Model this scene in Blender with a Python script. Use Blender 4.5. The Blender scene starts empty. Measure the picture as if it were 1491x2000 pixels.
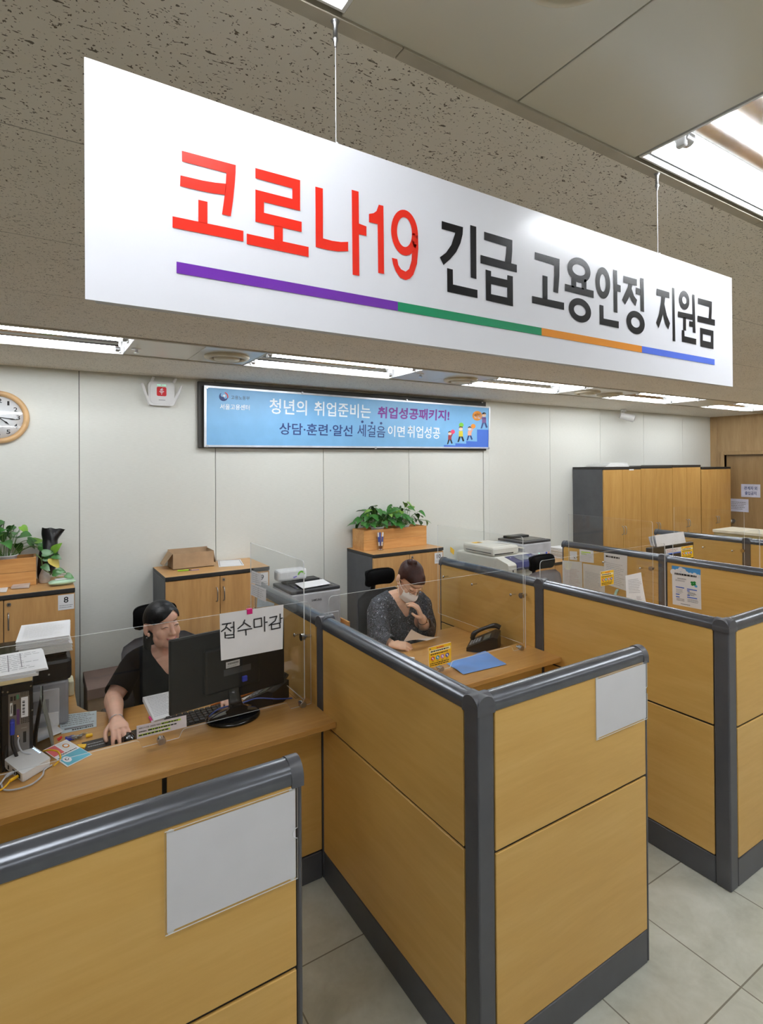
import bpy, bmesh, math, random
from mathutils import Vector, Matrix, noise
from mathutils.geometry import tessellate_polygon
from mathutils.bvhtree import BVHTree
random.seed(7)
SC = bpy.context.scene
COL = SC.collection
PI = math.pi

# ------------------------------------------------------------------ camera
CAM = Vector((0.0, 0.0, 1.86))
F_PX, CX, CY = 1080.634, 745.5, 899.27
R_ = Vector((0.845523, -0.533896, -0.006792))      # image right
D_ = Vector((-0.002514, 0.008739, -0.999959))      # image down
N_ = Vector((0.533934, 0.845505, 0.006047))        # view direction
cam_data = bpy.data.cameras.new('camera')
cam = bpy.data.objects.new('camera', cam_data)
COL.objects.link(cam)
M3 = Matrix((R_, -D_, -N_)).transposed()
cam.matrix_world = Matrix.Translation(CAM) @ M3.to_4x4()
cam_data.sensor_fit = 'VERTICAL'
cam_data.sensor_height = 36.0
cam_data.lens = F_PX * 36.0 / 2000.0
cam_data.shift_y = (CY - 1000.0) / 2000.0
cam_data.clip_start = 0.05
SC.camera = cam

# ------------------------------------------------------------------ world, exposure
w = bpy.data.worlds.new('world'); SC.world = w
w.use_nodes = True
w.node_tree.nodes['Background'].inputs[0].default_value = (0.8, 0.85, 1.0, 1)
w.node_tree.nodes['Background'].inputs[1].default_value = 0.02
SC.view_settings.view_transform = 'Standard'
SC.view_settings.look = 'None'
SC.view_settings.gamma = 1.0
SC.view_settings.use_curve_mapping = False
SC.view_settings.exposure = 0.0
TUBE = 47.0                       # radiance of the fluorescent tubes
TUBE_COL = (0.95, 0.99, 1.04)
SC.cycles.max_bounces = 12
SC.cycles.diffuse_bounces = 5
SC.cycles.glossy_bounces = 4
SC.cycles.transparent_max_bounces = 24
SC.cycles.sample_clamp_indirect = 6.0

# ------------------------------------------------------------------ pixel -> point on a plane of the room
def ray(u, v):
    return R_ * ((u - CX) / F_PX) + D_ * ((v - CY) / F_PX) + N_
def at_y(u, v, y):
    d = ray(u, v); return CAM + d * ((y - CAM.y) / d.y)
def at_x(u, v, x):
    d = ray(u, v); return CAM + d * ((x - CAM.x) / d.x)
def at_z(u, v, z):
    d = ray(u, v); return CAM + d * ((z - CAM.z) / d.z)
def crop(x0, y0, s):
    return lambda a, b: (x0 + a * s, y0 + b * s)

# ------------------------------------------------------------------ materials
def lin(c):
    r = []
    for v in c[:3]:
        v = v / 255.0
        r.append(v / 12.92 if v <= 0.04045 else ((v + 0.055) / 1.055) ** 2.4)
    return (r[0], r[1], r[2], 1.0)

MATS = {}
class NT:
    """small helper around a material's node tree"""
    def __init__(s, name):
        s.m = bpy.data.materials.new(name); s.m.use_nodes = True
        s.t = s.m.node_tree
        s.b = s.t.nodes['Principled BSDF']
        s.out = s.t.nodes['Material Output']
    def n(s, typ, **kw):
        x = s.t.nodes.new(typ)
        for k, v in kw.items(): setattr(x, k, v)
        return x
    def l(s, a, b): s.t.links.new(a, b)
    def coords(s, scale=(1, 1, 1), rot=(0, 0, 0)):
        tc = s.n('ShaderNodeTexCoord'); mp = s.n('ShaderNodeMapping')
        mp.inputs['Scale'].default_value = scale
        mp.inputs['Rotation'].default_value = rot
        s.l(tc.outputs['Object'], mp.inputs['Vector'])
        return mp.outputs['Vector']
    def noise(s, vec, scale, detail=4, rough=0.55, dist=0.0):
        x = s.n('ShaderNodeTexNoise')
        x.inputs['Scale'].default_value = scale; x.inputs['Detail'].default_value = detail
        x.inputs['Roughness'].default_value = rough; x.inputs['Distortion'].default_value = dist
        s.l(vec, x.inputs['Vector']); return x.outputs['Fac']
    def ramp(s, fac, stops):
        x = s.n('ShaderNodeValToRGB')
        e = x.color_ramp.elements
        while len(e) < len(stops): e.new(0.5)
        for i, (p, c) in enumerate(stops):
            e[i].position = p; e[i].color = lin(c)
        s.l(fac, x.inputs['Fac']); return x.outputs['Color']
    def bump(s, fac, strength, dist=0.002):
        x = s.n('ShaderNodeBump')
        x.inputs['Strength'].default_value = strength; x.inputs['Distance'].default_value = dist
        s.l(fac, x.inputs['Height']); s.l(x.outputs['Normal'], s.b.inputs['Normal'])
    def math(s, op, a, b=None, c=None):
        x = s.n('ShaderNodeMath', operation=op)
        for i, v in enumerate((a, b, c)):
            if v is None: continue
            if isinstance(v, (int, float)): x.inputs[i].default_value = v
            else: s.l(v, x.inputs[i])
        return x.outputs[0]
    def mix(s, fac, a, b):
        x = s.n('ShaderNodeMix', data_type='RGBA')
        if isinstance(fac, (int, float)): x.inputs[0].default_value = fac
        else: s.l(fac, x.inputs[0])
        for i, v in ((6, a), (7, b)):
            if isinstance(v, tuple): x.inputs[i].default_value = lin(v)
            else: s.l(v, x.inputs[i])
        return x.outputs[2]

def mat(name, col, rough=0.5, metal=0.0, spec=0.5, var=0.06, bump=0.0, bscale=200, coat=0.0):
    if name in MATS: return MATS[name]
    k = NT(name)
    vec = k.coords()
    f = k.noise(vec, 9.0, 3)
    c1 = tuple(max(0, min(255, v * (1 - var))) for v in col); c2 = tuple(max(0, min(255, v * (1 + var * .6))) for v in col)
    k.l(k.ramp(f, [(0.3, c1), (0.7, c2)]), k.b.inputs['Base Color'])
    k.b.inputs['Roughness'].default_value = rough
    k.b.inputs['Metallic'].default_value = metal
    k.b.inputs['Specular IOR Level'].default_value = spec
    if coat: k.b.inputs['Coat Weight'].default_value = coat
    if bump: k.bump(k.noise(vec, bscale, 2), bump)
    MATS[name] = k.m
    return k.m

def wood(name, cols, axis, rough=0.38, fine=60, spec=0.45):
    k = NT(name)
    s = [1.0, 1.0, 1.0]
    st = {'x': (0.9, 9, 9), 'y': (9, 0.9, 9), 'z': (9, 9, 0.9)}[axis]
    oi = k.n('ShaderNodeObjectInfo')
    tc = k.n('ShaderNodeTexCoord'); mp = k.n('ShaderNodeMapping')
    mp.inputs['Scale'].default_value = st
    k.l(tc.outputs['Object'], mp.inputs['Vector'])
    sh = k.n('ShaderNodeVectorMath', operation='SCALE'); sh.inputs[0].default_value = (7.3, 3.1, 5.7)
    k.l(oi.outputs['Random'], sh.inputs['Scale'])
    k.l(sh.outputs[0], mp.inputs['Location'])
    v = mp.outputs['Vector']
    n1 = k.noise(v, 1.1, 6, 0.6, 0.6)
    n2 = k.noise(v, 7.0, 4, 0.6, 0.2)
    f = k.math('ADD', k.math('MULTIPLY', n1, 0.65), k.math('MULTIPLY', n2, 0.35))
    k.l(k.ramp(f, [(0.36, cols[0]), (0.5, cols[1]), (0.66, cols[2])]), k.b.inputs['Base Color'])
    k.b.inputs['Roughness'].default_value = rough
    k.b.inputs['Specular IOR Level'].default_value = spec
    k.bump(n2, 0.06, 0.001)
    MATS[name] = k.m
    return k.m

BEECH = ((205, 162, 87), (211, 169, 94), (217, 177, 104))
CABW = ((188, 142, 88), (200, 154, 98), (210, 166, 110))
W_X = wood('beech_laminate_grain_x', BEECH, 'x')
W_Y = wood('beech_laminate_grain_y', BEECH, 'y')
W_CAB = wood('cabinet_laminate', CABW, 'z')
W_CABT = wood('cabinet_top_laminate', CABW, 'x')
W_WARD = wood('wardrobe_laminate', ((180, 136, 72), (190, 147, 82), (200, 159, 95)), 'z')
W_DESK = wood('desk_laminate', ((178, 131, 70), (189, 142, 78), (200, 154, 90)), 'x', 0.3)
W_PINE = wood('pine_board', ((196, 136, 72), (214, 158, 94), (226, 174, 112)), 'x', 0.5)
W_DOOR = wood('veneer_wall', ((168, 138, 96), (178, 148, 106), (188, 160, 118)), 'z', 0.4)
W_CLOCK = mat('clock_beech', (216, 176, 126), 0.4)
M_RAIL = mat('rail_grey', (92, 95, 101), 0.26, 0.45, 0.6)
M_POST = mat('post_grey', (76, 77, 82), 0.42, 0.0)
M_DGREY = mat('cabinet_side_grey', (84, 86, 90), 0.5)
M_GAP = mat('gap_black', (22, 20, 18), 0.7)
M_EDGE = mat('cabinet_edge_black', (38, 36, 34), 0.45)
M_BLACK = mat('black_plastic', (22, 22, 24), 0.42, spec=.35)
M_BLACKG = mat('black_gloss_plastic', (16, 16, 18), 0.12)
M_BLACKF = mat('black_fabric', (14, 14, 15), 0.95, spec=.1, bump=0.25, bscale=600)
M_MESHG = mat('grey_chair_mesh', (134, 134, 142), 0.85, spec=.2)
M_MESHD = mat('dark_chair_mesh', (70, 70, 74), 0.85, spec=.2)
M_CHROME = mat('chrome', (205, 205, 208), 0.15, 1.0)
M_STEEL = mat('brushed_steel', (180, 180, 182), 0.32, 1.0)
M_WHITEP = mat('white_plastic', (232, 232, 232), 0.35, var=0.02)
M_PAPER = mat('paper_white', (238, 238, 240), 0.75, var=0.015)
M_PAPER2 = mat('paper_offwhite', (226, 226, 224), 0.75, var=0.03)
M_GREYP = mat('grey_plastic', (150, 153, 160), 0.45)
M_LGREY = mat('light_grey_plastic', (196, 198, 204), 0.42)
M_CARD = mat('cardboard', (176, 148, 116), 0.8, var=0.08, bump=0.1)
M_CARD2 = mat('cardboard_dark', (150, 128, 104), 0.8, var=0.08)
M_RED = mat('sign_red', (222, 44, 30), 0.22, var=0.01)
M_INK = mat('sign_black', (16, 16, 20), 0.22, spec=.3, var=0.01)
M_PURPLE = mat('stripe_purple', (104, 44, 156), 0.22, var=0.01)
M_GREEN = mat('stripe_green', (20, 132, 90), 0.22, var=0.01)
M_ORANGE = mat('stripe_orange', (218, 138, 44), 0.22, var=0.01)
M_BLUE = mat('stripe_blue', (78, 110, 216), 0.22, var=0.01)
M_SIGN = mat('sign_white_gloss', (231, 232, 239), 0.22, var=0.006, spec=0.55)
M_PRINT = mat('print_black', (30, 30, 34), 0.7, var=0.01)
M_PRINTG = mat('print_grey', (132, 132, 138), 0.7, var=0.01)
M_HILITE = mat('highlighter_green', (196, 230, 60), 0.7, var=0.02)
M_YELLOW = mat('sign_yellow', (246, 196, 34), 0.45, var=0.02)
M_CREAM = mat('cream_strip', (250, 238, 190), 0.5, var=0.01)
M_BANNER = mat('banner_blue', (122, 181, 226), 0.4, var=0.02)
M_NAVY = mat('banner_navy', (34, 60, 122), 0.5, var=0.01)
M_BPURP = mat('banner_purple', (122, 44, 150), 0.5, var=0.01)
M_BWHITE = mat('banner_white', (238, 244, 250), 0.5, var=0.01)
M_STEP = mat('banner_steps', (64, 110, 206), 0.5, var=0.01)
M_PINK = mat('pink_plastic', (226, 30, 130), 0.4)
M_PERI = mat('blue_folder', (112, 158, 224), 0.3, var=0.03)
M_COPIER = mat('copier_ivory', (224, 223, 214), 0.45, var=0.02)
M_NAVYP = mat('copier_navy', (40, 46, 96), 0.35)
M_LEAF = mat('leaf_green', (52, 108, 40), 0.38, var=0.25)
M_LEAFL = mat('leaf_light_green', (112, 158, 52), 0.38, var=0.2)
M_LEAFY = mat('leaf_yellow', (222, 200, 96), 0.4, var=0.1)
M_STEM = mat('stem_green', (84, 120, 50), 0.5)
M_SOIL = mat('soil', (60, 46, 36), 0.9)
M_BAG = mat('black_bag', (18, 18, 20), 0.28, bump=0.5, bscale=40)

def make_special():
    # back wall: pale woven wall covering
    k = NT('wall_covering')
    v = k.coords((1, 1, 12))
    n = k.noise(v, 26.0, 3, 0.6)
    k.l(k.ramp(n, [(0.3, (220, 221, 213)), (0.7, (227, 228, 221))]), k.b.inputs['Base Color'])
    k.b.inputs['Roughness'].default_value = 0.6
    k.bump(n, 0.08, 0.001)
    MATS['wall'] = k.m
    # pitted mineral-fibre ceiling
    k = NT('mineral_fibre_ceiling')
    tc = k.n('ShaderNodeTexCoord')
    sep = k.n('ShaderNodeSeparateXYZ'); k.l(tc.outputs['Object'], sep.inputs[0])
    mp = k.n('ShaderNodeMapping'); mp.inputs['Scale'].default_value = (1.0, 2.6, 1.0); mp.inputs['Rotation'].default_value = (0, 0, 0.5)
    k.l(tc.outputs['Object'], mp.inputs['Vector'])
    a = k.noise(mp.outputs['Vector'], 62.0, 2.0, 0.5, 0.9)
    worm = k.math('GREATER_THAN', a, 0.674)
    b = k.noise(k.coords(), 190.0, 1.0, 0.5)
    dots = k.math('GREATER_THAN', b, 0.69)
    pits = k.math('MAXIMUM', worm, dots)
    # seams between tiles
    def seam(comp, period, off, wd):
        x = k.math('ADD', sep.outputs[comp], off)
        x = k.math('DIVIDE', x, period)
        x = k.math('FRACT', x)
        x = k.math('SUBTRACT', x, 0.5)
        x = k.math('ABSOLUTE', x)
        return k.math('GREATER_THAN', x, 0.5 - wd / period / 2)
    sm = seam(1, 0.6, 0.0 - 1.89 + 6, 0.003)
    base = k.ramp(k.noise(k.coords(), 3.0, 2), [(0.3, (236, 230, 219)), (0.7, (241, 235, 225))])
    c = k.mix(pits, base, (112, 102, 90))
    c = k.mix(k.math('MULTIPLY', sm, 0.7), c, (110, 104, 96))
    k.l(c, k.b.inputs['Base Color'])
    k.b.inputs['Roughness'].default_value = 0.85
    k.bump(k.math('SUBTRACT', 1.0, pits), 0.4, 0.003)
    MATS['ceil'] = k.m
    # painted metal ceiling panels
    k = NT('metal_ceiling_panel')
    n = k.noise(k.coords(), 2.0, 3)
    k.l(k.ramp(n, [(0.3, (214, 210, 196)), (0.7, (221, 217, 204))]), k.b.inputs['Base Color'])
    k.b.inputs['Roughness'].default_value = 0.28
    k.b.inputs['Specular IOR Level'].default_value = 0.6
    MATS['cpanel'] = k.m
    # floor tiles
    k = NT('floor_tiles')
    tc = k.n('ShaderNodeTexCoord')
    sep = k.n('ShaderNodeSeparateXYZ'); k.l(tc.outputs['Object'], sep.inputs[0])
    def cell(comp, period, off):
        x = k.math('DIVIDE', k.math('ADD', sep.outputs[comp], off), period)
        return x
    fx = cell(0, 0.4485, 20 * 0.4485 - 2.116); fy = cell(1, 0.457, 20 * 0.457 - 0.9917)
    def line(x, wd):
        f = k.math('ABSOLUTE', k.math('SUBTRACT', k.math('FRACT', x), 0.5))
        return k.math('GREATER_THAN', f, 0.5 - wd)
    grout = k.math('MAXIMUM', line(fx, 0.006), line(fy, 0.006))
    comb = k.n('ShaderNodeCombineXYZ'); k.l(k.math('FLOOR', fx), comb.inputs[0]); k.l(k.math('FLOOR', fy), comb.inputs[1])
    wn = k.n('ShaderNodeTexWhiteNoise'); k.l(comb.outputs[0], wn.inputs['Vector'])
    n = k.noise(k.coords(), 5.0, 6, 0.62, 0.6)
    n2 = k.noise(k.coords(), 40.0, 3)
    f = k.math('ADD', k.math('ADD', k.math('MULTIPLY', n, 0.7), k.math('MULTIPLY', n2, 0.15)), k.math('MULTIPLY', wn.outputs['Value'], 0.12))
    base = k.ramp(f, [(0.34, (184, 185, 171)), (0.5, (200, 201, 188)), (0.66, (213, 214, 203))])
    k.l(k.mix(grout, base, (128, 124, 110)), k.b.inputs['Base Color'])
    k.b.inputs['Roughness'].default_value = 0.38
    k.bump(k.math('SUBTRACT', 1.0, grout), 0.3, 0.002)
    MATS['floor'] = k.m
    # fluorescent tube
    k = NT('fluorescent_tube')
    k.b.inputs['Base Color'].default_value = (0.9, 0.9, 0.9, 1)
    k.b.inputs['Emission Color'].default_value = (*TUBE_COL, 1)
    k.b.inputs['Emission Strength'].default_value = TUBE
    MATS['tube'] = k.m
    # aluminium reflector
    k = NT('aluminium_reflector')
    k.b.inputs['Base Color'].default_value = (0.78, 0.78, 0.77, 1)
    k.b.inputs['Metallic'].default_value = 1.0
    k.b.inputs['Roughness'].default_value = 0.12
    MATS['reflector'] = k.m
    # clear acrylic: thin sheet, reflects by Fresnel, lets the rest through
    def acr(name, tint, edge):
        k = NT(name)
        tr = k.n('ShaderNodeBsdfTransparent'); tr.inputs[0].default_value = tint
        gl = k.n('ShaderNodeBsdfGlossy'); gl.inputs['Roughness'].default_value = 0.02
        fr = k.n('ShaderNodeFresnel'); gm = k.n('ShaderNodeNewGeometry')
        k.l(k.math('MULTIPLY_ADD', gm.outputs['Backfacing'], 1 / 1.3 - 1.3, 1.3), fr.inputs['IOR'])
        df = k.n('ShaderNodeBsdfDiffuse'); df.inputs[0].default_value = (0.85, 0.87, 0.88, 1)
        m1 = k.n('ShaderNodeMixShader'); m1.inputs[0].default_value = edge
        k.l(tr.outputs[0], m1.inputs[1]); k.l(df.outputs[0], m1.inputs[2])
        m2 = k.n('ShaderNodeMixShader')
        k.l(fr.outputs[0], m2.inputs[0]); k.l(m1.outputs[0], m2.inputs[1]); k.l(gl.outputs[0], m2.inputs[2])
        k.l(m2.outputs[0], k.out.inputs['Surface'])
        return k.m
    MATS['acrylic'] = acr('clear_acrylic', (0.985, 0.988, 0.985, 1), 0.003)
    MATS['acrylic_edge'] = acr('acrylic_cut_edge', (0.95, 0.97, 0.97, 1), 0.8)
    # LEDs
    for nm, c, s in (('led_blue', (0.35, 0.6, 1.0, 1), 4.0), ('led_green', (0.2, 1.0, 0.6, 1), 3.0), ('led_orange', (1, .35, .1, 1), 3.0)):
        k = NT(nm)
        k.b.inputs['Emission Color'].default_value = c; k.b.inputs['Emission Strength'].default_value = s
        k.b.inputs['Base Color'].default_value = c
        MATS[nm] = k.m
    # floral blouse
    k = NT('dark_floral_fabric')
    v = k.coords()
    a = k.noise(v, 44.0, 4, 0.65, 2.2); b = k.noise(v, 70.0, 2, 0.5, 1.6)
    f = k.math('GREATER_THAN', b, 0.66)
    c = k.ramp(a, [(0.36, (16, 16, 20)), (0.48, (34, 37, 44)), (0.56, (70, 76, 88)), (0.66, (66, 46, 52))])
    k.l(k.mix(f, c, (170, 176, 186)), k.b.inputs['Base Color'])
    k.b.inputs['Roughness'].default_value = 0.7
    k.bump(k.noise(v, 22, 3), 0.35, 0.01)
    MATS['floral'] = k.m
    # skin
    for nm, c in (('skin_a', (234, 186, 162)), ('skin_b', (230, 188, 160))):
        k = NT(nm)
        f = k.noise(k.coords(), 14.0, 3)
        k.l(k.ramp(f, [(0.3, tuple(x * .96 for x in c)), (0.7, tuple(min(255, x * 1.03) for x in c))]), k.b.inputs['Base Color'])
        k.b.inputs['Roughness'].default_value = 0.48
        k.b.inputs['Subsurface Weight'].default_value = 0.12
        k.b.inputs['Subsurface Radius'].default_value = (0.02, 0.008, 0.004)
        k.b.inputs['Subsurface Scale'].default_value = 0.4
        MATS[nm] = k.m
make_special()
M_LIP = mat('lip_rose', (188, 88, 84), 0.35)
M_TEETH = mat('teeth', (236, 230, 220), 0.3, var=0.01)
M_BROW = mat('brow_brown', (66, 46, 38), 0.8)
M_EYE = mat('eye_dark', (24, 18, 16), 0.25)
M_HAIRA = mat('hair_black', (13, 12, 13), 0.5, spec=.25, var=0.3, bump=0.3, bscale=120)
M_HAIRB = mat('hair_dark_brown', (56, 28, 22), 0.45, spec=.3, var=0.3, bump=0.3, bscale=120)
M_TEE = mat('tee_black', (12, 12, 15), 0.9, spec=.12, bump=0.25, bscale=25)
M_TROUSER = mat('trouser_dark', (40, 42, 52), 0.85)
M_MASK = mat('mask_white', (252, 251, 253), 0.7, var=0.01)
A_CLR, A_EDG = MATS['acrylic'], MATS['acrylic_edge']

# ------------------------------------------------------------------ mesh builder
class MB:
    def __init__(s, M=None):
        s.v = []; s.f = []; s.mi = []; s.mats = []; s.sm = []; s.M = M or Matrix.Identity(4)
    def mid(s, m):
        if m not in s.mats: s.mats.append(m)
        return s.mats.index(m)
    def add(s, vs, fs, m=None, smooth=False, M=None):
        T = s.M @ M if M is not None else s.M
        o = len(s.v)
        s.v += [T @ Vector(p) for p in vs]
        k = s.mid(m)
        for f in fs:
            s.f.append(tuple(i + o for i in f)); s.mi.append(k); s.sm.append(smooth)
    def box(s, a, b, m=None, bev=0.0, M=None):
        x0, y0, z0 = [min(p, q) for p, q in zip(a, b)]; x1, y1, z1 = [max(p, q) for p, q in zip(a, b)]
        if bev <= 0:
            vs = [(x0, y0, z0), (x1, y0, z0), (x1, y1, z0), (x0, y1, z0), (x0, y0, z1), (x1, y0, z1), (x1, y1, z1), (x0, y1, z1)]
            fs = [(0, 3, 2, 1), (4, 5, 6, 7), (0, 1, 5, 4), (1, 2, 6, 5), (2, 3, 7, 6), (3, 0, 4, 7)]
            s.add(vs, fs, m, M=M); return
        bev = min(bev, (x1 - x0) * .49, (y1 - y0) * .49, (z1 - z0) * .49)
        bm = bmesh.new(); bmesh.ops.create_cube(bm, size=1)
        for v in bm.verts:
            v.co = ((x0 + x1) / 2 + v.co.x * (x1 - x0), (y0 + y1) / 2 + v.co.y * (y1 - y0), (z0 + z1) / 2 + v.co.z * (z1 - z0))
        bmesh.ops.bevel(bm, geom=bm.edges[:], offset=bev, segments=2 if bev > .004 else 1, affect='EDGES', profile=.5)
        bm.verts.index_update()
        s.add([v.co.copy() for v in bm.verts], [tuple(v.index for v in f.verts) for f in bm.faces], m, False, M)
        bm.free()
    def quad(s, pts, m=None): s.add(pts, [tuple(range(len(pts)))], m)
    def slab(s, pts, off, m=None, medge=None):
        """polygon (any plane) extruded by the vector off"""
        n = len(pts); off = Vector(off)
        vs = [Vector(p) for p in pts] + [Vector(p) + off for p in pts]
        tri = tessellate_polygon([[Vector(p) for p in pts]])
        s.add(vs, [tuple(t) for t in tri] + [tuple(i + n for i in reversed(t)) for t in tri], m)
        s.add(vs, [(i, (i + 1) % n, (i + 1) % n + n, i + n) for i in range(n)], medge or m)
    def flat(s, pts, m=None):
        tri = tessellate_polygon([[Vector(p) for p in pts]])
        s.add(pts, [tuple(t) for t in tri], m)
    def cyl(s, a, b, r, m=None, n=16, r2=None, smooth=True, cap=True):
        a = Vector(a); b = Vector(b); r2 = r if r2 is None else r2
        d = (b - a).normalized(); u = d.orthogonal().normalized(); w_ = d.cross(u)
        vs = []
        for c, rr in ((a, r), (b, r2)):
            for i in range(n):
                t = 2 * PI * i / n; vs.append(c + (u * math.cos(t) + w_ * math.sin(t)) * rr)
        s.add(vs, [(i, (i + 1) % n, (i + 1) % n + n, i + n) for i in range(n)], m, smooth)
        if cap: s.add(vs, [tuple(range(n - 1, -1, -1)), tuple(range(n, 2 * n))], m)
    def lathe(s, prof, m=None, n=24, c=(0, 0, 0), M=None):
        vs = []; c = Vector(c)
        for r, z in prof:
            for i in range(n):
                t = 2 * PI * i / n; vs.append(c + Vector((r * math.cos(t), r * math.sin(t), z)))
        fs = []
        for j in range(len(prof) - 1):
            for i in range(n):
                fs.append((j * n + i, j * n + (i + 1) % n, (j + 1) * n + (i + 1) % n, (j + 1) * n + i))
        s.add(vs, fs, m, True, M)
        s.add(vs, [tuple(range(n - 1, -1, -1)), tuple((len(prof) - 1) * n + i for i in range(n))], m, False, M)
    def sweep(s, pts, rads, m=None, side=None, n=14, smooth=True, cap=True, sub=0):
        pts = [Vector(p) for p in pts]
        rads = [(r, r) if isinstance(r, (int, float)) else r for r in rads]
        if len(rads) == 1: rads = rads * len(pts)
        if sub:
            P = []; Q = []
            k = len(pts)
            for i in range(k - 1):
                p0, p1, p2, p3 = pts[max(i - 1, 0)], pts[i], pts[i + 1], pts[min(i + 2, k - 1)]
                for j in range(sub):
                    t = j / sub
                    P.append(0.5 * ((2 * p1) + (p2 - p0) * t + (2 * p0 - 5 * p1 + 4 * p2 - p3) * t * t + (3 * p1 - p0 - 3 * p2 + p3) * t ** 3))
                    tt = t * t * (3 - 2 * t)
                    Q.append(tuple(rads[i][q] * (1 - tt) + rads[i + 1][q] * tt for q in (0, 1)))
            P.append(pts[-1]); Q.append(rads[-1]); pts, rads = P, Q
        vs = []; k = len(pts)
        ref = Vector(side) if side is not None else None
        prev = None
        for i in range(k):
            t = (pts[min(i + 1, k - 1)] - pts[max(i - 1, 0)])
            if t.length < 1e-9: t = Vector((0, 0, 1))
            t.normalize()
            if ref is not None: u = ref - t * ref.dot(t)
            elif prev is not None: u = prev - t * prev.dot(t)
            else: u = t.orthogonal()
            if u.length < 1e-6: u = t.orthogonal()
            u.normalize(); prev = u
            w_ = t.cross(u)
            for j in range(n):
                a = 2 * PI * j / n
                vs.append(pts[i] + u * (math.cos(a) * rads[i][0]) + w_ * (math.sin(a) * rads[i][1]))
        fs = [(i * n + j, i * n + (j + 1) % n, (i + 1) * n + (j + 1) % n, (i + 1) * n + j) for i in range(k - 1) for j in range(n)]
        s.add(vs, fs, m, smooth)
        if cap: s.add(vs, [tuple(range(n - 1, -1, -1)), tuple((k - 1) * n + i for i in range(n))], m)
    def ell(s, c, r, m=None, M=None, nu=18, nv=12):
        c = Vector(c); vs = []; fs = []
        for j in range(1, nv):
            p = PI * j / nv
            for i in range(nu):
                t = 2 * PI * i / nu
                vs.append(c + Vector((r[0] * math.sin(p) * math.cos(t), r[1] * math.sin(p) * math.sin(t), r[2] * math.cos(p))))
        for j in range(nv - 2):
            for i in range(nu):
                fs.append((j * nu + i, (j + 1) * nu + i, (j + 1) * nu + (i + 1) % nu, j * nu + (i + 1) % nu))
        a = len(vs); vs.append(c + Vector((0, 0, r[2]))); vs.append(c - Vector((0, 0, r[2])))
        for i in range(nu):
            fs.append((a, i, (i + 1) % nu)); fs.append((a + 1, (nv - 2) * nu + (i + 1) % nu, (nv - 2) * nu + i))
        s.add(vs, fs, m, True, M)
    def build(s, name, m=None, parent=None, loc=None):
        """link everything collected as ONE mesh object, its origin at loc (or at its parent's)"""
        o0 = Vector(loc) if loc is not None else (Vector(parent['_o']) if parent is not None else Vector((0, 0, 0)))
        me = bpy.data.meshes.new(name)
        me.from_pydata([tuple(p - o0) for p in s.v], [], s.f)
        for q in s.mats: me.materials.append(q if q is not None else m)
        me.polygons.foreach_set('material_index', s.mi)
        me.polygons.foreach_set('use_smooth', s.sm)
        me.update()
        ob = bpy.data.objects.new(name, me); COL.objects.link(ob)
        if parent is not None:
            ob.parent = parent
            if loc is not None: ob.location = o0 - Vector(parent['_o'])
            PO[ob.name] = o0
        else: ob.location = o0
        ob['_o'] = tuple(o0)
        return ob
PO = {}
def tag(o, label, cat, group=None, kind=None):
    o['label'] = label; o['category'] = cat
    if group: o['group'] = group
    if kind: o['kind'] = kind
    return o
def thing(name, loc, label, cat, group=None):
    o = bpy.data.objects.new(name, None); COL.objects.link(o)
    o.location = loc; o['_o'] = tuple(loc); o.empty_display_size = 0.05
    return tag(o, label, cat, group)
def struct(o):
    o['kind'] = 'structure'; return o
def copy_tree(o, parent=None):
    c = o.copy(); COL.objects.link(c)
    if parent is not None: c.parent = parent
    for ch in [x for x in KIDS(o)]: copy_tree(ch, c)
    return c
def KIDS(o): return [x for x in bpy.data.objects if x.parent is o]

# ------------------------------------------------------------------ lettering
_TXT = {}
_fc = bpy.data.curves.new('lettering_source', 'FONT'); _fc.resolution_u = 2
_fo = bpy.data.objects.new('lettering_source', _fc); COL.objects.link(_fo)
def glyphs(body, bold=0.0, spacing=1.0):
    key = (body, bold, spacing)
    if key not in _TXT:
        _fc.body = body; _fc.offset = bold; _fc.space_character = spacing
        dg = bpy.context.evaluated_depsgraph_get(); dg.update()
        me = bpy.data.meshes.new_from_object(_fo.evaluated_get(dg))
        vs = [v.co.copy() for v in me.vertices]; fs = [tuple(p.vertices) for p in me.polygons]
        bpy.data.meshes.remove(me)
        if vs:
            x0 = min(v.x for v in vs); x1 = max(v.x for v in vs); y0 = min(v.y for v in vs); y1 = max(v.y for v in vs)
            vs = [((v.x - x0) / (x1 - x0), (v.y - y0) / (y1 - y0)) for v in vs]
        _TXT[key] = (vs, fs)
    return _TXT[key]
def write(mb, body, bl, br, tl, tr, m, bold=0.0, spacing=1.0):
    """lettering filling the four corners bl, br, tl, tr"""
    vs, fs = glyphs(body, bold, spacing)
    bl, br, tl, tr = map(Vector, (bl, br, tl, tr))
    pv = [(bl * (1 - a) + br * a) * (1 - b) + (tl * (1 - a) + tr * a) * b for a, b in vs]
    mb.add(pv, fs, m)
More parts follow.
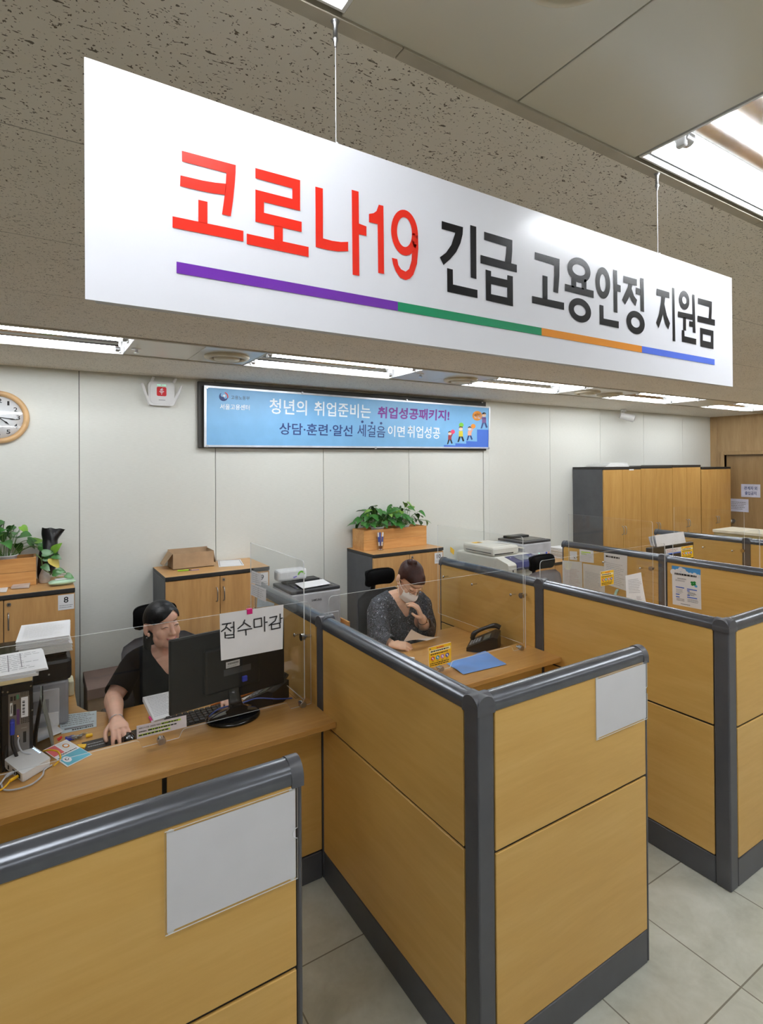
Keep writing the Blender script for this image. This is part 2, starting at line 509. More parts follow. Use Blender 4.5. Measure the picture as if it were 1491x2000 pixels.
class Frame:
    """a flat frame: origin bl, axes from its corners, lifted slightly off its carrier"""
    def __init__(s, bl, br, tl, tr=None, lift=0.0008):
        s.bl, s.br, s.tl = Vector(bl), Vector(br), Vector(tl)
        s.tr = Vector(tr) if tr is not None else s.br + s.tl - s.bl
        s.n = (s.br - s.bl).cross(s.tl - s.bl).normalized(); s.lift = lift
    def p(s, a, b, k=1.0):
        return (s.bl * (1 - a) + s.br * a) * (1 - b) + (s.tl * (1 - a) + s.tr * a) * b + s.n * s.lift * k
    def rect(s, mb, a0, b0, a1, b1, m, k=1.0): mb.quad([s.p(a0, b0, k), s.p(a1, b0, k), s.p(a1, b1, k), s.p(a0, b1, k)], m)
    def text(s, mb, body, a0, b0, a1, b1, m, bold=0.0, k=1.0, spacing=1.0): write(mb, body, s.p(a0, b0, k), s.p(a1, b0, k), s.p(a0, b1, k), s.p(a1, b1, k), m, bold, spacing)
    def disc(s, mb, a, b, ra, rb, m, k=1.0, n=24, t0=0, t1=2 * PI):
        mb.flat([s.p(a + ra * math.cos(t0 + (t1 - t0) * i / n), b + rb * math.sin(t0 + (t1 - t0) * i / n), k) for i in range(n)], m)
    def lines(s, mb, a0, b0, a1, b1, rows, m, fill=0.45, k=1.0, seed=1, words=True):
        """rows of printing too small to read"""
        rnd = random.Random(seed)
        h = (b1 - b0) / rows
        for r in range(rows):
            y = b1 - h * (r + .5); x = a0
            end = a1 - (a1 - a0) * rnd.random() * .3
            while x < end:
                wd = (a1 - a0) * (rnd.uniform(.04, .13) if words else .9)
                s.rect(mb, x, y - h * fill / 2, min(x + wd, end), y + h * fill / 2, m, k)
                x += wd + (a1 - a0) * .02
# ================================================================== the room
CZ, WY, WX0, WX1, WYF = 2.524, 4.385, -1.9, 8.62, -4.4
m = MB(); m.box((WX0 - .1, WYF - .1, -0.1), (WX1 + .1, WY + .1, 0), MATS['floor'])
struct(m.build('floor'))
# back wall: panels with narrow dark joints
m = MB(); m.box((WX0, WY + .006, 0), (WX1, WY + .1, 2.62), M_GAP)
SEAMS = [WX0, -1.61, -0.665, 0.277, 1.221, 2.165, 3.083, 4.044, 4.124, 5.085, 6.004, 6.922, 7.86, WX1]
for a, b in zip(SEAMS, SEAMS[1:]):
    d = 0.006 if (a, b) == (4.044, 4.124) else 0
    m.box((a + .002, WY - d, 0), (b - .002, WY + .012, 2.6), MATS['wall'], .0015)
struct(m.build('wall_back'))
m = MB(); m.box((WX0, WY - .012, 0), (WX1, WY - .0005, .09), M_POST, .003)
struct(m.build('baseboard_back'))
m = MB(); m.box((WX0 - .1, WYF, 0), (WX0, WY, 2.62), mat('left_wall_brown', (112, 102, 90), .7)); struct(m.build('wall_left'))  # unseen wall, brought close and darkened to cut light from the left
m = MB(); m.box((WX0 - .1, WYF - .1, 0), (WX1 + .1, WYF, 2.62), mat('far_wall_brown', (150, 140, 126), .7)); struct(m.build('wall_front'))
# right wall: veneer, with a door
DY0, DY1, DZ = 3.25, 4.19, 1.955
m = MB()
m.box((WX1, WYF, 0), (WX1 + .1, DY0, 2.62), W_DOOR)
m.box((WX1, DY1, 0), (WX1 + .1, WY + .1, 2.62), W_DOOR)
m.box((WX1, DY0, DZ), (WX1 + .1, DY1, 2.62), W_DOOR)
m.box((WX1 - .012, DY1 + .1, 0), (WX1, WY - .001, 2.523), W_DOOR, .003)
struct(m.build('wall_right'))
dr = bpy.data.objects.new('door_1', None); COL.objects.link(dr); dr.location = (WX1, 3.72, 0); dr['_o'] = (WX1, 3.72, 0); struct(dr)
m = MB(); m.box((WX1 + .045, DY0 + .005, .005), (WX1 + .09, DY1 - .005, DZ - .005), wood('door_veneer', ((150, 120, 82), (160, 130, 90), (170, 140, 100)), 'z'), .002)
lf = m.build('door_leaf', None, dr)
m = MB()
for y0, y1 in ((DY0 - .05, DY0), (DY1, DY1 + .05)): m.box((WX1 - .02, y0, 0), (WX1 + .09, y1, DZ + .05), W_DOOR, .003)
m.box((WX1 - .02, DY0 + .001, DZ), (WX1 + .09, DY1 - .001, DZ + .05), W_DOOR, .003)
m.build('door_frame', None, dr)
m = MB(); m.cyl((WX1 + .045, 4.10, .99), (WX1 - .01, 4.10, .99), .012, M_STEEL); m.ell((WX1 - .03, 4.10, .99), (.028, .032, .032), M_STEEL); m.cyl((WX1 + .046, 4.10, .99), (WX1 + .036, 4.10, .99), .034, M_STEEL)
m.build('door_knob', None, dr)

# ceiling: mineral fibre fields between two light strips
SW = .242
STRIPS = [3.364, 0.480, -2.404]
XF = {0: 1.185, 1: 1.113, 2: 1.15}        # where one fixture of the strip begins
PER, FL = 1.88, 1.155
m = MB()
edges = [WYF]
for s in reversed(STRIPS): edges += [s - SW, s + SW]
edges.append(WY + .05)
for a, b in zip(edges[0::2], edges[1::2]): m.box((WX0, a, CZ), (WX1, b, CZ + .02), MATS['ceil'])
struct(m.build('ceiling'))
m = MB(); m.box((WX0 - .1, WYF - .1, 2.62), (WX1 + .1, WY + .1, 2.70), M_GREYP); struct(m.build('ceiling_slab'))
LIGHTS = []
tn = 0
for si, sc_ in enumerate(STRIPS):
    x = XF[si] - PER * 3
    fx = []
    while x < WX1 - .3:
        if x + FL < WX1 and x > WX0: fx.append(x)
        x += PER
    LIGHTS += [(f, sc_, si) for f in fx]
    # metal panels between the fixtures
    m = MB(); cur = WX0
    for f in fx + [WX1]:
        a, b = cur, min(f, WX1)
        mid = (a + b) / 2 + (.005 if b - a < 1 else 0)
        for p, q in ((a, mid), (mid, b)):
            if q - p > .02: m.box((p + .0015, sc_ - SW + .002, CZ - .001), (q - .0015, sc_ + SW - .002, CZ + .012), MATS['cpanel'], .001)
        cur = f + FL
    tn += 1; o = m.build('trim_%d' % tn); struct(o)
    # T-bars along the strip
    for sg in (-1, 1):
        m = MB(); y = sc_ + sg * SW
        xx = WX0
        while xx < WX1:
            m.box((xx + .0008, y - (.004 if sg > 0 else .022), CZ - .006), (min(xx + 1.2, WX1) - .0008, y + (.022 if sg > 0 else .004), CZ + .02), mat('ceiling_trim', (186, 178, 162), .6), .001); xx += 1.2
        tn += 1; o = m.build('trim_%d' % tn); struct(o)

def ceiling_light(label, x, yc):
    r = thing('ceiling_light', (x, yc, CZ), label, 'ceiling light', 'recessed twin tube ceiling lights')
    m = MB()
    h = .225
    m.box((x, yc - h, CZ + .075), (x + FL, yc + h, CZ + .085), M_WHITEP)
    for sg in (-1, 1): m.box((x, yc + sg * h, CZ - .004), (x + FL, yc + sg * (h + .004), CZ + .08), M_WHITEP)
    for a, b in ((x, x + .006), (x + FL - .006, x + FL)): m.box((a, yc - h, CZ - .004), (b, yc + h, CZ + .08), M_WHITEP)
    m.build('housing', None, r)
    # reflector profile: two troughs
    prof = []
    for i in range(21):
        t = -1 + 2 * i / 20
        u = abs(t) * 2 - 1          # -1 at the middle ridge, 1 at the outside
        prof.append((t * (h - .006), CZ + .058 - (.05 * ((u - .8) / .2) ** 1.5 if u > .8 else 0) - (.014 * ((-.7 - u) / .3) if u < -.7 else 0)))
    m = MB()
    n = len(prof)
    vs = [(xx, yc + p, z) for xx in (x + .03, x + FL - .03) for p, z in prof]
    m.add(vs, [(i, i + 1, i + 1 + n, i + n) for i in range(n - 1)], MATS['reflector'], True)
    m.build('reflector', None, r)
    for sg in (-1, 1):
        y = yc + sg * .152
        m = MB(); m.cyl((x + .055, y, CZ + .010), (x + FL - .055, y, CZ + .010), .0145, MATS['tube'], 12)
        tb = m.build('tube', None, r)
        for a, b in ((x + .055, x + .028), (x + FL - .055, x + FL - .028)):
            m = MB(); m.cyl((a, y, CZ + .010), (b, y, CZ + .010), .015, M_STEEL, 12)
            m.box((b - .006, y - .010, CZ - .012), (b + .006, y + .010, CZ + .06), M_WHITEP, .002); m.build('lamp_holder', None, tb)
    return r
names_far = {0: 'over the pot plant at the left edge of the photo', 1: 'directly above the blue banner', 2: 'past the right end of the blue banner', 3: 'near the security camera', 4: 'farthest, in front of the door wall'}
lights_order = {}
def light_label(x, y, si):
    if si == 0:
        k = round((x - XF[0]) / PER)
        d = {-1: 'lit twin tube ceiling light above the clock, cut by the left edge',
             0: 'lit twin tube ceiling light above the left half of the blue banner',
             1: 'lit twin tube ceiling light just past the right end of the blue banner',
             2: 'lit twin tube ceiling light above the small white wall camera',
             3: 'lit twin tube ceiling light farthest off, near the veneer wall'}
        return d.get(k)
    if si == 1:
        k = round((x - XF[1]) / PER)
        d = {0: 'large near ceiling light with mirror reflector, just beyond the hanging sign’s right hook',
             -1: 'near ceiling light whose corner shows above the left hook of the hanging sign'}
        return d.get(k)
for x, y, si in LIGHTS:
    lb = light_label(x, y, si) or 'lit twin tube ceiling light outside the photo, in the rows overhead'
    ceiling_light(lb, x, y)

def diffuser(label, x, y, r=.135):
    t = thing('air_diffuser', (x, y, CZ), label, 'air vent', 'round ceiling air diffusers')
    m = MB(); m.lathe([(r, 0), (r, -.006), (r * .96, -.014), (r * .78, -.02), (r * .72, -.012), (r * .72, 0)], M_CREAMP, 36, (x, y, CZ - .001)); m.build('outer_ring', None, t)
    m = MB(); m.lathe([(r * .5, .0), (r * .58, -.012), (r * .55, -.022), (r * .3, -.026), (.004, -.027)], M_CREAMP, 36, (x, y, CZ - .001)); m.build('centre_cone', None, t)
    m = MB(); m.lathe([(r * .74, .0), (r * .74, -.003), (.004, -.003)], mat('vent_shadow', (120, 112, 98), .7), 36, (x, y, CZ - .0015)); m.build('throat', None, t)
M_CREAMP = mat('diffuser_cream', (214, 204, 180), .5)
diffuser('cream round air diffuser in the metal panel above the white wifi box', 1.01, 3.364)
diffuser('cream round air diffuser above the right half of the blue banner', 2.87, 3.364)
diffuser('cream round air diffuser, left of the two beyond the banner', 4.42, 3.364, .12)
diffuser('cream round air diffuser, right of the two beyond the banner', 4.76, 3.364, .12)
diffuser('near round air diffuser over the left hook of the hanging sign', .595, .458, .085)
for lb, x, y in (('small chrome sprinkler in the metal panel right of the leftmost light', .503, 3.40), ('small chrome sprinkler at the right end of the light above the banner', 2.43, 3.30)):
    m = MB(); m.lathe([(.028, 0), (.028, -.003), (.02, -.006)], M_WHITEP, 20, (x, y, CZ - .001)); m.lathe([(.008, -.006), (.008, -.02), (.014, -.022), (.014, -.025)], M_CHROME, 16, (x, y, CZ))
    tag(m.build('sprinkler', None, None, (x, y, CZ)), lb, 'sprinkler', 'ceiling sprinklers')

# ================================================================== hanging sign
SY = .706
SX0, SX1, SZ0, SZ1 = .051, 1.4975, 2.0485, 2.3235
sg = thing('hanging_sign', ((SX0 + SX1) / 2, SY, SZ0), 'long white hanging sign with red and black lettering over the cubicles', 'sign')
m = MB(); m.box((SX0, SY, SZ0), (SX1, SY + .003, SZ1), M_SIGN); m.build('face_sheet', None, sg)
m = MB(); m.box((SX0 + .012, SY + .003, SZ0 + .004), (SX1 - .012, SY + .03, SZ1 - .004), mat('sign_frame', (206, 206, 208), .45), .002); m.build('frame', None, sg)
c1 = crop(300, 260, .37559); c2 = crop(830, 400, .41583)
YL = SY - .0007
def P1(a, b): return at_y(*c1(a, b), YL)
def P2(a, b): return at_y(*c2(a, b), YL)
def poly(mb, P, pts, mt): mb.flat([P(*q) for q in pts], mt)
def ring(mb, P, o, i, mt, k=.24, n=36):
    def el(x0, x1, y0, y1):
        a = (x1 - x0) / 2; h = (y1 - y0) / 2; cx = (x0 + x1) / 2; cy = (y0 + y1) / 2
        b = math.sqrt(max(h * h - (k * a) ** 2, 1))
        return [P(cx + a * math.cos(2 * PI * j / n), cy + b * math.sin(2 * PI * j / n) + k * a * math.cos(2 * PI * j / n)) for j in range(n)]
    A = el(*o); B = el(*i)
    mb.add(A + B, [(j, (j + 1) % n, (j + 1) % n + n, j + n) for j in range(n)], mt)
m = MB()
for q in (
    [(147, 91), (428, 166), (427, 205), (423, 262), (414, 350), (402, 432), (356, 422), (367, 345), (375, 280), (379, 207), (148, 146)],
    [(140, 219), (255, 246), (320, 257), (380, 263), (374, 321), (310, 313), (240, 299), (138, 275)],
    [(233, 346), (281, 357), (281, 472), (233, 462)], [(99, 432), (468, 508), (468, 564), (99, 491)],
    [(530, 181), (763, 245), (763, 404), (575, 358), (575, 414), (771, 461), (771, 514), (530, 460), (530, 293), (722, 342), (722, 287), (530, 234)],
    [(627, 478), (673, 488), (673, 566), (627, 554)], [(485, 522), (807, 592), (807, 644), (485, 577)],
    [(842, 278), (881, 288), (882, 547), (930, 560), (975, 566), (1013, 565), (1013, 614), (960, 615), (905, 607), (844, 592)],
    [(1031, 294), (1067, 304), (1069, 470), (1108, 485), (1108, 535), (1069, 526), (1071, 742), (1036, 736)],
    [(1172, 372), (1196, 378), (1200, 732), (1169, 727), (1166, 473), (1121, 463), (1121, 420), (1145, 416), (1160, 405)],
    [(1376, 520), (1378, 600), (1371, 680), (1352, 736), (1334, 757), (1312, 764), (1284, 752), (1260, 718), (1247, 684), (1240, 648), (1268, 655), (1274, 686), (1288, 708), (1312, 720), (1330, 706), (1342, 664), (1347, 610), (1345, 520)]):
    poly(m, P1, q, M_RED)
ring(m, P1, (1236, 1376, 398, 637), (1267, 1345, 437, 592), M_RED, .2)
m.build('red_lettering', None, sg)['label'] = 'red lettering'
INK = [MB(), MB(), MB()]
def wi(x): return 0 if x < 450 else (1 if x < 1060 else 2)
for q in (
    [(80, 76), (180, 105), (178, 140), (168, 180), (148, 222), (120, 255), (88, 283), (71, 247), (100, 225), (125, 188), (141, 140), (143, 131), (80, 113)],
    [(214, 95), (242, 103), (243, 349), (216, 341)], [(105, 297), (132, 304), (133, 374), (248, 400), (248, 438), (106, 408)],
    [(279, 126), (412, 166), (411, 220), (406, 283), (376, 275), (382, 230), (384, 196), (279, 164)],
    [(262, 235), (433, 282), (433, 318), (262, 274)],
    [(286, 304), (312, 311), (312, 454), (288, 448)], [(388, 330), (414, 336), (415, 477), (388, 471)], [(311, 335), (389, 353), (389, 389), (311, 372)], [(311, 419), (389, 436), (389, 471), (311, 454)],
    [(518, 222), (634, 255), (633, 335), (627, 415), (605, 409), (609, 330), (609, 284), (518, 256)], [(554, 331), (577, 337), (577, 446), (554, 441)], [(505, 428), (655, 460), (655, 494), (505, 461)],
    [(690, 338), (712, 346), (712, 392), (690, 386)], [(738, 352), (760, 350), (760, 400), (738, 396)], [(659, 371), (794, 404), (794, 438), (659, 404)],
    [(887, 304), (904, 309), (905, 373), (921, 379), (921, 411), (905, 407), (906, 508), (889, 503)], [(822, 469), (840, 474), (841, 534), (912, 548), (912, 580), (823, 561)],
    [(934, 333), (997, 350), (997, 381), (934, 365)], [(957, 368), (976, 374), (970, 408), (957, 442), (942, 469), (928, 446), (943, 412), (954, 388)], [(972, 392), (984, 428), (998, 447), (991, 476), (975, 455), (962, 428)],
    [(1013, 343), (1029, 347), (1031, 504), (1015, 499)], [(993, 388), (1015, 396), (1015, 425), (993, 419)],
    [(1090, 393), (1150, 411), (1150, 440), (1090, 425)], [(1112, 428), (1130, 434), (1125, 480), (1113, 540), (1099, 580), (1088, 553), (1102, 510), (1110, 460)], [(1126, 465), (1138, 520), (1153, 557), (1145, 586), (1131, 560), (1119, 510)],
    [(1163, 389), (1173, 392), (1178, 642), (1166, 639)],
    [(1190, 500), (1258, 515), (1258, 541), (1190, 527)], [(1215, 528), (1228, 531), (1228, 592), (1215, 589)], [(1243, 546), (1262, 550), (1262, 575), (1243, 571)], [(1257, 420), (1268, 423), (1273, 603), (1260, 600)],
    [(1208, 588), (1220, 591), (1221, 617), (1276, 630), (1276, 657), (1209, 643)],
    [(1284, 437), (1350, 455), (1349, 500), (1347, 542), (1334, 538), (1336, 505), (1337, 480), (1284, 465)], [(1282, 520), (1364, 540), (1364, 568), (1282, 549)],
    [(1294, 577), (1307, 580), (1307, 668), (1296, 665)], [(1345, 589), (1357, 592), (1357, 678), (1345, 675)], [(1306, 580), (1346, 589), (1346, 615), (1306, 606)], [(1306, 637), (1346, 646), (1346, 676), (1306, 667)]):
    poly(INK[wi(q[0][0])], P2, q, M_INK)
ring(INK[wi(672)], P2, (672, 779, 247, 367), (694, 756, 279, 333), M_INK)
ring(INK[wi(677)], P2, (677, 782, 438, 553), (701, 757, 470, 522), M_INK)
ring(INK[wi(803)], P2, (803, 872, 293, 441), (823, 852, 325, 408), M_INK)
ring(INK[wi(948)], P2, (948, 1034, 498, 608), (970, 1012, 528, 577), M_INK)
ring(INK[wi(1195)], P2, (1195, 1244, 403, 493), (1210, 1231, 430, 466), M_INK)
for i, m in enumerate(INK): m.build('black_lettering', None, sg)['label'] = ('first', 'second', 'third')[i] + ' word in black lettering'
sx = [at_y(345, 520, YL).x, at_y(777.5, 595, YL).x, at_y(1058.5, 650, YL).x, at_y(1254.5, 685, YL).x, at_y(1396.5, 705, YL).x]
zt, zb = (at_y(345, 508, YL).z + at_y(1396, 703, YL).z) / 2, (at_y(345, 532, YL).z + at_y(1396, 713.5, YL).z) / 2
for i, (mt, nm) in enumerate(((M_PURPLE, 'purple'), (M_GREEN, 'green'), (M_ORANGE, 'orange'), (M_BLUE, 'blue'))):
    m = MB(); m.quad([(sx[i], YL, zb), (sx[i + 1], YL, zb), (sx[i + 1], YL, zt), (sx[i], YL, zt)], mt)
    m.build('colour_stripe', None, sg)['label'] = nm + ' stripe'
for x in (.383, 1.209):
    m = MB(); m.cyl((x, .727, 2.33), (x, .727, 2.485), .0008, M_STEEL, 8)
    wr = m.build('hanging_wire', None, sg)
    m = MB(); m.lathe([(.0075, 0), (.008, -.004), (.0055, -.008), (.0036, -.012), (.0036, -.030), (.0045, -.031), (.0045, -.034), (.0025, -.038), (.002, -.044)], M_STEEL, 16, (x, .727, CZ))
    m.build('ceiling_hook', None, wr)
    m = MB(); m.cyl((x, .724, SZ1 - .012), (x, .724, SZ1 + .012), .003, M_STEEL, 8); m.build('wire_clip', None, wr)

# ================================================================== partitions
ZB, ZG0, ZG1, ZW, ZR, ZT = .12, .690, .699, 1.118, 1.124, 1.166
TH = .064
def rail(m, axis, c0, c1, a, b, mt, z0=ZR - .004, grow=0.003, top=ZT):
    h = (c1 - c0) / 2 + grow; mid = (c0 + c1) / 2
    pr = [(-h, z0), (-h, z0 + .016)]
    for i in range(1, 12):
        t = PI * (1 - i / 12); pr.append((h * math.cos(t), z0 + .016 + (top - z0 - .016) * math.sin(t)))
    pr += [(h, z0 + .016), (h, z0)]
    n = len(pr); vs = []
    for q in (a, b):
        for p, z in pr: vs.append((q, mid + p, z) if axis == 'x' else (mid + p, q, z))
    fs = [(i, i + 1, i + 1 + n, i + n) for i in range(n - 1)] + [(n - 1, 0, n, 2 * n - 1)]
    m.add(vs, fs, mt, False); m.add(vs, [tuple(range(n)), tuple(range(2 * n - 1, n - 1, -1))], mt)
    for p in m.f[-(n + 2):-2]: pass
    for i in range(len(m.sm) - n - 2 + 1, len(m.sm) - 4): m.sm[i] = True
def bx(axis, a, b, c0, c1, z0, z1):
    return ((a, c0, z0), (b, c1, z1)) if axis == 'x' else ((c0, a, z0), (c1, b, z1))
def partition(label, axis, c0, a, b, end_a=False, end_b=False, name='partition_panel', group='wood faced partition panels'):
    c1 = c0 + TH; W = W_X if axis == 'x' else W_Y
    base = ((a + b) / 2, (c0 + c1) / 2, 0) if axis == 'x' else ((c0 + c1) / 2, (a + b) / 2, 0)
    t = thing(name, base, label, 'partition', group)
    e0, e1 = a + (.014 if end_a else .001), b - (.014 if end_b else .001)
    m = MB(); m.box(*bx(axis, e0, e1, c0 + .007, c1 - .007, .01, ZR), M_GAP); m.build('core', None, t)
    m = MB(); m.box(*bx(axis, e0 + .001, e1 - .001, c0 + .001, c1 - .001, 0, ZB), M_POST, .003); m.build('base', None, t)
    m = MB(); m.box(*bx(axis, e0 + .003, e1 - .003, c0, c1, ZB + .006, ZG0), W, .0018); m.build('lower_board', None, t)
    m = MB(); m.box(*bx(axis, e0 + .003, e1 - .003, c0, c1, ZG1, ZW), W, .0018); m.build('upper_board', None, t)
    m = MB(); rail(m, axis, c0, c1, a, b, M_RAIL); m.build('top_rail', None, t)
    for f, q, s in ((end_a, a, 1), (end_b, b, -1)):
        if f:
            m = MB(); m.box(*bx(axis, q, q + s * .013, c0 + .002, c1 - .002, 0, ZR), M_POST, .004)
            et = m.build('end_trim', None, t)
            m = MB(); rail(m, axis, c0, c1, q - s * .002, q + s * .028, M_POST, ZR - .012, .005, ZT + .003); m.build('rail_cap', None, et)
    return t
def post(label, x0, y0, sx=TH, sy=TH):
    t = thing('partition_post', (x0 + sx / 2, y0 + sy / 2, 0), label, 'post', 'grey partition posts')
    m = MB(); m.box((x0, y0, 0), (x0 + sx, y0 + sy, ZR + .004), M_POST, .006); m.build('shaft', None, t)
    # cap: two crossing domes
    m = MB()
    rail(m, 'y', x0, x0 + sx, y0 - .003, y0 + sy + .003, M_POST, ZR - .008, .004, ZT + .004)
    rail(m, 'x', y0, y0 + sy, x0 - .003, x0 + sx + .003, M_POST, ZR - .008, .004, ZT + .004)
    m.build('cap', None, t)
    return t
XA, XB, XC, XD = 1.101, 2.540, 3.970, 5.430
YF, YP = 1.225, 2.252            # front line of the cubicles, and their middle posts
partition('nearest low front partition, carrying the larger white notice holder', 'x', 1.198, -.40, .532, False, True)
partition('front partition with the smaller white notice holder at its free end', 'x', YF, XA + TH, 1.945, False, True)
partition('tall near side partition running back from the centre corner post to the counter', 'y', XA, YF + TH, YP)
partition('side partition between the two seated women, behind the clear side screen', 'y', XA, YP + TH, 3.15, False, True)
partition('near side partition right of the centre cubicle, ending at the right corner post', 'y', XB, YF + TH, YP)
partition('side partition beside the masked woman, chrome knobs on its face', 'y', XB, YP + TH, 3.23, False, True)
partition('front partition cut by the right edge of the photo', 'x', YF, XB + TH, 3.40)
YC, YD = 2.342, 2.430
partition('side partition carrying the poster with blue sky and a clover', 'y', XC, YF + TH, YC)
partition('side partition covered with pinned white papers', 'y', XC, YC + TH, 3.30, False, True)
partition('farthest near-side partition beyond the clover poster partition', 'y', XD, YF + TH, YD)
partition('farthest side partition behind the black monitor with papers on top', 'y', XD, YD + TH, 3.33, False, True)
post('grey corner post at the near corner of the centre cubicle', XA, YF)
post('grey post where the left counter meets the centre side partition', XA, YP)
post('grey corner post at the near corner of the right cubicle', XB, YF)
post('grey post beside the counter with the blue folder', XB, YP)
post('grey post between the clover poster and the pinned papers', XC, YC)
post('grey post farthest back, above the right end of the clover partition', XD, YD)

# notice holders: clear acrylic pocket with a white sheet behind
def holder(label, x0, x1, z0, z1, y, notch=True):
    t = thing('notice_holder', ((x0 + x1) / 2, y, z0), label, 'notice holder', 'white notice holders on the partitions')
    m = MB(); m.box((x0 + .004, y - .0022, z0 + .004), (x1 - .004, y - .0008, z1 - .006), mat('holder_sheet', (236, 235, 242), .6, var=.015)); m.build('blank_sheet', None, t)
    m = MB()
    zc = z0 + (z1 - z0) * .5; r = .012
    pts = [(x0, y - .0026, z0), (x1, y - .0026, z0), (x1, y - .0026, zc - r)]
    for i in range(1, 8):
        a = PI * i / 8; pts.append((x1 - r * math.sin(a), y - .0026, zc - r * math.cos(a)))
    pts += [(x1, y - .0026, zc + r), (x1, y - .0026, z1), (x0, y - .0026, z1)]
    m.slab(pts, (0, -.003, 0), A_CLR, A_EDG); m.build('clear_pocket', None, t)
    m = MB()
    for a, b in ((.02, .025), (.98, .03), (.02, .965), (.98, .965)): m.cyl((x0 + (x1 - x0) * a * .96 + .006, y - .0003, z0 + (z1 - z0) * b), (x0 + (x1 - x0) * a * .96 + .006, y - .0009, z0 + (z1 - z0) * b), .008, M_PAPER2, 12)
    m.build('adhesive_pad', None, t)
holder('larger white notice holder, on the partition before the smiling woman', .226, .517, .903, 1.113, 1.198)
holder('smaller white notice holder under a rail end, before the masked woman', 1.636, 1.934, .905, 1.117, YF)

# ================================================================== counters and staff desks
def counter(label, x0, x1):
    t = thing('service_counter', ((x0 + x1) / 2, 2.27, 0), label, 'counter', 'service counters')
    m = MB(); m.box((x0 + .001, 2.118, .729), (x1 - .001, 2.43, .755), W_DESK, .003); m.build('counter_top', None, t)
    xm = x0 + (x1 - x0) * .53
    for a, b in ((x0 + .002, xm - .009), (xm + .009, x1 - .002)):
        m = MB(); m.box((a, 2.262, .128), (b, 2.31, .727), W_X, .002); m.build('front_board', None, t)
    m = MB(); m.box((xm - .009, 2.268, 0), (xm + .009, 2.306, .727), M_GAP); m.build('joint_strip', None, t)
    m = MB(); m.box((x0 + .002, 2.262, 0), (x1 - .002, 2.31, .12), M_POST, .003); m.build('base', None, t)
    return t
def staff_desk(label, x0, x1, deep=False):
    t = thing('staff_desk', ((x0 + x1) / 2, 2.68, 0), label, 'desk', 'staff desks behind the counters')
    if deep: pts = [(x0, 2.432), (x1, 2.432), (x1, 3.05), (x1 - .16, 3.05), (x1 - .24, 2.95), (x1 - .4, 2.9), (.30, 2.9), (.22, 2.96), (.18, 3.06), (.18, 3.36), (x0, 3.36)]
    else: pts = [(x0, 2.432), (x1, 2.432), (x1, 3.06), (x1 - .16, 3.05), (x1 - .24, 2.96), (x1 - .36, 2.92), (x0 + .3, 2.90), (x0, 2.90)]
    m = MB(); m.slab([(a, b, .675) for a, b in pts], (0, 0, .025), W_DESK); m.build('desk_top', None, t)
    for xx in (x0 + .01, x1 - .03):
        m = MB(); m.box((xx, 2.47, 0), (xx + .02, 2.85, .675), M_DGREY, .002); m.build('side_panel', None, t)
    return t
counter('wooden service counter in front of the smiling woman in black', -.33, XA)
counter('wooden service counter with the blue folder, before the masked woman', XA + TH, XB)
counter('service counter hidden behind the right side partition, second from the right', XB + TH, XC)
counter('service counter behind the clover poster partition', XC + TH, XD)
staff_desk('staff desk of the smiling woman in black', -.33, XA - .001, True)
staff_desk('staff desk where the masked woman reads her paper', XA + TH + .001, XB - .001)
staff_desk('staff desk beside the partition with pinned papers', XB + TH + .001, XC - .001)
staff_desk('staff desk under the black monitor with papers on top', XC + TH + .001, XD - .001)

# ================================================================== clear screens
def standoff(c, d, parent):
    """chrome disc clamp facing d"""
    c = Vector(c); d = Vector(d)
    m = MB(); m.cyl(c - d * .008, c + d * .012, .0165, M_CHROME, 24); m.cyl(c + d * .012, c + d * .014, .013, M_STEEL, 24)
    m.cyl(c - d * .012, c - d * .03, .008, M_CHROME, 12)
    return m.build('standoff', None, parent)
def rounded(pts, rr, k=6):
    """round the corners of a 2D polygon; rr gives a radius per corner"""
    out = []; n = len(pts)
    for i in range(n):
        p = Vector(pts[i]); a = Vector(pts[i - 1]); b = Vector(pts[(i + 1) % n]); r = rr[i]
        if r <= 0: out.append(tuple(p)); continue
        u = (a - p).normalized(); v = (b - p).normalized()
        for j in range(k + 1):
            t = j / k
            out.append(tuple((p + u * r) * (1 - t) ** 2 + p * 2 * t * (1 - t) + (p + v * r) * t ** 2))
    return out
SCY = 2.34
def front_screen(label, x0, x1, top=1.228, xm=None):
    t = thing('counter_screen', ((x0 + x1) / 2, SCY, .757), label, 'clear screen', 'clear screens standing on the counters')
    xm = xm or (x0 + x1) / 2
    lg = .069; zb, zn = .757, .789
    legs = [(x0, x0 + .1), (xm - lg, xm + lg), (x1 - .1, x1)]
    p = [(x0, zb), (x0 + .1, zb), (x0 + .115, zn), (xm - lg - .015, zn), (xm - lg, zb), (xm + lg, zb), (xm + lg + .015, zn), (x1 - .115, zn), (x1 - .1, zb), (x1, zb), (x1, top), (x0, top)]
    p = rounded(p, [0, .004, .014, .014, .004, .004, .014, .014, .004, 0, .028, .028])
    m = MB(); m.slab([(a, SCY - .0025, b) for a, b in p], (0, .005, 0), A_CLR, A_EDG); m.build('clear_sheet', None, t)
    for xx in (x0 + .05, xm, x1 - .045): standoff((xx, SCY - .004, .766), (0, -1, 0), t)
    return t
front_screen('clear counter screen with the handwritten sheet, before the smiling woman', -.34, 1.084, 1.230, .431)
front_screen('clear counter screen with a yellow notice, before the masked woman', 1.178, 2.485, 1.238, 1.838)
front_screen('clear counter screen before the pinned papers', 2.615, 3.945, 1.262, 3.27)
front_screen('clear screen farthest off, before the black monitor with papers', 4.05, 5.40, 1.262)
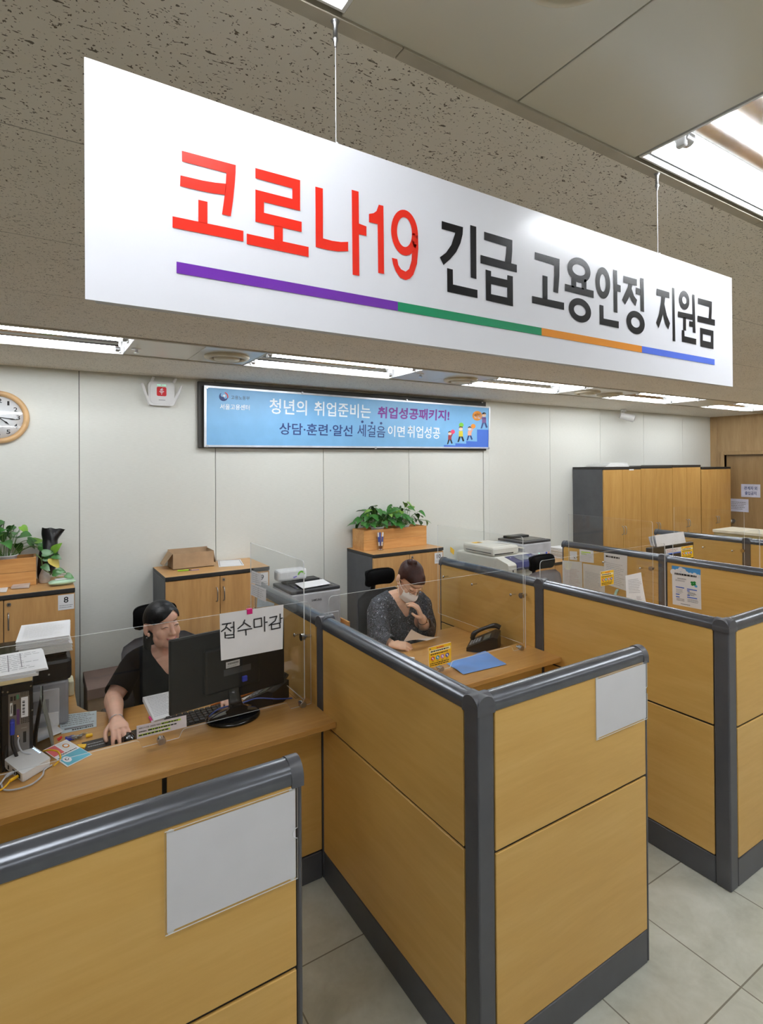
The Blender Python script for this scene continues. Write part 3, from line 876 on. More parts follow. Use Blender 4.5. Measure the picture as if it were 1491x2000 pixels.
def side_screen(label, x, xw, y0, y1, z0=.768, z1=1.413):
    t = thing('side_screen', (x, (y0 + y1) / 2, z0), label, 'clear screen', 'clear side screens fixed to the partitions')
    p = rounded([(y0, z0), (y1, z0), (y1, z1), (y0, z1)], [.012, .012, .012, .018])
    m = MB(); m.slab([(x - .0025, a, b) for a, b in p], (.005, 0, 0), A_CLR, A_EDG); m.build('clear_sheet', None, t)
    for yy in (y0 + .1, (y0 + y1) / 2 + .04, y1 - .07):
        m = MB(); m.cyl((x - .004, yy, 1.045), (xw, yy, 1.045), .0035, M_CHROME, 12); m.ell((x - .006, yy, 1.045), (.005, .0095, .0095), M_CHROME); m.build('knob', None, t)
    m = MB(); m.cyl((x - .012, y0 + .012, 1.058), (x + .008, y0 + .012, 1.058), .0165, M_CHROME, 20); m.cyl((x + .008, y0 + .012, 1.058), (xw, y0 + .012, 1.058), .008, M_CHROME, 14); m.build('standoff', None, t)
    return t
side_screen('tall clear side screen between the two women, with small papers taped on', 1.062, XA, 2.362, 3.10)
side_screen('tall clear side screen right of the masked woman', 2.502, XB, 2.37, 3.20)
side_screen('tall clear side screen in front of the pinned papers', 3.938, XC, 2.43, 3.20)
side_screen('tall clear side screen farthest off, above the black monitor', 5.392, XD, 2.46, 3.10)
# ================================================================== cabinets along the wall
q1 = crop(0, 1000, .33535); q2 = crop(350, 1050, .26828); q3 = crop(640, 960, .30852); q4 = crop(190, 1150, .165)
q5 = crop(700, 1080, .12072); q6 = crop(0, 1020, .13); q7 = crop(860, 1020, .16767); q8 = crop(0, 1280, .1878); zz4 = crop(1000, 860, .3293)
CT = 1.105
def bow_handle(m, x, y, z0, z1):
    m.sweep([(x, y, z0), (x, y - .022, z0 + .012), (x, y - .026, (z0 + z1) / 2), (x, y - .022, z1 - .012), (x, y, z1)], [.0045], M_STEEL, n=10, sub=4)
def cabinet(label, x0, x1, y0, y1, zt, side=None, hz=None, lock=True, group='low cabinets along the wall', top=True, name='cabinet'):
    side = side or M_DGREY
    t = thing(name, ((x0 + x1) / 2, (y0 + y1) / 2, 0), label, 'cabinet', group)
    m = MB(); m.box((x0, y0 + .02, 0), (x1, y1, zt - .028), side, .002); m.build('body', None, t)
    m = MB(); m.box((x0, y0 - .004, zt - .028), (x1, y1, zt - .0005), M_EDGE, .003); tp = m.build('top_board', None, t)
    if top:
        m = MB(); m.box((x0 + .001, y0 - .002, zt - .002), (x1 - .001, y1 - .001, zt), W_CABT); m.build('laminate_surface', None, tp)
    xm = (x0 + x1) / 2
    for i, (a, b) in enumerate(((x0 + .002, xm - .002), (xm + .002, x1 - .002))):
        m = MB(); m.box((a, y0, .06), (b, y0 + .018, zt - .033), W_CAB if top else W_WARD, .0015)
        d = m.build('door', None, t)
        xx = xm - .024 if i == 0 else xm + .024
        m = MB(); bow_handle(m, xx, y0, hz[0], hz[1]); m.build('handle', None, d)
        if lock and i == 1:
            m = MB(); m.cyl((xm + .026, y0, hz[2]), (xm + .026, y0 - .004, hz[2]), .011, M_STEEL, 16); m.cyl((xm + .026, y0 - .004, hz[2]), (xm + .026, y0 - .006, hz[2]), .004, M_GAP, 8); m.build('lock', None, d)
    m = MB(); m.box((x0 + .01, y0 + .03, 0), (x1 - .01, y0 + .04, .058), M_GAP); m.build('plinth', None, t)
    return t
hz = (at_y(*q6(160, 1620), 3.92).z, at_y(*q6(160, 1370), 3.92).z, at_y(*q6(162, 1240), 3.92).z)
cabinet('low cabinet marked 8, planter and black bag on top', -.512, .223, 3.93, WY - .002, CT, hz=hz)
cabinet('low cabinet marked 9 with an open cardboard box on top', .755, 1.490, 3.93, WY - .002, CT, hz=hz)
cabinet('low cabinet marked 10 under the wooden planter, behind the masked woman', 2.393, 3.137, 3.93, WY - .002, CT, hz=hz)
for num, u0, v0, u1, v1, c in (('8', 905, 1245, 1120, 1030, q6), ):
    pass
def cab_sheet(num, x0, x1, z0, z1, y, label):
    m = MB(); m.box((x0, y - .001, z0), (x1, y, z1), M_PAPER)
    f = Frame((x0, y - .001, z0), (x1, y - .001, z0), (x0, y - .001, z1))
    wd = .3 if len(num) == 1 else .5
    f.text(m, num, .5 - wd / 2, .46, .5 + wd / 2, .86, M_PRINT, .012)
    f.lines(m, .08, .1, .98, .36, 2, M_PRINTG, .25, seed=int(num))
    tag(m.build('number_sheet', None, None, ((x0 + x1) / 2, y, z0)), label, 'paper sign', 'numbered sheets on the cabinets')
cab_sheet('8', .131, .217, .975, 1.067, 3.929, 'white sheet printed 8 on the left cabinet')
cab_sheet('9', 1.385, 1.478, .965, 1.062, 3.929, 'white sheet printed 9 on the cabinet behind the clear side screen')
cab_sheet('10', 3.035, 3.125, .965, 1.06, 3.929, 'white sheet printed 10 on the cabinet under the planter')

hw = (at_y(*zz4(655, 560), 3.95).z, at_y(*zz4(655, 510), 3.95).z, at_y(*zz4(672, 580), 3.95).z)
cabinet('tall wooden wardrobe with a grey side, leftmost of the row', 5.475, 6.180, 3.955, WY - .002, 1.805, hz=hw, lock=False, group='tall wardrobes', top=False, name='wardrobe')
cabinet('tall wooden wardrobe in the middle of the row', 6.183, 6.850, 3.955, WY - .002, 1.812, hz=hw, lock=False, group='tall wardrobes', top=False, name='wardrobe')
cabinet('tall wooden wardrobe third in the row, lock below its handles', 6.853, 7.515, 3.955, WY - .002, 1.818, hz=(hw[0], hw[1], hw[0] - .06), group='tall wardrobes', top=False, name='wardrobe')
cabinet('slightly lower wooden wardrobe at the right end of the row, nearest the door', 7.535, 8.30, 3.955, WY - .002, 1.786, side=W_WARD, hz=hw, lock=False, group='tall wardrobes', top=False, name='wardrobe')
m = MB(); a = at_y(*zz4(697, 165), 3.952); b = at_y(*zz4(725, 178), 3.952); m.box((a.x, 3.9535, b.z), (b.x, 3.9548, a.z), M_PAPER)
tag(m.build('paper_slip', None, None, (a.x, 3.953, b.z)), 'tiny white slip at the top of the leftmost wardrobe doors', 'paper')
m = MB()
for i in range(4): m.box((5.58 + i * .05, 4.0 + .02 * i, 1.8055 + .012 * i), (6.02 + i * .02, 4.28, 1.817 + .012 * i), M_PAPER2, .002)
tag(m.build('paper_bundle', None, None, (5.8, 4.1, 1.8055)), 'flat bundle of papers lying on top of the leftmost wardrobe', 'papers')

# door notices
fx = WX1 + .044
for (u0, v0, u1, v1), lb, txt in (((1362, 335, 1475, 262), 'white notice with two lines of blue lettering on the far door', ('관계자 외', '출입금지')), ((1294, 420, 1405, 350), 'white notice of small print above the door knob', None)):
    a = at_x(*zz4(u0, v0), fx); b = at_x(*zz4(u1, v1), fx)
    y0, y1, z0, z1 = a.y, b.y, a.z, b.z
    m = MB(); m.box((fx - .0015, y0, z0), (fx, y1, z1), mat('paper_lilac', (222, 222, 240), .7))
    f = Frame((fx - .0015, y0, z0), (fx - .0015, y1, z0), (fx - .0015, y0, z1))
    if txt:
        f.text(m, txt[0], .16, .55, .84, .83, M_NAVY, .02); f.text(m, txt[1], .2, .17, .8, .44, M_NAVY, .02)
    else:
        f.lines(m, .08, .15, .92, .8, 5, M_PRINTG, .4, seed=4)
    tag(m.build('door_notice', None, None, (fx, (y0 + y1) / 2, z0)), lb, 'paper sign')

# ================================================================== banner on the wall
bt = thing('wall_banner', (2.6, 4.32, 2.0), 'light blue framed banner on the wall under the ceiling lights', 'banner')
TL = Vector((1.117, 4.318, 2.472)); TR = Vector((4.083, 4.318, 2.452)); BL = Vector((1.115, 4.318, 1.998)); BR = Vector((4.070, 4.318, 2.012))
m = MB(); m.slab([BL, BR, TR, TL], (0, .055, 0), mat('banner_box_dark', (60, 58, 54), .5)); m.build('backing_box', None, bt)
m = MB(); m.box((1.082, 4.350, 1.992), (4.06, 4.384, 2.506), mat('banner_box_dark', (60, 58, 54), .5), .003); m.build('backing_board', None, bt)
bf = Frame(BL, BR, TL, TR, lift=.001)
m = MB()
def fr(a0, b0, a1, b1):
    m.slab([bf.p(a0, b0, 0), bf.p(a1, b0, 0), bf.p(a1, b1, 0), bf.p(a0, b1, 0)], (0, -.008, 0), mat('banner_frame_silver', (206, 210, 216), .3, .4))
fr(0, 0, 1, .032); fr(0, .968, 1, 1); fr(0, .032, .006, .968); fr(.994, .032, 1, .968)
m.build('frame', None, bt)
m = MB(); bf.rect(m, .006, .032, .994, .968, M_BANNER, 1); sh = m.build('printed_sheet', None, bt)
cb = crop(380, 640, .41583)
def B(a, b): return at_y(*cb(a, b), 4.318 - .0018)
def btext(mb, s, p, mt, bold=0.0): write(mb, s, B(*p[0]), B(*p[1]), B(*p[2]), B(*p[3]), mt, bold)
m = MB(); btext(m, '청년의', ((352, 404), (528, 413), (353, 332), (529, 342)), M_BWHITE, .012); m.build('white_lettering', None, sh)
m = MB(); btext(m, '취업준비는', ((562, 413), (828, 427), (563, 345), (829, 362)), M_BWHITE, .012); m.build('white_lettering', None, sh)
m = MB(); btext(m, '이면', ((908, 511), (988, 515), (909, 458), (989, 463)), M_BWHITE, .012); m.build('white_lettering', None, sh)
m = MB(); btext(m, '취업성공', ((1000, 516), (1154, 523), (1001, 459), (1155, 468)), M_BWHITE, .012); m.build('white_lettering', None, sh)
m = MB(); btext(m, '서울고용센터', ((120, 384), (259, 388), (120, 357), (260, 363)), M_BWHITE, .015); m.build('white_lettering', None, sh)
m = MB(); btext(m, '상담·훈련·알선', ((398, 502), (742, 511), (399, 445), (743, 458)), M_NAVY, .014); m.build('navy_lettering', None, sh)
m = MB()
btext(m, '세걸음', ((765, 511), (896, 517), (766, 452), (897, 463)), M_NAVY, .006)
for a, b in ((789, 442), (834, 447), (877, 449)): m.flat([B(a + 6 * math.cos(t * PI / 6), b + 6 * math.sin(t * PI / 6)) for t in range(12)], M_NAVY)
m.build('navy_lettering', None, sh)
m = MB(); btext(m, '고용노동부', ((172, 337), (259, 341), (172, 318), (260, 323)), mat('banner_slate', (70, 92, 120), .5), .012)
m.build('navy_lettering', None, sh)
m = MB(); btext(m, '취업성공패키지!', ((860, 425), (1197, 438), (862, 370), (1199, 387)), M_BPURP, .03); m.build('purple_lettering', None, sh)
# round swirl emblem
m = MB(); cx, cy, r = 137, 324, 21
def cir(cx, cy, r, a0, a1, n=20): return [(cx + r * math.cos(a0 + (a1 - a0) * i / n), cy + r * math.sin(a0 + (a1 - a0) * i / n)) for i in range(n + 1)]
blue = cir(cx, cy, r, .35, PI + .6) + cir(cx - 8, cy - 6, 9, PI + .6, .1, 12) + cir(cx + 6, cy + 4, 9, PI, .35, 10)
m.flat([B(*p) for p in cir(cx, cy, r, 0.3, PI + .9) + cir(cx - 5, cy - 8, 9, PI + .9, .6, 10)[::1] + cir(cx + 9, cy + 2, 8, PI, .3, 10)], M_NAVY)
m.flat([B(*p) for p in cir(cx, cy, r + 1, -1.3, .3) + cir(cx - 2, cy + 1, r - 2, .2, -1.2)], mat('emblem_red', (214, 50, 54), .5))
m.flat([B(*p) for p in cir(cx + 3, cy - 4, 6, 0, 2 * PI)[:-1]], M_BWHITE)
m.build('round_emblem', None, sh)
# steps with four little figures
m = MB()
m.flat([B(*p) for p in [(1172, 561), (1172, 551), (1226, 553), (1226, 543), (1277, 545), (1277, 532), (1328, 535), (1328, 478), (1383, 480), (1383, 570)]], M_STEP)
m.build('printed_steps', None, sh)
def fig(x, y, h, top, legs, ball, ballc, by, bx_):
    m = MB()
    sk = mat('print_skin', (244, 206, 180), .5); dk = M_PRINT
    m.flat([B(*p) for p in cir(x, y - h * .84, h * .12, 0, 2 * PI)[:-1]], sk)
    m.flat([B(*p) for p in cir(x, y - h * .88, h * .125, PI, 2 * PI)], dk)
    m.flat([B(*p) for p in [(x - h * .12, y - h * .7), (x + h * .12, y - h * .7), (x + h * .13, y - h * .36), (x - h * .13, y - h * .36)]], top)
    m.flat([B(*p) for p in [(x - h * .12, y - h * .36), (x, y - h * .36), (x - h * .12, y - h * .02), (x - h * .22, y)]], legs)
    m.flat([B(*p) for p in [(x, y - h * .36), (x + h * .12, y - h * .36), (x + h * .22, y - h * .08), (x + h * .12, y - h * .04)]], legs)
    m.flat([B(*p) for p in [(x + h * .08, y - h * .66), (bx_ - 2, by + 4), (bx_ + 2, by + 7), (x + h * .12, y - h * .52)]], top)
    m.build('printed_figure', None, sh)
    m = MB(); m.flat([B(*p) for p in cir(bx_, by, ball, 0, 2 * PI)[:-1]], ballc)
    if ball > 20: btext(m, '취업', ((bx_ - 15, by + 12), (bx_ + 15, by + 13), (bx_ - 15, by - 11), (bx_ + 15, by - 10)), M_BWHITE, .02)
    m.build('printed_ball', None, sh)
fig(1200, 548, 62, mat('print_maroon', (150, 46, 50), .5), M_PRINT, 10, mat('print_rose', (232, 60, 110), .5), 489, 1214)
fig(1252, 538, 75, mat('print_yellow', (226, 208, 50), .5), M_PRINT, 11, mat('print_lime', (124, 200, 60), .5), 457, 1254)
fig(1293, 530, 66, mat('print_peach', (240, 170, 140), .5), M_NAVY, 11, M_ORANGE, 463, 1310)
fig(1361, 474, 76, mat('print_mauve', (128, 92, 150), .5), M_NAVY, 23, M_ORANGE, 414, 1329)
m = MB()
for a, b in ((58, 281), (507, 307), (998, 341), (1352, 350), (60, 556), (852, 565), (1384, 566)):
    c = at_y(*cb(a, b), 4.31); m.cyl((c.x, 4.316, c.z), (c.x, 4.305, c.z), .010, M_STEEL, 14)
m.build('screw', None, bt)

# ================================================================== clock, wireless box, wall camera
ck = thing('wall_clock', (-.186, WY, 2.18), 'round wall clock in a pale wooden ring at the left edge', 'clock')
Mx = Matrix.Translation((-.186, WY - .001, 2.18)) @ Matrix.Rotation(PI / 2, 4, 'X')
m = MB(Mx); m.lathe([(.172, 0), (.172, .022), (.166, .034), (.152, .038), (.140, .030), (.136, .012), (.136, 0)], W_CLOCK, 64); m.build('wooden_ring', None, ck)
m = MB(Mx); m.lathe([(.137, .004), (.137, .010), (.002, .010)], mat('clock_face', (236, 238, 242), .4, var=.01), 48); fc_ = m.build('dial', None, ck)
m = MB()
for h in range(1, 13):
    a = h * PI / 6; rr = .108; cx, cz = -.186 + rr * math.sin(a), 2.18 + rr * math.cos(a)
    s = str(h); wd = .011 if len(s) == 1 else .019
    if s == '1': wd = .006
    write(m, s, (cx - wd, WY - .0125, cz - .014), (cx + wd, WY - .0125, cz - .014), (cx - wd, WY - .0125, cz + .014), (cx + wd, WY - .0125, cz + .014), M_PRINT, .01)
m.build('numerals', None, fc_)
for ang, ln, wd, nm in ((math.radians(128), .075, .006, 'hour_hand'), (math.radians(98), .105, .005, 'minute_hand')):
    m = MB(); d = Vector((math.sin(ang), 0, math.cos(ang))); e = Vector((d.z, 0, -d.x)); c = Vector((-.186, WY - .015, 2.18))
    m.slab([c - d * .02 - e * .002, c - d * .02 + e * .002, c + d * ln * .55 + e * .0025, c + d * ln * .7 + e * wd, c + d * ln, c + d * ln * .7 - e * wd, c + d * ln * .55 - e * .0025], (0, -.001, 0), M_PRINT); m.build(nm, None, ck)
m = MB(Mx); m.lathe([(.136, .024), (.136, .025), (.002, .025)], A_CLR, 48); m.build('glass', None, ck)

wf = thing('wireless_box', (.813, WY - .04, 2.30), 'white wireless box with four stubby antennas and red logo on the wall', 'wifi router')
x0, x1, z0, z1 = .722, .905, 2.303, 2.478
m = MB(); p = rounded([(x0, z0), (x1, z0), (x1, z1), (x0, z1)], [.03] * 4)
m.slab([(a, WY - .045, b) for a, b in p], (0, .044, 0), M_WHITEP)
p = rounded([(x0 + .012, z0 + .012), (x1 - .012, z0 + .012), (x1 - .012, z1 - .012), (x0 + .012, z1 - .012)], [.036] * 4)
m.slab([(a, WY - .052, b) for a, b in p], (0, .01, 0), M_WHITEP); m.build('case', None, wf)
m = MB(); c = at_y(*crop(0, 600, .3353)(942, 491), WY - .053); h = .034
m.flat([(c.x + a, WY - .0528, c.z + b) for a, b in rounded([(-h, -h), (h, -h), (h, h), (-h, h)], [.012] * 4)], mat('logo_red', (214, 30, 40), .35))
for rr in (.007, .0145, .022):
    o = [(c.x + (rr + .003) * math.cos(t), WY - .0534, c.z - .018 + (rr + .003) * math.sin(t)) for t in [PI * .25 + PI * .5 * i / 8 for i in range(9)]]
    i_ = [(c.x + (rr - .001) * math.cos(t), WY - .0534, c.z - .018 + (rr - .001) * math.sin(t)) for t in [PI * .75 - PI * .5 * i / 8 for i in range(9)]]
    m.flat(o + i_, M_BWHITE)
m.flat([(c.x + .0035 * math.cos(t * PI / 5), WY - .0534, c.z - .019 + .0035 * math.sin(t * PI / 5)) for t in range(10)], M_BWHITE)
m.flat([(c.x - .004, WY - .0534, c.z + .010), (c.x + .014, WY - .0534, c.z + .014), (c.x + .004, WY - .0534, c.z + .02), (c.x + .012, WY - .0534, c.z + .03), (c.x - .012, WY - .0534, c.z + .014)], M_BWHITE)
m.build('logo', None, wf)
m = MB()
for i in (-3, -2, -1, 1, 2, 3): m.cyl((c.x + i * .009, WY - .052, z1 - .024), (c.x + i * .009, WY - .0536, z1 - .024), .0022, MATS['led_green'], 8)
m.build('status_lamp', None, wf)
f = Frame((c.x - .02, WY - .0522, z0 + .036), (c.x + .02, WY - .0522, z0 + .036), (c.x - .02, WY - .0522, z0 + .044))
m = MB(); f.lines(m, 0, 0, 1.2, 1, 1, M_PRINTG, .6); m.build('small_print', None, wf)
c5 = crop(0, 600, .3353)
for b0, b1 in (((872, 568), (828, 442)), ((1006, 570), (1061, 458)), ((880, 440), (897, 390)), ((1012, 440), (1026, 397))):
    a = at_y(*c5(*b0), WY - .03); b = at_y(*c5(*b1), WY - .06)
    b = Vector((b.x, b.y, min(b.z, CZ - .012)))
    m = MB(); m.sweep([a, a.lerp(b, .12), a.lerp(b, .9), b], [(.011, .007), (.012, .008), (.0095, .007), (.008, .006)], M_WHITEP, side=(1, 0, .2), n=12); m.build('antenna', None, wf)

wc = thing('wall_camera', (6.2, 4.2, 2.45), 'small white security camera under the ceiling, over the far cabinets', 'camera')
a = at_y(*crop(850, 640, .42993)(858, 372), 4.25); b = at_y(*crop(850, 640, .42993)(876, 388), 4.17)
m = MB(); m.cyl(Vector((a.x, 4.25, CZ - .001)), Vector((a.x, 4.25, CZ - .03)), .035, M_WHITEP, 20); m.cyl((a.x, 4.25, CZ - .03), (a.x, 4.25, CZ - .065), .012, M_WHITEP); m.build('bracket', None, wc)
m = MB(); m.cyl((a.x - .05, 4.27, CZ - .075), (a.x + .08, 4.17, CZ - .12), .038, M_WHITEP, 20, .045); bd = m.build('camera_body', None, wc)
m = MB(); m.cyl((a.x + .08, 4.17, CZ - .12), (a.x + .083, 4.168, CZ - .121), .036, M_BLACKG, 20); m.build('lens', None, wc)

# ================================================================== planters and plants
def leaf(m, base, d, up, ln, wd, mt, fold=.25, droop=.35):
    """heart shaped leaf: base point, direction, up vector"""
    d = Vector(d).normalized(); up = Vector(up); up = (up - d * up.dot(d)).normalized(); s = d.cross(up)
    prof = [(-.08, .0), (-.1, .28), (.0, .46), (.18, .54), (.4, .48), (.62, .34), (.82, .17), (1.0, .0)]
    vs = []; n = len(prof)
    for t, w_ in prof:
        z = -droop * max(t, 0) ** 2 * ln
        c = Vector(base) + d * (max(t, -.02) * ln) + up * z
        c0 = Vector(base) + d * ((t if w_ else max(t, 0)) * ln) + up * z
        vs += [c0 - s * (w_ * wd) + up * (w_ * wd * fold), c + Vector((0, 0, 0)), c0 + s * (w_ * wd) + up * (w_ * wd * fold)]
    fs = []
    for i in range(n - 1):
        for k in (0, 1): fs.append((i * 3 + k, i * 3 + k + 1, i * 3 + k + 4, i * 3 + k + 3))
    m.add(vs, fs, mt, True)
def pothos(label, c, spread, height, n, seed, zoff=0, sx=1.0):
    """leafy pothos in a white pot; c = middle of the pot rim"""
    rnd = random.Random(seed)
    t = thing('pothos_plant', (c[0], c[1], c[2] - .09), label, 'plant', 'pothos plants in the wooden planters')
    m = MB(); m.lathe([(.045, -.085), (.058, -.004), (.064, 0), (.064, .006), (.056, .006), (.054, -.012)], M_WHITEP, 28, c); m.build('pot', None, t)
    m = MB(); m.lathe([(.002, -.008), (.054, -.012)], M_SOIL, 20, c); m.build('soil', None, t)
    ml = MB(); ms = MB()
    for i in range(n):
        a = rnd.uniform(0, 2 * PI); q = rnd.random() ** .7
        tip = Vector(c) + Vector((math.cos(a) * spread * q * sx, math.sin(a) * spread * q * .55, height * (1 - q * q * .85) * rnd.uniform(.55, 1.0) + zoff))
        st = Vector(c) + Vector((math.cos(a) * .03, math.sin(a) * .03, -.008))
        md = st.lerp(tip, .55) + Vector((0, 0, .03))
        ms.sweep([st, md, tip], [.0016], M_STEM, n=6, sub=3)
        d = Vector((math.cos(a + rnd.uniform(-.9, .9)), math.sin(a + rnd.uniform(-.9, .9)) - .25, rnd.uniform(-.75, .15)))
        ln = rnd.uniform(.06, .095)
        leaf(ml, tip, d, (rnd.uniform(-.3, .3), rnd.uniform(-.8, -.1), 1), ln, ln * .78, M_LEAFL if rnd.random() < .18 else M_LEAF, rnd.uniform(.1, .4), rnd.uniform(.1, .5))
    ms.build('stems', None, t); ml.build('leaves', None, t)
    return t
def planter(label, x0, x1, y0, y1, z0, z1):
    t = thing('wooden_planter', ((x0 + x1) / 2, (y0 + y1) / 2, z0), label, 'planter', 'pine planters on the cabinets')
    zm = (z0 + z1) / 2; th = .014
    for a, b in ((z0, zm - .0008), (zm + .0008, z1)):
        m = MB(); m.box((x0, y0, a), (x1, y0 + th, b), W_PINE, .0015); m.build('front_board', None, t)
    m = MB(); m.box((x0, y1 - th, z0), (x1, y1, z1), W_PINE, .0015); m.build('back_board', None, t)
    for a in (x0 + .001, x1 - th - .001):
        m = MB(); m.box((a, y0 + th, z0), (a + th, y1 - th, z1), W_PINE, .0015); m.build('end_board', None, t)
    m = MB(); m.box((x0 + th, y0 + th, z0), (x1 - th, y1 - th, z0 + .012), W_PINE); m.build('bottom_board', None, t)
    return t
# knots on the planter fronts are part of the board
PX0, PX1, PY0 = at_y(*q3(230, 300), 4.13).x, at_y(*q3(628, 290), 4.13).x, 4.13
PZ1 = at_y(*q3(430, 232), 4.13).z
planter('pine planter on the cabinet marked 10', PX0, PX1, PY0, 4.33, CT + .001, PZ1)
pothos('leafy green pothos in the left pot of the planter on cabinet 10', (PX0 + .2, 4.23, PZ1 + .008), .24, .2, 46, 3)
pothos('leafy green pothos in the right pot of the planter on cabinet 10', (PX1 - .2, 4.23, PZ1 + .008), .25, .22, 50, 5)
LX1 = at_y(*q6(545, 700), 4.16).x; LZ = at_y(*q6(300, 545), 4.16).z
planter('pine planter beside the black bag on cabinet 8', LX1 - .62, LX1, 4.16, 4.34, CT + .001, LZ)
pothos('big leaved pothos in the planter beside the black bag', (LX1 - .16, 4.25, LZ + .012), .2, .22, 40, 11)
m = MB(); ms = MB()
rt = thing('trailing_vine', (LX1 + .03, 4.12, CT), 'trailing vine with green and yellowed leaves before the black bag', 'plant')
vine = [at_y(*q6(540, 480), 4.14), at_y(*q6(620, 560), 4.12), at_y(*q6(650, 700), 4.10), at_y(*q6(780, 780), 4.08), at_z(*q6(880, 832), CT + .006), at_z(*q6(1020, 828), CT + .006)]
ms.sweep(vine, [.0025], M_STEM, n=7, sub=5)
for (u, v), y, d, ln, mt in (((640, 470), 4.1, (1, -.2, .1), .07, M_LEAF), ((660, 540), 4.1, (1, -.3, -.2), .06, M_LEAF), ((800, 430), 4.09, (.5, -.3, .6), .07, M_LEAFL), ((770, 545), 4.09, (.6, -.3, -.8), .08, M_LEAFY), ((805, 500), 4.09, (.5, -.5, -.2), .06, M_LEAF), ((650, 650), 4.09, (.4, -.5, -.3), .06, M_LEAF), ((800, 770), 4.06, (.9, -.4, .2), .065, M_LEAF), ((860, 720), 4.06, (.7, -.3, -.2), .055, M_LEAF), ((990, 790), 4.05, (.6, -.4, -.25), .055, M_LEAF)):
    b = at_y(*q6(u, v), y); leaf(m, b, d, (0, -.9, .6), ln, ln * .7, mt, .15, .2)
    j = min(vine, key=lambda q: (q - b).length); ms.sweep([j, b], [.0015], M_STEM, n=6)
ms.build('stem', None, rt); m.build('leaves', None, rt)

# black plastic bag standing on cabinet 8: a crumpled shell
bg = MB()
def bagp(u, v, y): return at_y(*q6(u, v), y)
rows = [((560, 660), 850, 840), ((545, 830), 740, 750), ((560, 870), 560, 560), ((590, 880), 400, 400), ((640, 870), 300, 290), ((640, 880), 250, 250), ((615, 950), 190, 150), ((622, 985), 85, 105)]
vs = []; nn = 18
for k, ((ua, ub), va, vb) in enumerate(rows):
    A = bagp(ua, va, 4.27); Bq = bagp(ub, vb, 4.27); c = (A + Bq) / 2; hx = (Bq.x - A.x) / 2
    dp = [.055, .06, .058, .05, .04, .036, .03, .022][k]
    if k == 0: c.z = CT + .004
    for j in range(nn):
        t = 2 * PI * j / nn
        wob = 1 + .10 * math.sin(5 * t + k * 1.7) + .05 * math.sin(9 * t - k)
        vs.append((c.x + hx * math.cos(t) * (1 + .05 * math.sin(3 * t + k)), c.y + dp * math.sin(t) * wob, c.z + (Bq.z - A.z) / 2 * math.cos(t) * (k > 0) + .006 * math.sin(7 * t + 2 * k) * (k > 0)))
K = len(rows)
bg.add(vs, [(i * nn + j, i * nn + (j + 1) % nn, (i + 1) * nn + (j + 1) % nn, (i + 1) * nn + j) for i in range(K - 1) for j in range(nn)] + [tuple(range(nn - 1, -1, -1))], M_BAG, True)
o = bg.build('plastic_bag', None, None, (.1, 4.27, CT)); tag(o, 'crumpled black plastic bag standing behind the vine on cabinet 8', 'bag')
o.modifiers.new('sub', 'SUBSURF').render_levels = 2
# clear bag of pebbles beside the planter
m = MB(); c = at_z(*q6(600, 885), CT)
m.lathe([(.028, .002), (.034, .02), (.03, .05), (.016, .085), (.008, .12)], mat('clear_bag_grey', (176, 166, 156), .3, var=.3), 14, (LX1 + .045, 4.2, CT)); tag(m.build('small_plastic_bag', None, None, (LX1 + .045, 4.2, CT)), 'small greyish plastic bag between the planter and the black bag', 'bag')
# wet wipes pack
wp = thing('wet_wipes_pack', (.16, 4.03, CT), 'pale green wet wipes pack on the cabinet marked 8', 'wipes pack')
Mq = Matrix.Translation((.158, 4.055, CT)) @ Matrix.Rotation(.06, 4, 'Z')
m = MB(Mq); n = 12; vs = []
for i in range(n + 1):
    t = i / n; x = -.075 + .15 * t; e = math.sin(PI * t) ** .35 if 0 < t < 1 else 0
    for j in range(n):
        a = 2 * PI * j / n; vs.append((x, .042 * math.cos(a) * (.8 + .2 * e), .021 + .0185 * math.sin(a) * e))
m.add(vs, [(i * n + j, i * n + (j + 1) % n, (i + 1) * n + (j + 1) % n, (i + 1) * n + j) for i in range(n) for j in range(n)], mat('wipes_green', (190, 226, 196), .3), True)
m.build('pack', None, wp)
m = MB(Mq); m.box((-.04, -.024, .036), (.045, .024, .043), M_WHITEP, .004); m.build('flip_lid', None, wp)
m = MB(); c = [at_z(*q6(*p), CT + .004) for p in ((165, 1000), (440, 985), (460, 925), (215, 945))]
m.slab(c, (0, 0, .012), mat('clear_wrap', (214, 206, 204), .25, var=.1)); tag(m.build('plastic_wrapper', None, None, c[0]), 'flat clear wrapper lying before the planter on cabinet 8', 'wrapper')
m = MB(); c = [at_z(*q6(*p), CT + .002) for p in ((0, 1050), (95, 1050), (130, 965), (0, 990))]
m.slab(c, (0, 0, .001), M_PAPER); tag(m.build('paper_sheet', None, None, c[0]), 'white sheet at the left edge on top of cabinet 8', 'paper')

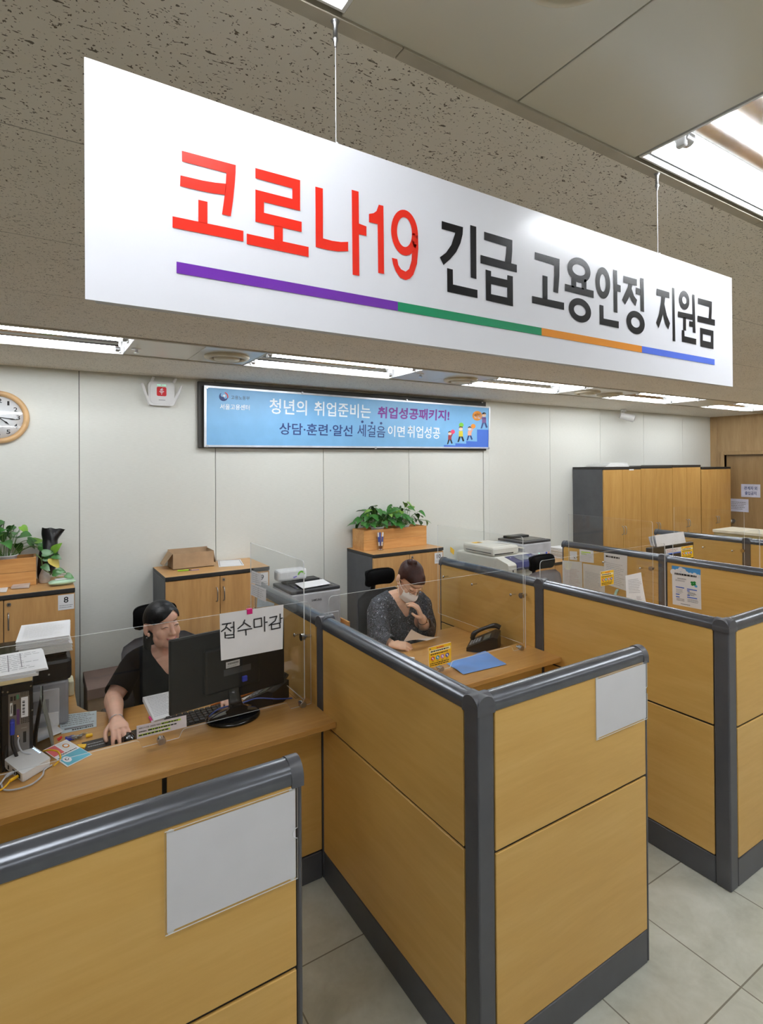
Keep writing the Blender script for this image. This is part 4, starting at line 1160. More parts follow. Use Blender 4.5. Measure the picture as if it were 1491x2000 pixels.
# open cardboard box, sheets and pen on cabinet 9
cbx = thing('cardboard_box', (.99, 4.2, CT), 'shallow open cardboard box on the cabinet marked 9', 'box')
BX = [at_z(*q1(*p), CT + .002) for p in ((1010, 338), (1245, 312))]
x0, x1, y0, y1, z0, z1 = BX[0].x, BX[1].x, 4.17, 4.36, CT + .001, CT + .115
m = MB()
m.box((x0, y0, z0), (x1, y1, z0 + .004), M_CARD)
for a, b in (((x0, y0, z0), (x1, y0 + .004, z1)), ((x0, y1 - .004, z0), (x1, y1, z1 + .01)), ((x0, y0 + .004, z0), (x0 + .004, y1 - .004, z1)), ((x1 - .004, y0 + .004, z0), (x1, y1 - .004, z1))): m.box(a, b, M_CARD)
m.build('tray', None, cbx)
m = MB(); m.slab([(x0 - .001, y0 + .01, z1), (x0 - .06, y0 + .03, z0 + .03), (x0 - .06, y1 - .03, z0 + .03), (x0 - .001, y1 - .01, z1)], (.003, 0, .002), M_CARD); m.build('flap', None, cbx)
m = MB(); m.slab([(x1 + .001, y0 + .01, z1), (x1 + .02, y0 + .02, z0 + .02), (x1 + .02, y1 - .03, z0 + .02), (x1 + .001, y1 - .01, z1)], (-.003, 0, .002), M_CARD2); m.build('flap', None, cbx)
pts = [at_z(*q1(*p), CT + .001) for p in ((1275, 322), (1422, 312), (1400, 278), (1268, 285))]
m = MB(); m.slab(pts, (0, 0, .004), M_PAPER); f = Frame(pts[0] + Vector((0, 0, .004)), pts[1] + Vector((0, 0, .004)), pts[3] + Vector((0, 0, .004)), pts[2] + Vector((0, 0, .004)))
for a in (.04, .93): f.rect(m, a, .05, a + .02, .95, M_PRINTG)
f.rect(m, .04, .9, .95, .94, M_PRINTG)
tag(m.build('paper_pad', None, None, pts[0]), 'white ruled pad lying right of the cardboard box on cabinet 9', 'paper')
a = at_z(*q1(1035, 343), CT + .006); b = at_z(*q1(1100, 338), CT + .006)
m = MB(); m.cyl(a, b, .005, mat('lime_plastic', (150, 206, 40), .35), 10); m.cyl(b, b + (b - a).normalized() * .02, .005, M_INK, 10, .001); tag(m.build('marker_pen', None, None, a), 'lime green pen before the cardboard box on cabinet 9', 'pen')
c = at_z(*q1(1135, 338), CT + .002)
m = MB(); m.sweep([c + Vector((.03 * math.cos(t * PI / 8), .02 * math.sin(t * PI / 8), .001)) for t in range(17)], [.0015], mat('wire_violet', (150, 130, 190), .4), n=6); tag(m.build('wire_loop', None, None, c), 'thin pale wire loop beside the lime pen on cabinet 9', 'wire')

# glass of coffee sticks before the planter on cabinet 10
cg = thing('stick_cup', (0, 0, 0), 'clear cup holding coffee sticks on the cabinet marked 10', 'cup')
c = at_z(*q3(335, 372), CT); cg.location = c; cg['_o'] = tuple(c)
m = MB(); m.lathe([(.026, .001), (.034, .12), (.0325, .12), (.0245, .004)], A_CLR, 24, c); m.build('cup', None, cg)
for i, (dx, dy, tx) in enumerate(((-.014, 0, -.012), (.002, .006, .0), (.014, -.004, .014))):
    m = MB(); p = c + Vector((dx * .7, dy, .006)); d = Vector((tx, 0, .15))
    m.sweep([p, p + d * .3, p + d * .31, p + d * .95, p + d], [(.007, .002), (.008, .0035), (.008, .0035), (.008, .0035), (.007, .001)], M_WHITEP if i != 1 else mat('stick_blue', (52, 84, 176), .35), side=(1, 0, 0), n=8)
    m.sweep([p + d * .45, p + d * .75], [(.0084, .0038)], mat('stick_blue', (52, 84, 176), .35), side=(1, 0, 0), n=8)
    m.sweep([p + d * .04, p + d * .22], [(.0084, .0038)], mat('stick_brown', (130, 84, 50), .35), side=(1, 0, 0), n=8)
    m.build('coffee_stick', None, cg)
# yellow note on the wall
m = MB(); pts = [at_y(*q7(*p), WY - .003) for p in ((120, 345), (160, 380), (166, 322), (120, 285))]; m.slab(pts, (0, .0015, 0), M_YELLOW); tag(m.build('sticky_note', None, None, pts[0]), 'yellow sticky note on the wall left of the copier', 'note')

# ================================================================== printers and copier
def laser(label, x0, x1, y0, y1, z0, z1, paper=True):
    t = thing('laser_printer', ((x0 + x1) / 2, (y0 + y1) / 2, z0), label, 'printer', 'white laser printers')
    m = MB(); m.box((x0, y0, z0), (x1, y1, z1 - .035), M_LGREY, .012); bd = m.build('body', None, t)
    m = MB(); m.box((x0 + .003, y0 + .003, z1 - .036), (x1 - .003, y1 - .003, z1 - .012), mat('printer_dark_top', (64, 64, 68), .4), .006)
    m.box((x0 + .06, y1 - .13, z1 - .013), (x1 - .06, y1 - .02, z1 + .012), M_BLACK, .008); m.build('top_cover', None, t)
    m = MB(); m.slab([(x0 + .07, y0 + .05, z1 - .0115), (x1 - .07, y0 + .05, z1 - .0115), (x1 - .07, y1 - .14, z1 - .004), (x0 + .07, y1 - .14, z1 - .004)], (0, 0, .002), M_BLACKG); m.build('output_tray', None, t)
    m = MB(); m.box((x0 + .02, y0 - .003, z0 + .04), (x1 - .02, y0 + .004, z0 + .115), M_LGREY, .003); m.build('paper_tray', None, t)
    m = MB(); m.cyl((x1 - .05, y0 + .03, z1 - .012), (x1 - .05, y0 + .03, z1 - .009), .008, M_STEEL, 12); m.build('button', None, t)
    return t
LXa, LXb, LY, LZ0, LZ1 = 1.545, 1.945, 3.66, .655, .968
laser('light grey laser printer left of the masked woman', LXa, LXb, LY, LY + .36, LZ0, LZ1)
m = MB()
f = Frame((LXa + .16, LY - .001, LZ1 - .10), (LXa + .24, LY - .001, LZ1 - .10), (LXa + .16, LY - .001, LZ1 - .085))
f.text(m, 'SAMSUNG', 0, 0, 1, 1, M_PRINT, .02)
b_ = [o for o in bpy.data.objects if o.name.startswith('body') and o.parent and o.parent.get('label', '').startswith('light grey laser')][0]
m.build('maker_lettering', None, b_)
m = MB(); m.slab([(LXa + .1, LY + .02, LZ1 - .004), (LXb - .06, LY + .05, LZ1 - .003), (LXb - .05, LY + .2, LZ1 + .004), (LXa + .11, LY + .18, LZ1 + .004)], (0, 0, .002), M_PAPER); tag(m.build('paper_sheet', None, None, (LXa + .2, LY + .1, LZ1)), 'white printout lying in the tray of the light grey printer', 'paper')
st = thing('printer_stand', ((LXa + LXb) / 2, LY + .17, 0), 'orange wooden stand under the light grey printer', 'stand')
m = MB(); m.box((LXa - .045, LY - .03, LZ0 - .03), (LXb + .06, LY + .40, LZ0 - .002), W_PINE, .003); m.build('shelf_top', None, st)
m = MB(); m.box((LXb + .045, LY - .03, LZ0 - .002), (LXb + .06, LY + .4, LZ0 + .028), W_PINE, .002); m.box((LXa - .045, LY - .03, LZ0 - .002), (LXa - .030, LY + .4, LZ0 + .028), W_PINE, .002); m.build('edge_board', None, st)
for xx in (LXa - .045, LXb + .04):
    m = MB(); m.box((xx, LY - .03, 0), (xx + .02, LY + .4, LZ0 - .03), W_PINE, .002); m.build('side_board', None, st)
m = MB(); m.box((LXa - .04, LY, .22), (LXb + .04, LY + .39, .24), W_PINE, .002); m.build('shelf', None, st)
# tissue pack on the printer
tp = thing('tissue_pack', (LXa + .12, LY + .27, LZ1), 'white tissue pack with a green drawing on the light grey printer', 'tissue pack')
TZ = LZ1 + .013
m = MB(); m.box((LXa + .0, LY + .235, TZ), (LXa + .235, LY + .335, TZ + .085), mat('tissue_wrap', (232, 234, 236), .3), .018); m.build('pack', None, tp)
m = MB(); cx = LXa + .185; cz = TZ + .04
for rr, a0, a1 in ((.03, 0.0, PI),):
    o = [(cx + rr * math.cos(a0 + (a1 - a0) * i / 14), LY + .2335, cz + rr * math.sin(a0 + (a1 - a0) * i / 14)) for i in range(15)]
    i_ = [(cx + rr * .55 * math.cos(a1 - (a1 - a0) * i / 14), LY + .2335, cz + rr * .55 * math.sin(a1 - (a1 - a0) * i / 14)) for i in range(15)]
    m.flat(o + i_, mat('print_leaf_green', (120, 190, 60), .5))
m.flat([(cx - .07, LY + .2335, cz - .012), (cx - .04, LY + .2335, cz - .004), (cx - .035, LY + .2335, cz - .012), (cx - .06, LY + .2335, cz - .022)], mat('print_violet', (120, 110, 200), .5))
m.build('printed_mark', None, tp)

cp = thing('copier', (3.85, 3.95, 0), 'big ivory copier with a navy control panel beyond the masked woman', 'copier')
CX0, CX1, CY0, CY1 = 3.62, 4.075, 3.735, 4.32
m = MB(); m.box((CX0, CY0, .03), (CX1, CY1, .86), M_COPIER, .012); m.build('body', None, cp)
for i in range(3):
    m = MB(); m.box((CX0 + .03, CY0 - .008, .12 + i * .17), (CX1 - .03, CY0 + .004, .27 + i * .17), M_COPIER, .004); dw = m.build('paper_drawer', None, cp)
    m = MB(); m.box((CX0 + .18, CY0 - .012, .225 + i * .17), (CX1 - .18, CY0 - .007, .25 + i * .17), M_GREYP, .002); m.build('drawer_grip', None, dw)
m = MB(); m.box((CX0 - .004, CY0 + .02, .868), (CX1 + .004, CY1, .985), M_COPIER, .015); m.build('scanner_base', None, cp)
m = MB(); m.slab([(CX0 - .003, CY0 + .021, .74), (CX0 - .003, CY0 + .021, .984), (CX0 - .003, CY0 - .12, .947), (CX0 - .003, CY0 - .135, .93), (CX0 - .003, CY0 - .135, .74)], (.10, 0, 0), M_COPIER); m.build('control_shoulder', None, cp)
m = MB(); m.box((CX0 + .045, CY0 - .1365, .80), (CX0 + .06, CY0 - .1345, .89), M_BLACK); m.build('usb_slot', None, cp)
m = MB(); m.slab([(CX0 + .1, CY0 + .021, .88), (CX0 + .1, CY0 + .021, .985), (CX0 + .1, CY0 - .12, .95), (CX0 + .1, CY0 - .15, .905), (CX0 + .1, CY0 - .13, .88)], (.352, 0, 0), M_NAVYP); pn = m.build('control_panel', None, cp)
sl = Vector((0, -.141, -.035)).normalized(); nr = Vector((0, -.035, .141)).normalized()
o0 = Vector((CX0 + .19, CY0 + .005, .981)) + nr * .001
f = Frame(o0 + sl * .10, o0 + sl * .10 + Vector((.17, 0, 0)), o0, None, .0012)
m = MB(); f.rect(m, 0, 0, 1, 1, mat('lcd_grey', (110, 118, 128), .25)); m.build('touch_screen', None, pn)
m = MB()
for i in range(5): f.rect(m, 1.15 + .18 * (i % 3), .2 + .4 * (i // 3), 1.27 + .18 * (i % 3), .4 + .4 * (i // 3), M_GREYP)
f.disc(m, -.28, .8, .04, .06, M_WHITEP)
m.build('buttons', None, pn)
m = MB(); f.disc(m, 2.05, .9, .035, .06, MATS['led_green'], 1.6); m.build('status_lamp', None, pn)
m = MB(); m.box((CX0 + .0, CY0 + .065, .987), (CX0 + .34, CY1 - .09, 1.073), M_COPIER, .022); m.box((CX0 + .02, CY0 + .062, 1.0), (CX0 + .26, CY0 + .068, 1.01), M_GAP)
m.box((CX0 - .0015, CY0 + .09, 1.012), (CX0 + .004, CY1 - .14, 1.018), M_GAP); m.build('document_feeder', None, cp)
m = MB(); m.slab([(CX0 + .26, CY0 + .10, 1.055), (CX1 - .01, CY0 + .10, 1.02), (CX1 - .01, CY1 - .12, 1.02), (CX0 + .26, CY1 - .12, 1.055)], (0, 0, .012), M_COPIER); m.build('feeder_tray', None, cp)
m = MB(); f2 = Frame((CX0 + .05, CY1 - .22, 1.0735), (CX0 + .15, CY1 - .22, 1.0735), (CX0 + .05, CY1 - .15, 1.0735))
f2.rect(m, 0, 0, 1, 1, M_YELLOW); f2.rect(m, .5, .2, .9, .6, mat('print_brown', (140, 90, 40), .6), 2); m.build('yellow_label', None, cp)
m = MB(); vs = []
for i in range(9):
    for j in range(5): vs.append((CX0 + .25 + .19 * i / 8, CY0 + .12 + .2 * j / 4, 1.077 - .036 * i / 8 + .008 * math.sin(i * 1.1) * (j / 4)))
m.add(vs, [(i * 5 + j, i * 5 + j + 1, i * 5 + j + 6, i * 5 + j + 5) for i in range(8) for j in range(4)], M_PAPER, True)
tag(m.build('paper_sheet', None, None, (CX0 + .4, CY0 + .25, 1.04)), 'curled white sheet lying in the copier feeder tray', 'paper')
pc = cabinet('pale low cabinet carrying the white printer beside the copier', 4.095, 4.98, 3.86, WY - .01, .835, side=mat('cabinet_pale', (206, 190, 160), .5), hz=(.5, .62, .7), lock=False)
laser('white laser printer with a dark top right of the copier', 4.10, 4.495, 3.87, 4.24, .837, 1.090)
m = MB()
f = Frame((4.43, 3.864, .93), (4.46, 3.864, .93), (4.43, 3.864, .96))
f.disc(m, -.55, .5, .38, .34, mat('sticker_blue', (60, 80, 200), .4)); f.disc(m, .6, .5, .36, .34, mat('sticker_orange', (230, 130, 80), .4))
f.disc(m, .6, .5, .2, .18, M_PAPER, 1.5)
tag(m.build('round_stickers', None, None, (4.43, 3.863, .93)), 'blue and orange round stickers on the white printer front', 'stickers')
m = MB()
for i in range(9): m.box((4.76 + .004 * (i % 3), 3.9, .836 + i * .012), (4.94 + .003 * (i % 4), 4.14, .846 + i * .012), M_PAPER2 if i % 2 else M_PAPER, .001)
tag(m.build('paper_stack', None, None, (4.85, 4.0, .836)), 'stack of papers right of the white printer', 'papers')
# ================================================================== office chairs
def chair(label, x, y, yaw, bw, bt, hw_, h0, h1, meshm, group='office chairs with headrests', hx=0.0):
    t = thing('office_chair', (x, y, 0), label, 'chair', group)
    T = Matrix.Translation((x, y, 0)) @ Matrix.Rotation(yaw, 4, 'Z')
    # local: the sitter faces -y, backrest at y = 0
    def shell(w_, z0, z1, th, bend, yo, r=.05, top=1.0):
        m = MB(T); nx, nz = 13, 13; vs = []
        for s in (0, 1):
            for j in range(nz + 1):
                v = j / nz; z = z0 + (z1 - z0) * v
                e = min(v, 1 - v) * (z1 - z0)
                wv = w_ / 2 - (r - math.sqrt(max(r * r - (r - min(e, r)) ** 2, 0)))
                wv *= 1 - (1 - top) * v
                for i in range(nx + 1):
                    u = -1 + 2 * i / nx
                    edge = max(abs(u) ** 8, abs(2 * v - 1) ** 10)
                    vs.append((u * wv, yo + bend * (-(u * u) * .5 - .35 * math.sin(PI * v)) + (th * (1 - edge * .8) / 2) * (1 if s else -1), z))
        N = (nx + 1) * (nz + 1); fs = []
        for s in (0, 1):
            for j in range(nz):
                for i in range(nx):
                    a = s * N + j * (nx + 1) + i; q = (a, a + 1, a + nx + 2, a + nx + 1); fs.append(q if s == 0 else q[::-1])
        def br(a, b): fs.append((a, a + N, b + N, b))
        for i in range(nx): br(i + 1, i); br(nz * (nx + 1) + i, nz * (nx + 1) + i + 1)
        for j in range(nz): br(j * (nx + 1), (j + 1) * (nx + 1)); br((j + 1) * (nx + 1) + nx, j * (nx + 1) + nx)
        return m, vs, fs
    m, vs, fs = shell(bw, .50, bt, .022, .06, 0, .07, .95); m.add(vs, fs, meshm, True); m.build('backrest', None, t)
    m, vs, fs = shell(hw_, h0, h1, .07, .05, .01, .035); vs = [(a + hx, b, c) for a, b, c in vs]; m.add(vs, fs, M_BLACKF, True); hr = m.build('headrest', None, t)
    m = MB(T); m.sweep([(0, .05, bt - .12), (0, .055, bt), (0, .03, (h0 + h1) / 2)], [(.022, .009)], M_BLACK, side=(1, 0, 0), n=10, sub=4); m.build('headrest_bracket', None, hr)
    m = MB(T); m.sweep([(0, -.16, .40), (0, .06, .42), (0, .07, .56), (0, .04, bt - .1)], [(.035, .012)], M_BLACK, side=(1, 0, 0), n=10, sub=5); m.build('back_bracket', None, t)
    m = MB(T); n = 14
    m.box((-.24, -.47, .405), (.24, -.02, .455), M_BLACKF, .022); m.build('seat', None, t)
    for s in (-1, 1):
        m = MB(T); m.sweep([(s * .2, -.2, .40), (s * .275, -.2, .42), (s * .275, -.2, .58)], [(.018, .012)], M_BLACK, n=8)
        m.box((s * .275 - .035, -.33, .58), (s * .275 + .035, -.09, .605), M_BLACK, .01); m.build('armrest', None, t)
    m = MB(T); m.cyl((0, -.24, .08), (0, -.24, .405), .026, M_BLACK, 16); m.build('gas_column', None, t)
    m = MB(T)
    for k in range(5):
        a = 2 * PI * k / 5; e = Vector((.28 * math.cos(a), -.24 + .28 * math.sin(a), .07)); m.sweep([(0, -.24, .10), e], [(.022, .018), (.014, .012)], M_BLACK, n=8)
    bs = m.build('star_base', None, t)
    for k in range(5):
        a = 2 * PI * k / 5; e = Vector((.28 * math.cos(a), -.24 + .28 * math.sin(a), .03)); m = MB(T); d = Vector((-math.sin(a), math.cos(a), 0)) * .02
        m.cyl(e - d, e + d, .029, M_BLACK, 16); m.build('castor', None, bs)
    return t
chair('grey mesh office chair with black headrest behind the smiling woman', .60, 3.31, .05, .42, .915, .23, .955, 1.085, M_MESHG, hx=-.025)
chair('dark mesh office chair with black headrest behind the masked woman', 2.045, 3.30, .1, .42, .985, .25, 1.012, 1.125, M_MESHD)
chair('empty grey office chair with black headrest in front of the copier', 3.46, 3.10, .12, .50, .985, .315, 1.0, 1.115, M_MESHG)

# ================================================================== things on the left counter and desk
# slim computers seen from behind
def tower(label, x0, x1, y0, y1, z0, z1, ports=True):
    t = thing('computer_tower', ((x0 + x1) / 2, (y0 + y1) / 2, z0), label, 'computer', 'computer towers on the left desk')
    m = MB(); m.box((x0, y0, z0), (x1, y1, z1), M_BLACK, .004); m.build('case', None, t)
    f = Frame((x0, y0, z0), (x1, y0, z0), (x0, y0, z1), None, .001)
    m = MB(); f.rect(m, .22, .06, .88, .9, mat('port_plate_steel', (136, 132, 130), .35, .7)); pl = m.build('port_plate', None, t)
    m = MB()
    for a0, b0, a1, b1, mt in ((.27, .66, .35, .80, M_PAPER2), (.30, .685, .33, .775, mat('dvi_ivory', (206, 196, 180), .5)), (.38, .66, .46, .78, M_GAP), (.48, .55, .57, .72, mat('port_purple', (96, 60, 110), .4)), (.28, .82, .36, .87, M_GAP), (.39, .82, .45, .87, M_GAP), (.47, .83, .55, .88, mat('port_green', (70, 130, 96), .4)), (.68, .34, .78, .46, M_GAP), (.52, .36, .57, .42, M_GAP)):
        f.rect(m, a0, b0, a1, b1, mt, 1.6)
    for i in range(5):
        for j in range(4): f.disc(m, .64 + .055 * i, .56 + .018 * j, .018, .007, M_GAP, 1.6, 8)
    for i in range(6):
        for j in range(3): f.disc(m, .62 + .05 * i, .86 + .016 * j, .016, .006, M_GAP, 1.6, 8)
    for i in range(20): f.rect(m, .9, .06 + .042 * i, .98, .085 + .042 * i, M_GAP, 1.6); f.rect(m, .03, .06 + .042 * i, .16, .085 + .042 * i, M_GAP, 1.6)
    f.rect(m, .45, .17, .72, .178, M_STEEL, 1.6); f.rect(m, .62, .50, .80, .506, M_STEEL, 1.6)
    m.build('ports', None, pl)
    m = MB(); f.rect(m, .62, .62, .84, .84, M_PAPER, 2.0)
    for i in range(9): f.rect(m, .66, .65 + .018 * i, .74, .65 + .018 * i + .007 * (1 + i % 2), M_PRINT, 2.4)
    m.build('barcode_label', None, pl)
    m = MB(); f.disc(m, .52, .425, .012, .006, MATS['led_orange'], 2.2, 10); m.build('status_lamp', None, pl)
    m = MB()
    for a, b in ((.05, .94), (.93, .95), (.98, .68), (.2, .93)): m.cyl(f.p(a, b), f.p(a, b) - Vector((0, .004, 0)), .003, M_STEEL, 8)
    m.build('screw', None, t)
    return t
tower('slim black computer seen from behind, beige folder on top', -.100, .0, 2.50, 2.86, .70, 1.042)
tower('slim black computer at the left edge beside the one with the white barcode label', -.215, -.106, 2.50, 2.86, .70, 1.035)
m = MB(); a = Vector((-.075, 2.475, .90)); f0 = (-.100, 2.5)
cbl = thing('video_cable', (-.07, 2.49, .75), 'dark video cable with a blue plug in the back of the slim computer', 'cable')
m = MB(); m.box((-.073, 2.462, .865), (-.058, 2.4985, .915), mat('plug_blue', (40, 60, 180), .4), .004); m.build('plug', None, cbl)
m = MB(); m.sweep([(-.065, 2.47, .868), (-.064, 2.46, .83), (-.05, 2.465, .775), (-.06, 2.475, .735), (-.12, 2.48, .712)], [.006], M_BLACK, n=10, sub=5)
m.sweep([(-.085, 2.498, .82), (-.086, 2.47, .79), (-.095, 2.47, .735), (-.15, 2.48, .71)], [.004], M_BLACK, n=8, sub=5); m.build('cable', None, cbl)
m = MB(); m.sweep([(-.046, 2.498, .84), (-.047, 2.468, .83), (-.035, 2.462, .80), (-.005, 2.452, .785), (.025, 2.452, .763), (.055, 2.43, .7605)], [.003], M_LGREY, n=8, sub=6)
tag(m.build('network_cable', None, None, (0, 2.45, .76)), 'light grey cable running from the slim computer down to the counter', 'cable')
# folder and papers on the computers
m = MB(); m.box((-.23, 2.50, 1.043), (-.001, 2.80, 1.058), mat('beige_folder', (226, 206, 160), .6), .002); tag(m.build('document_folder', None, None, (-.1, 2.65, 1.043)), 'beige folder lying on the slim computer, under printed sheets', 'folder')
for i, (xr, dz, zz, ya) in enumerate(((.022, .012, 1.059, -.03), (.045, .045, 1.072, .05))):
    m = MB(Matrix.Translation((-.1, 2.62, zz)) @ Matrix.Rotation(ya, 4, 'Z'))
    k = 4 if i == 0 else 3
    for j in range(k): m.box((-.14 + .003 * j, -.118 - .002 * j, .0035 * j), (.10 + xr - .003 * j, .16, .0035 * j + .0025), M_PAPER, .0005)
    zt_ = .0035 * (k - 1) + .0026
    f = Frame((-.14, -.118, zt_), (.10 + xr, -.118, zt_), (-.14, .16, zt_), None, .0006)
    f.lines(m, .06, .1, .94, .9, 9, M_PRINTG, .16, seed=20 + i)
    f.rect(m, .55, .1, .56, .9, M_PRINTG); f.rect(m, .7, .2, .71, .9, M_PRINTG)
    tag(m.build('printed_sheets', None, None, (-.1, 2.62, zz)), ('printed sheets directly on the beige folder', 'topmost printed sheets over the beige folder, jutting out to the right')[i], 'papers')
# black and grey printer behind them
mp_ = thing('office_printer', (-.10, 3.02, .70), 'black and grey office printer behind the slim computers', 'printer')
m = MB(); m.box((-.36, 2.87, .70), (.136, 3.26, .90), M_GREYP, .012); m.box((-.03, 2.866, .73), (.10, 2.874, .87), M_LGREY, .004); m.box((.0, 2.864, .77), (.06, 2.868, .83), M_GREYP, .003); m.build('lower_body', None, mp_)
m = MB(); m.box((-.37, 2.855, .90), (.148, 3.27, 1.0), M_BLACK, .018); m.cyl((.06, 2.854, .94), (.06, 2.857, .94), .004, M_STEEL, 10); m.build('scanner_unit', None, mp_)
m = MB(); m.box((-.30, 2.90, 1.0), (.13, 3.2, 1.022), M_BLACKG, .008); m.build('lid', None, mp_)
for i, (n_, z0_, ax, lb) in enumerate(((9, 1.024, .02, 'lower half of the thick paper pile on the black printer'), (10, 1.06, -.06, 'white upper pile of sheets on the black printer'))):
    m = MB(Matrix.Translation((.045, 3.02, z0_)) @ Matrix.Rotation(ax, 4, 'Z'))
    for j in range(n_): m.box((-.1 + .002 * (j % 3), -.145 - .003 * (j % 2), .0038 * j), (.105 - .002 * (j % 4), .145, .0038 * j + .003), M_PAPER2 if i == 0 else M_PAPER, .0005)
    f = Frame((-.1, -.14, .0038 * n_), (.1, -.14, .0038 * n_), (-.1, .14, .0038 * n_), None, .0004)
    if i: f.lines(m, .1, .1, .9, .9, 12, M_PAPER2, .3, seed=5)
    tag(m.build('paper_pile', None, None, (.045, 3.02, z0_)), lb, 'papers')
m = MB(); m.box((.150, 3.20, .70), (.176, 3.30, .775), mat('cream_plastic', (228, 222, 190), .45), .008); tag(m.build('plastic_file_box', None, None, (.163, 3.25, .70)), 'narrow cream plastic box standing right of the black and grey printer', 'box')

# router with its cables
rq = [at_z(*q8(*p), .788) for p in ((40, 1080), (325, 925), (530, 1060), (235, 1235))]
rt_ = thing('network_router', tuple((rq[0] + rq[2]) / 2 - Vector((0, 0, .031))), 'white network router with a row of blue lights on the left counter', 'router')
bmr = rounded([(p.x, p.y) for p in rq], [.012] * 4)
m = MB(); m.slab([(a, b, .762) for a, b in bmr], (0, 0, .025), M_WHITEP)
cen = (rq[0] + rq[2]) / 2
m.slab([((a - cen.x) * .97 + cen.x, (b - cen.y) * .97 + cen.y, .757) for a, b in bmr], (0, 0, .005), M_WHITEP); m.build('case', None, rt_)
m = MB(); e1 = rq[1].copy(); e2 = rq[2].copy(); e1.z = e2.z = .7872; inw = (rq[0] - rq[1]).normalized() * .008
for i in range(7):
    c = e1.lerp(e2, .06 + .08 * i) + inw; m.cyl(c, c + Vector((0, 0, .0006)), .0032, MATS['led_blue'], 10)
m.build('status_lamp', None, rt_)
m = MB(); e0 = rq[0].copy(); e3 = rq[3].copy(); nrm = (rq[0] - rq[1]).normalized(); nrm.z = 0; nrm.normalize()
for a, b in ((.22, .30), (.48, .62), (.66, .88)):
    p = e0.lerp(e3, a) + nrm * .0008; q = e0.lerp(e3, b) + nrm * .0008
    m.quad([(p.x, p.y, .765), (q.x, q.y, .765), (q.x, q.y, .780), (p.x, p.y, .780)], M_GAP)
m.build('sockets', None, rt_)
def cable(label, pts, r, mt, plug=None):
    t = thing('network_cable', tuple(pts[0]), label, 'cable')
    m = MB(); m.sweep(pts, [r], mt, n=8, sub=7); m.build('cord', None, t)
    if plug:
        a, d, pm = plug; m = MB(); m.sweep([a, Vector(a) + Vector(d) * .03], [(.006, .005)], pm, n=8); m.build('plug', None, t)
    return t
pA = e0.lerp(e3, .55) + nrm * .002; pA.z = .772; pB = e0.lerp(e3, .78) + nrm * .002; pB.z = .770
m_yel = mat('cable_yellow', (240, 186, 20), .4)
cable('yellow network cable plugged into the white router', [pB + nrm * .028, pB + nrm * .06 + Vector((0, -.01, -.008)), pB + nrm * .10 + Vector((-.02, .02, -.011)), pB + nrm * .13 + Vector((-.06, .05, -.011))], .0032, m_yel, (pB, nrm, m_yel))
loop = [pA + nrm * .028, pA + nrm * .055 + Vector((0, -.02, -.01))] + [at_z(*q8(*p), .7602) for p in ((10, 1330), (40, 1395), (160, 1395), (330, 1340), (440, 1250), (462, 1190), (540, 1140))]
cable('light grey network cable looping in front of the white router', loop, .003, M_LGREY, (pA, nrm, M_LGREY))
cable('yellow cable arching over the leaflet behind the router', [at_z(*q8(*p), z) for p, z in (((452, 995), .768), ((520, 985), .785), ((600, 1000), .79), ((630, 1060), .78), ((600, 1110), .766), ((560, 1150), .7602))], .0032, m_yel)

# leaflet
lq = [at_z(*q8(*p), .7565) for p in ((450, 985), (690, 875), (960, 1030), (700, 1160))]
m = MB(); m.slab([(p.x, p.y, .7555) for p in lq], (0, 0, .0012), M_PAPER); f = Frame(lq[3], lq[2], lq[0], lq[1], .0006)
m_lr = mat('leaflet_red', (214, 92, 96), .45); m_lt = mat('leaflet_teal', (92, 178, 200), .45)
f.rect(m, .02, .55, .45, .97, m_lr); f.rect(m, .52, .55, .98, .97, M_PAPER2); f.rect(m, .05, .02, .98, .44, m_lt)
f.rect(m, .02, .46, .98, .53, M_PAPER); f.lines(m, .15, .47, .95, .52, 1, M_PRINT, .7, 2.0, 3)
f.disc(m, .72, .76, .12, .1, M_ORANGE, 2); f.disc(m, .72, .76, .08, .06, M_PAPER, 3); f.disc(m, .24, .25, .14, .13, M_PAPER, 2); f.disc(m, .24, .26, .07, .06, M_PRINT, 3); f.disc(m, .24, .25, .04, .035, M_PAPER, 4)
tag(m.build('leaflet', None, None, lq[0]), 'red and teal printed leaflet beside the white router', 'leaflet')
yq = [at_z(*q8(*p), .703) for p in ((800, 940), (900, 935), (880, 975), (830, 970))]
m = MB(); m.slab(yq, (0, 0, .006), M_YELLOW); tag(m.build('yellow_tab', None, None, yq[0]), 'small yellow tab sticking out behind the leaflet', 'tab')

# tent stand, papers, adapter, keys, mouse pad and mouse
tt = thing('desk_calendar', (.035, 2.66, .70), 'black tent shaped desk calendar stand seen edge on', 'calendar')
pk = at_y(*q8(435, 458), 2.62)
for xx, nm in ((-.004, 'front_board'), (.074, 'back_board')):
    m = MB(); m.slab([(xx, 2.60, .701), (pk.x, 2.62, pk.z), (pk.x + .002, 2.78, pk.z), (xx, 2.78, .701)], (.005 if xx < 0 else -.005, 0, .001), M_BLACK if xx < 0 else mat('calendar_grey', (120, 124, 116), .5)); m.build(nm, None, tt)
dq = [at_z(*q8(*p), .7015) for p in ((600, 625), (1005, 575), (1005, 740), (640, 815))]
m = MB(); m.slab([Vector((p.x, p.y, .7005)) for p in dq], (0, 0, .001), mat('paper_blueish', (206, 222, 230), .35)); f = Frame(dq[3], dq[2], dq[0], dq[1], .0006)
f.lines(m, .05, .3, .95, .95, 6, M_PRINTG, .3, seed=9); f.rect(m, .1, .14, .9, .22, M_PRINTG); f.lines(m, .3, .03, .95, .13, 1, M_PRINT, .6, seed=3)
tag(m.build('info_sheet', None, None, dq[0]), 'bluish laminated sheet lying on the desk left of the woman', 'paper')
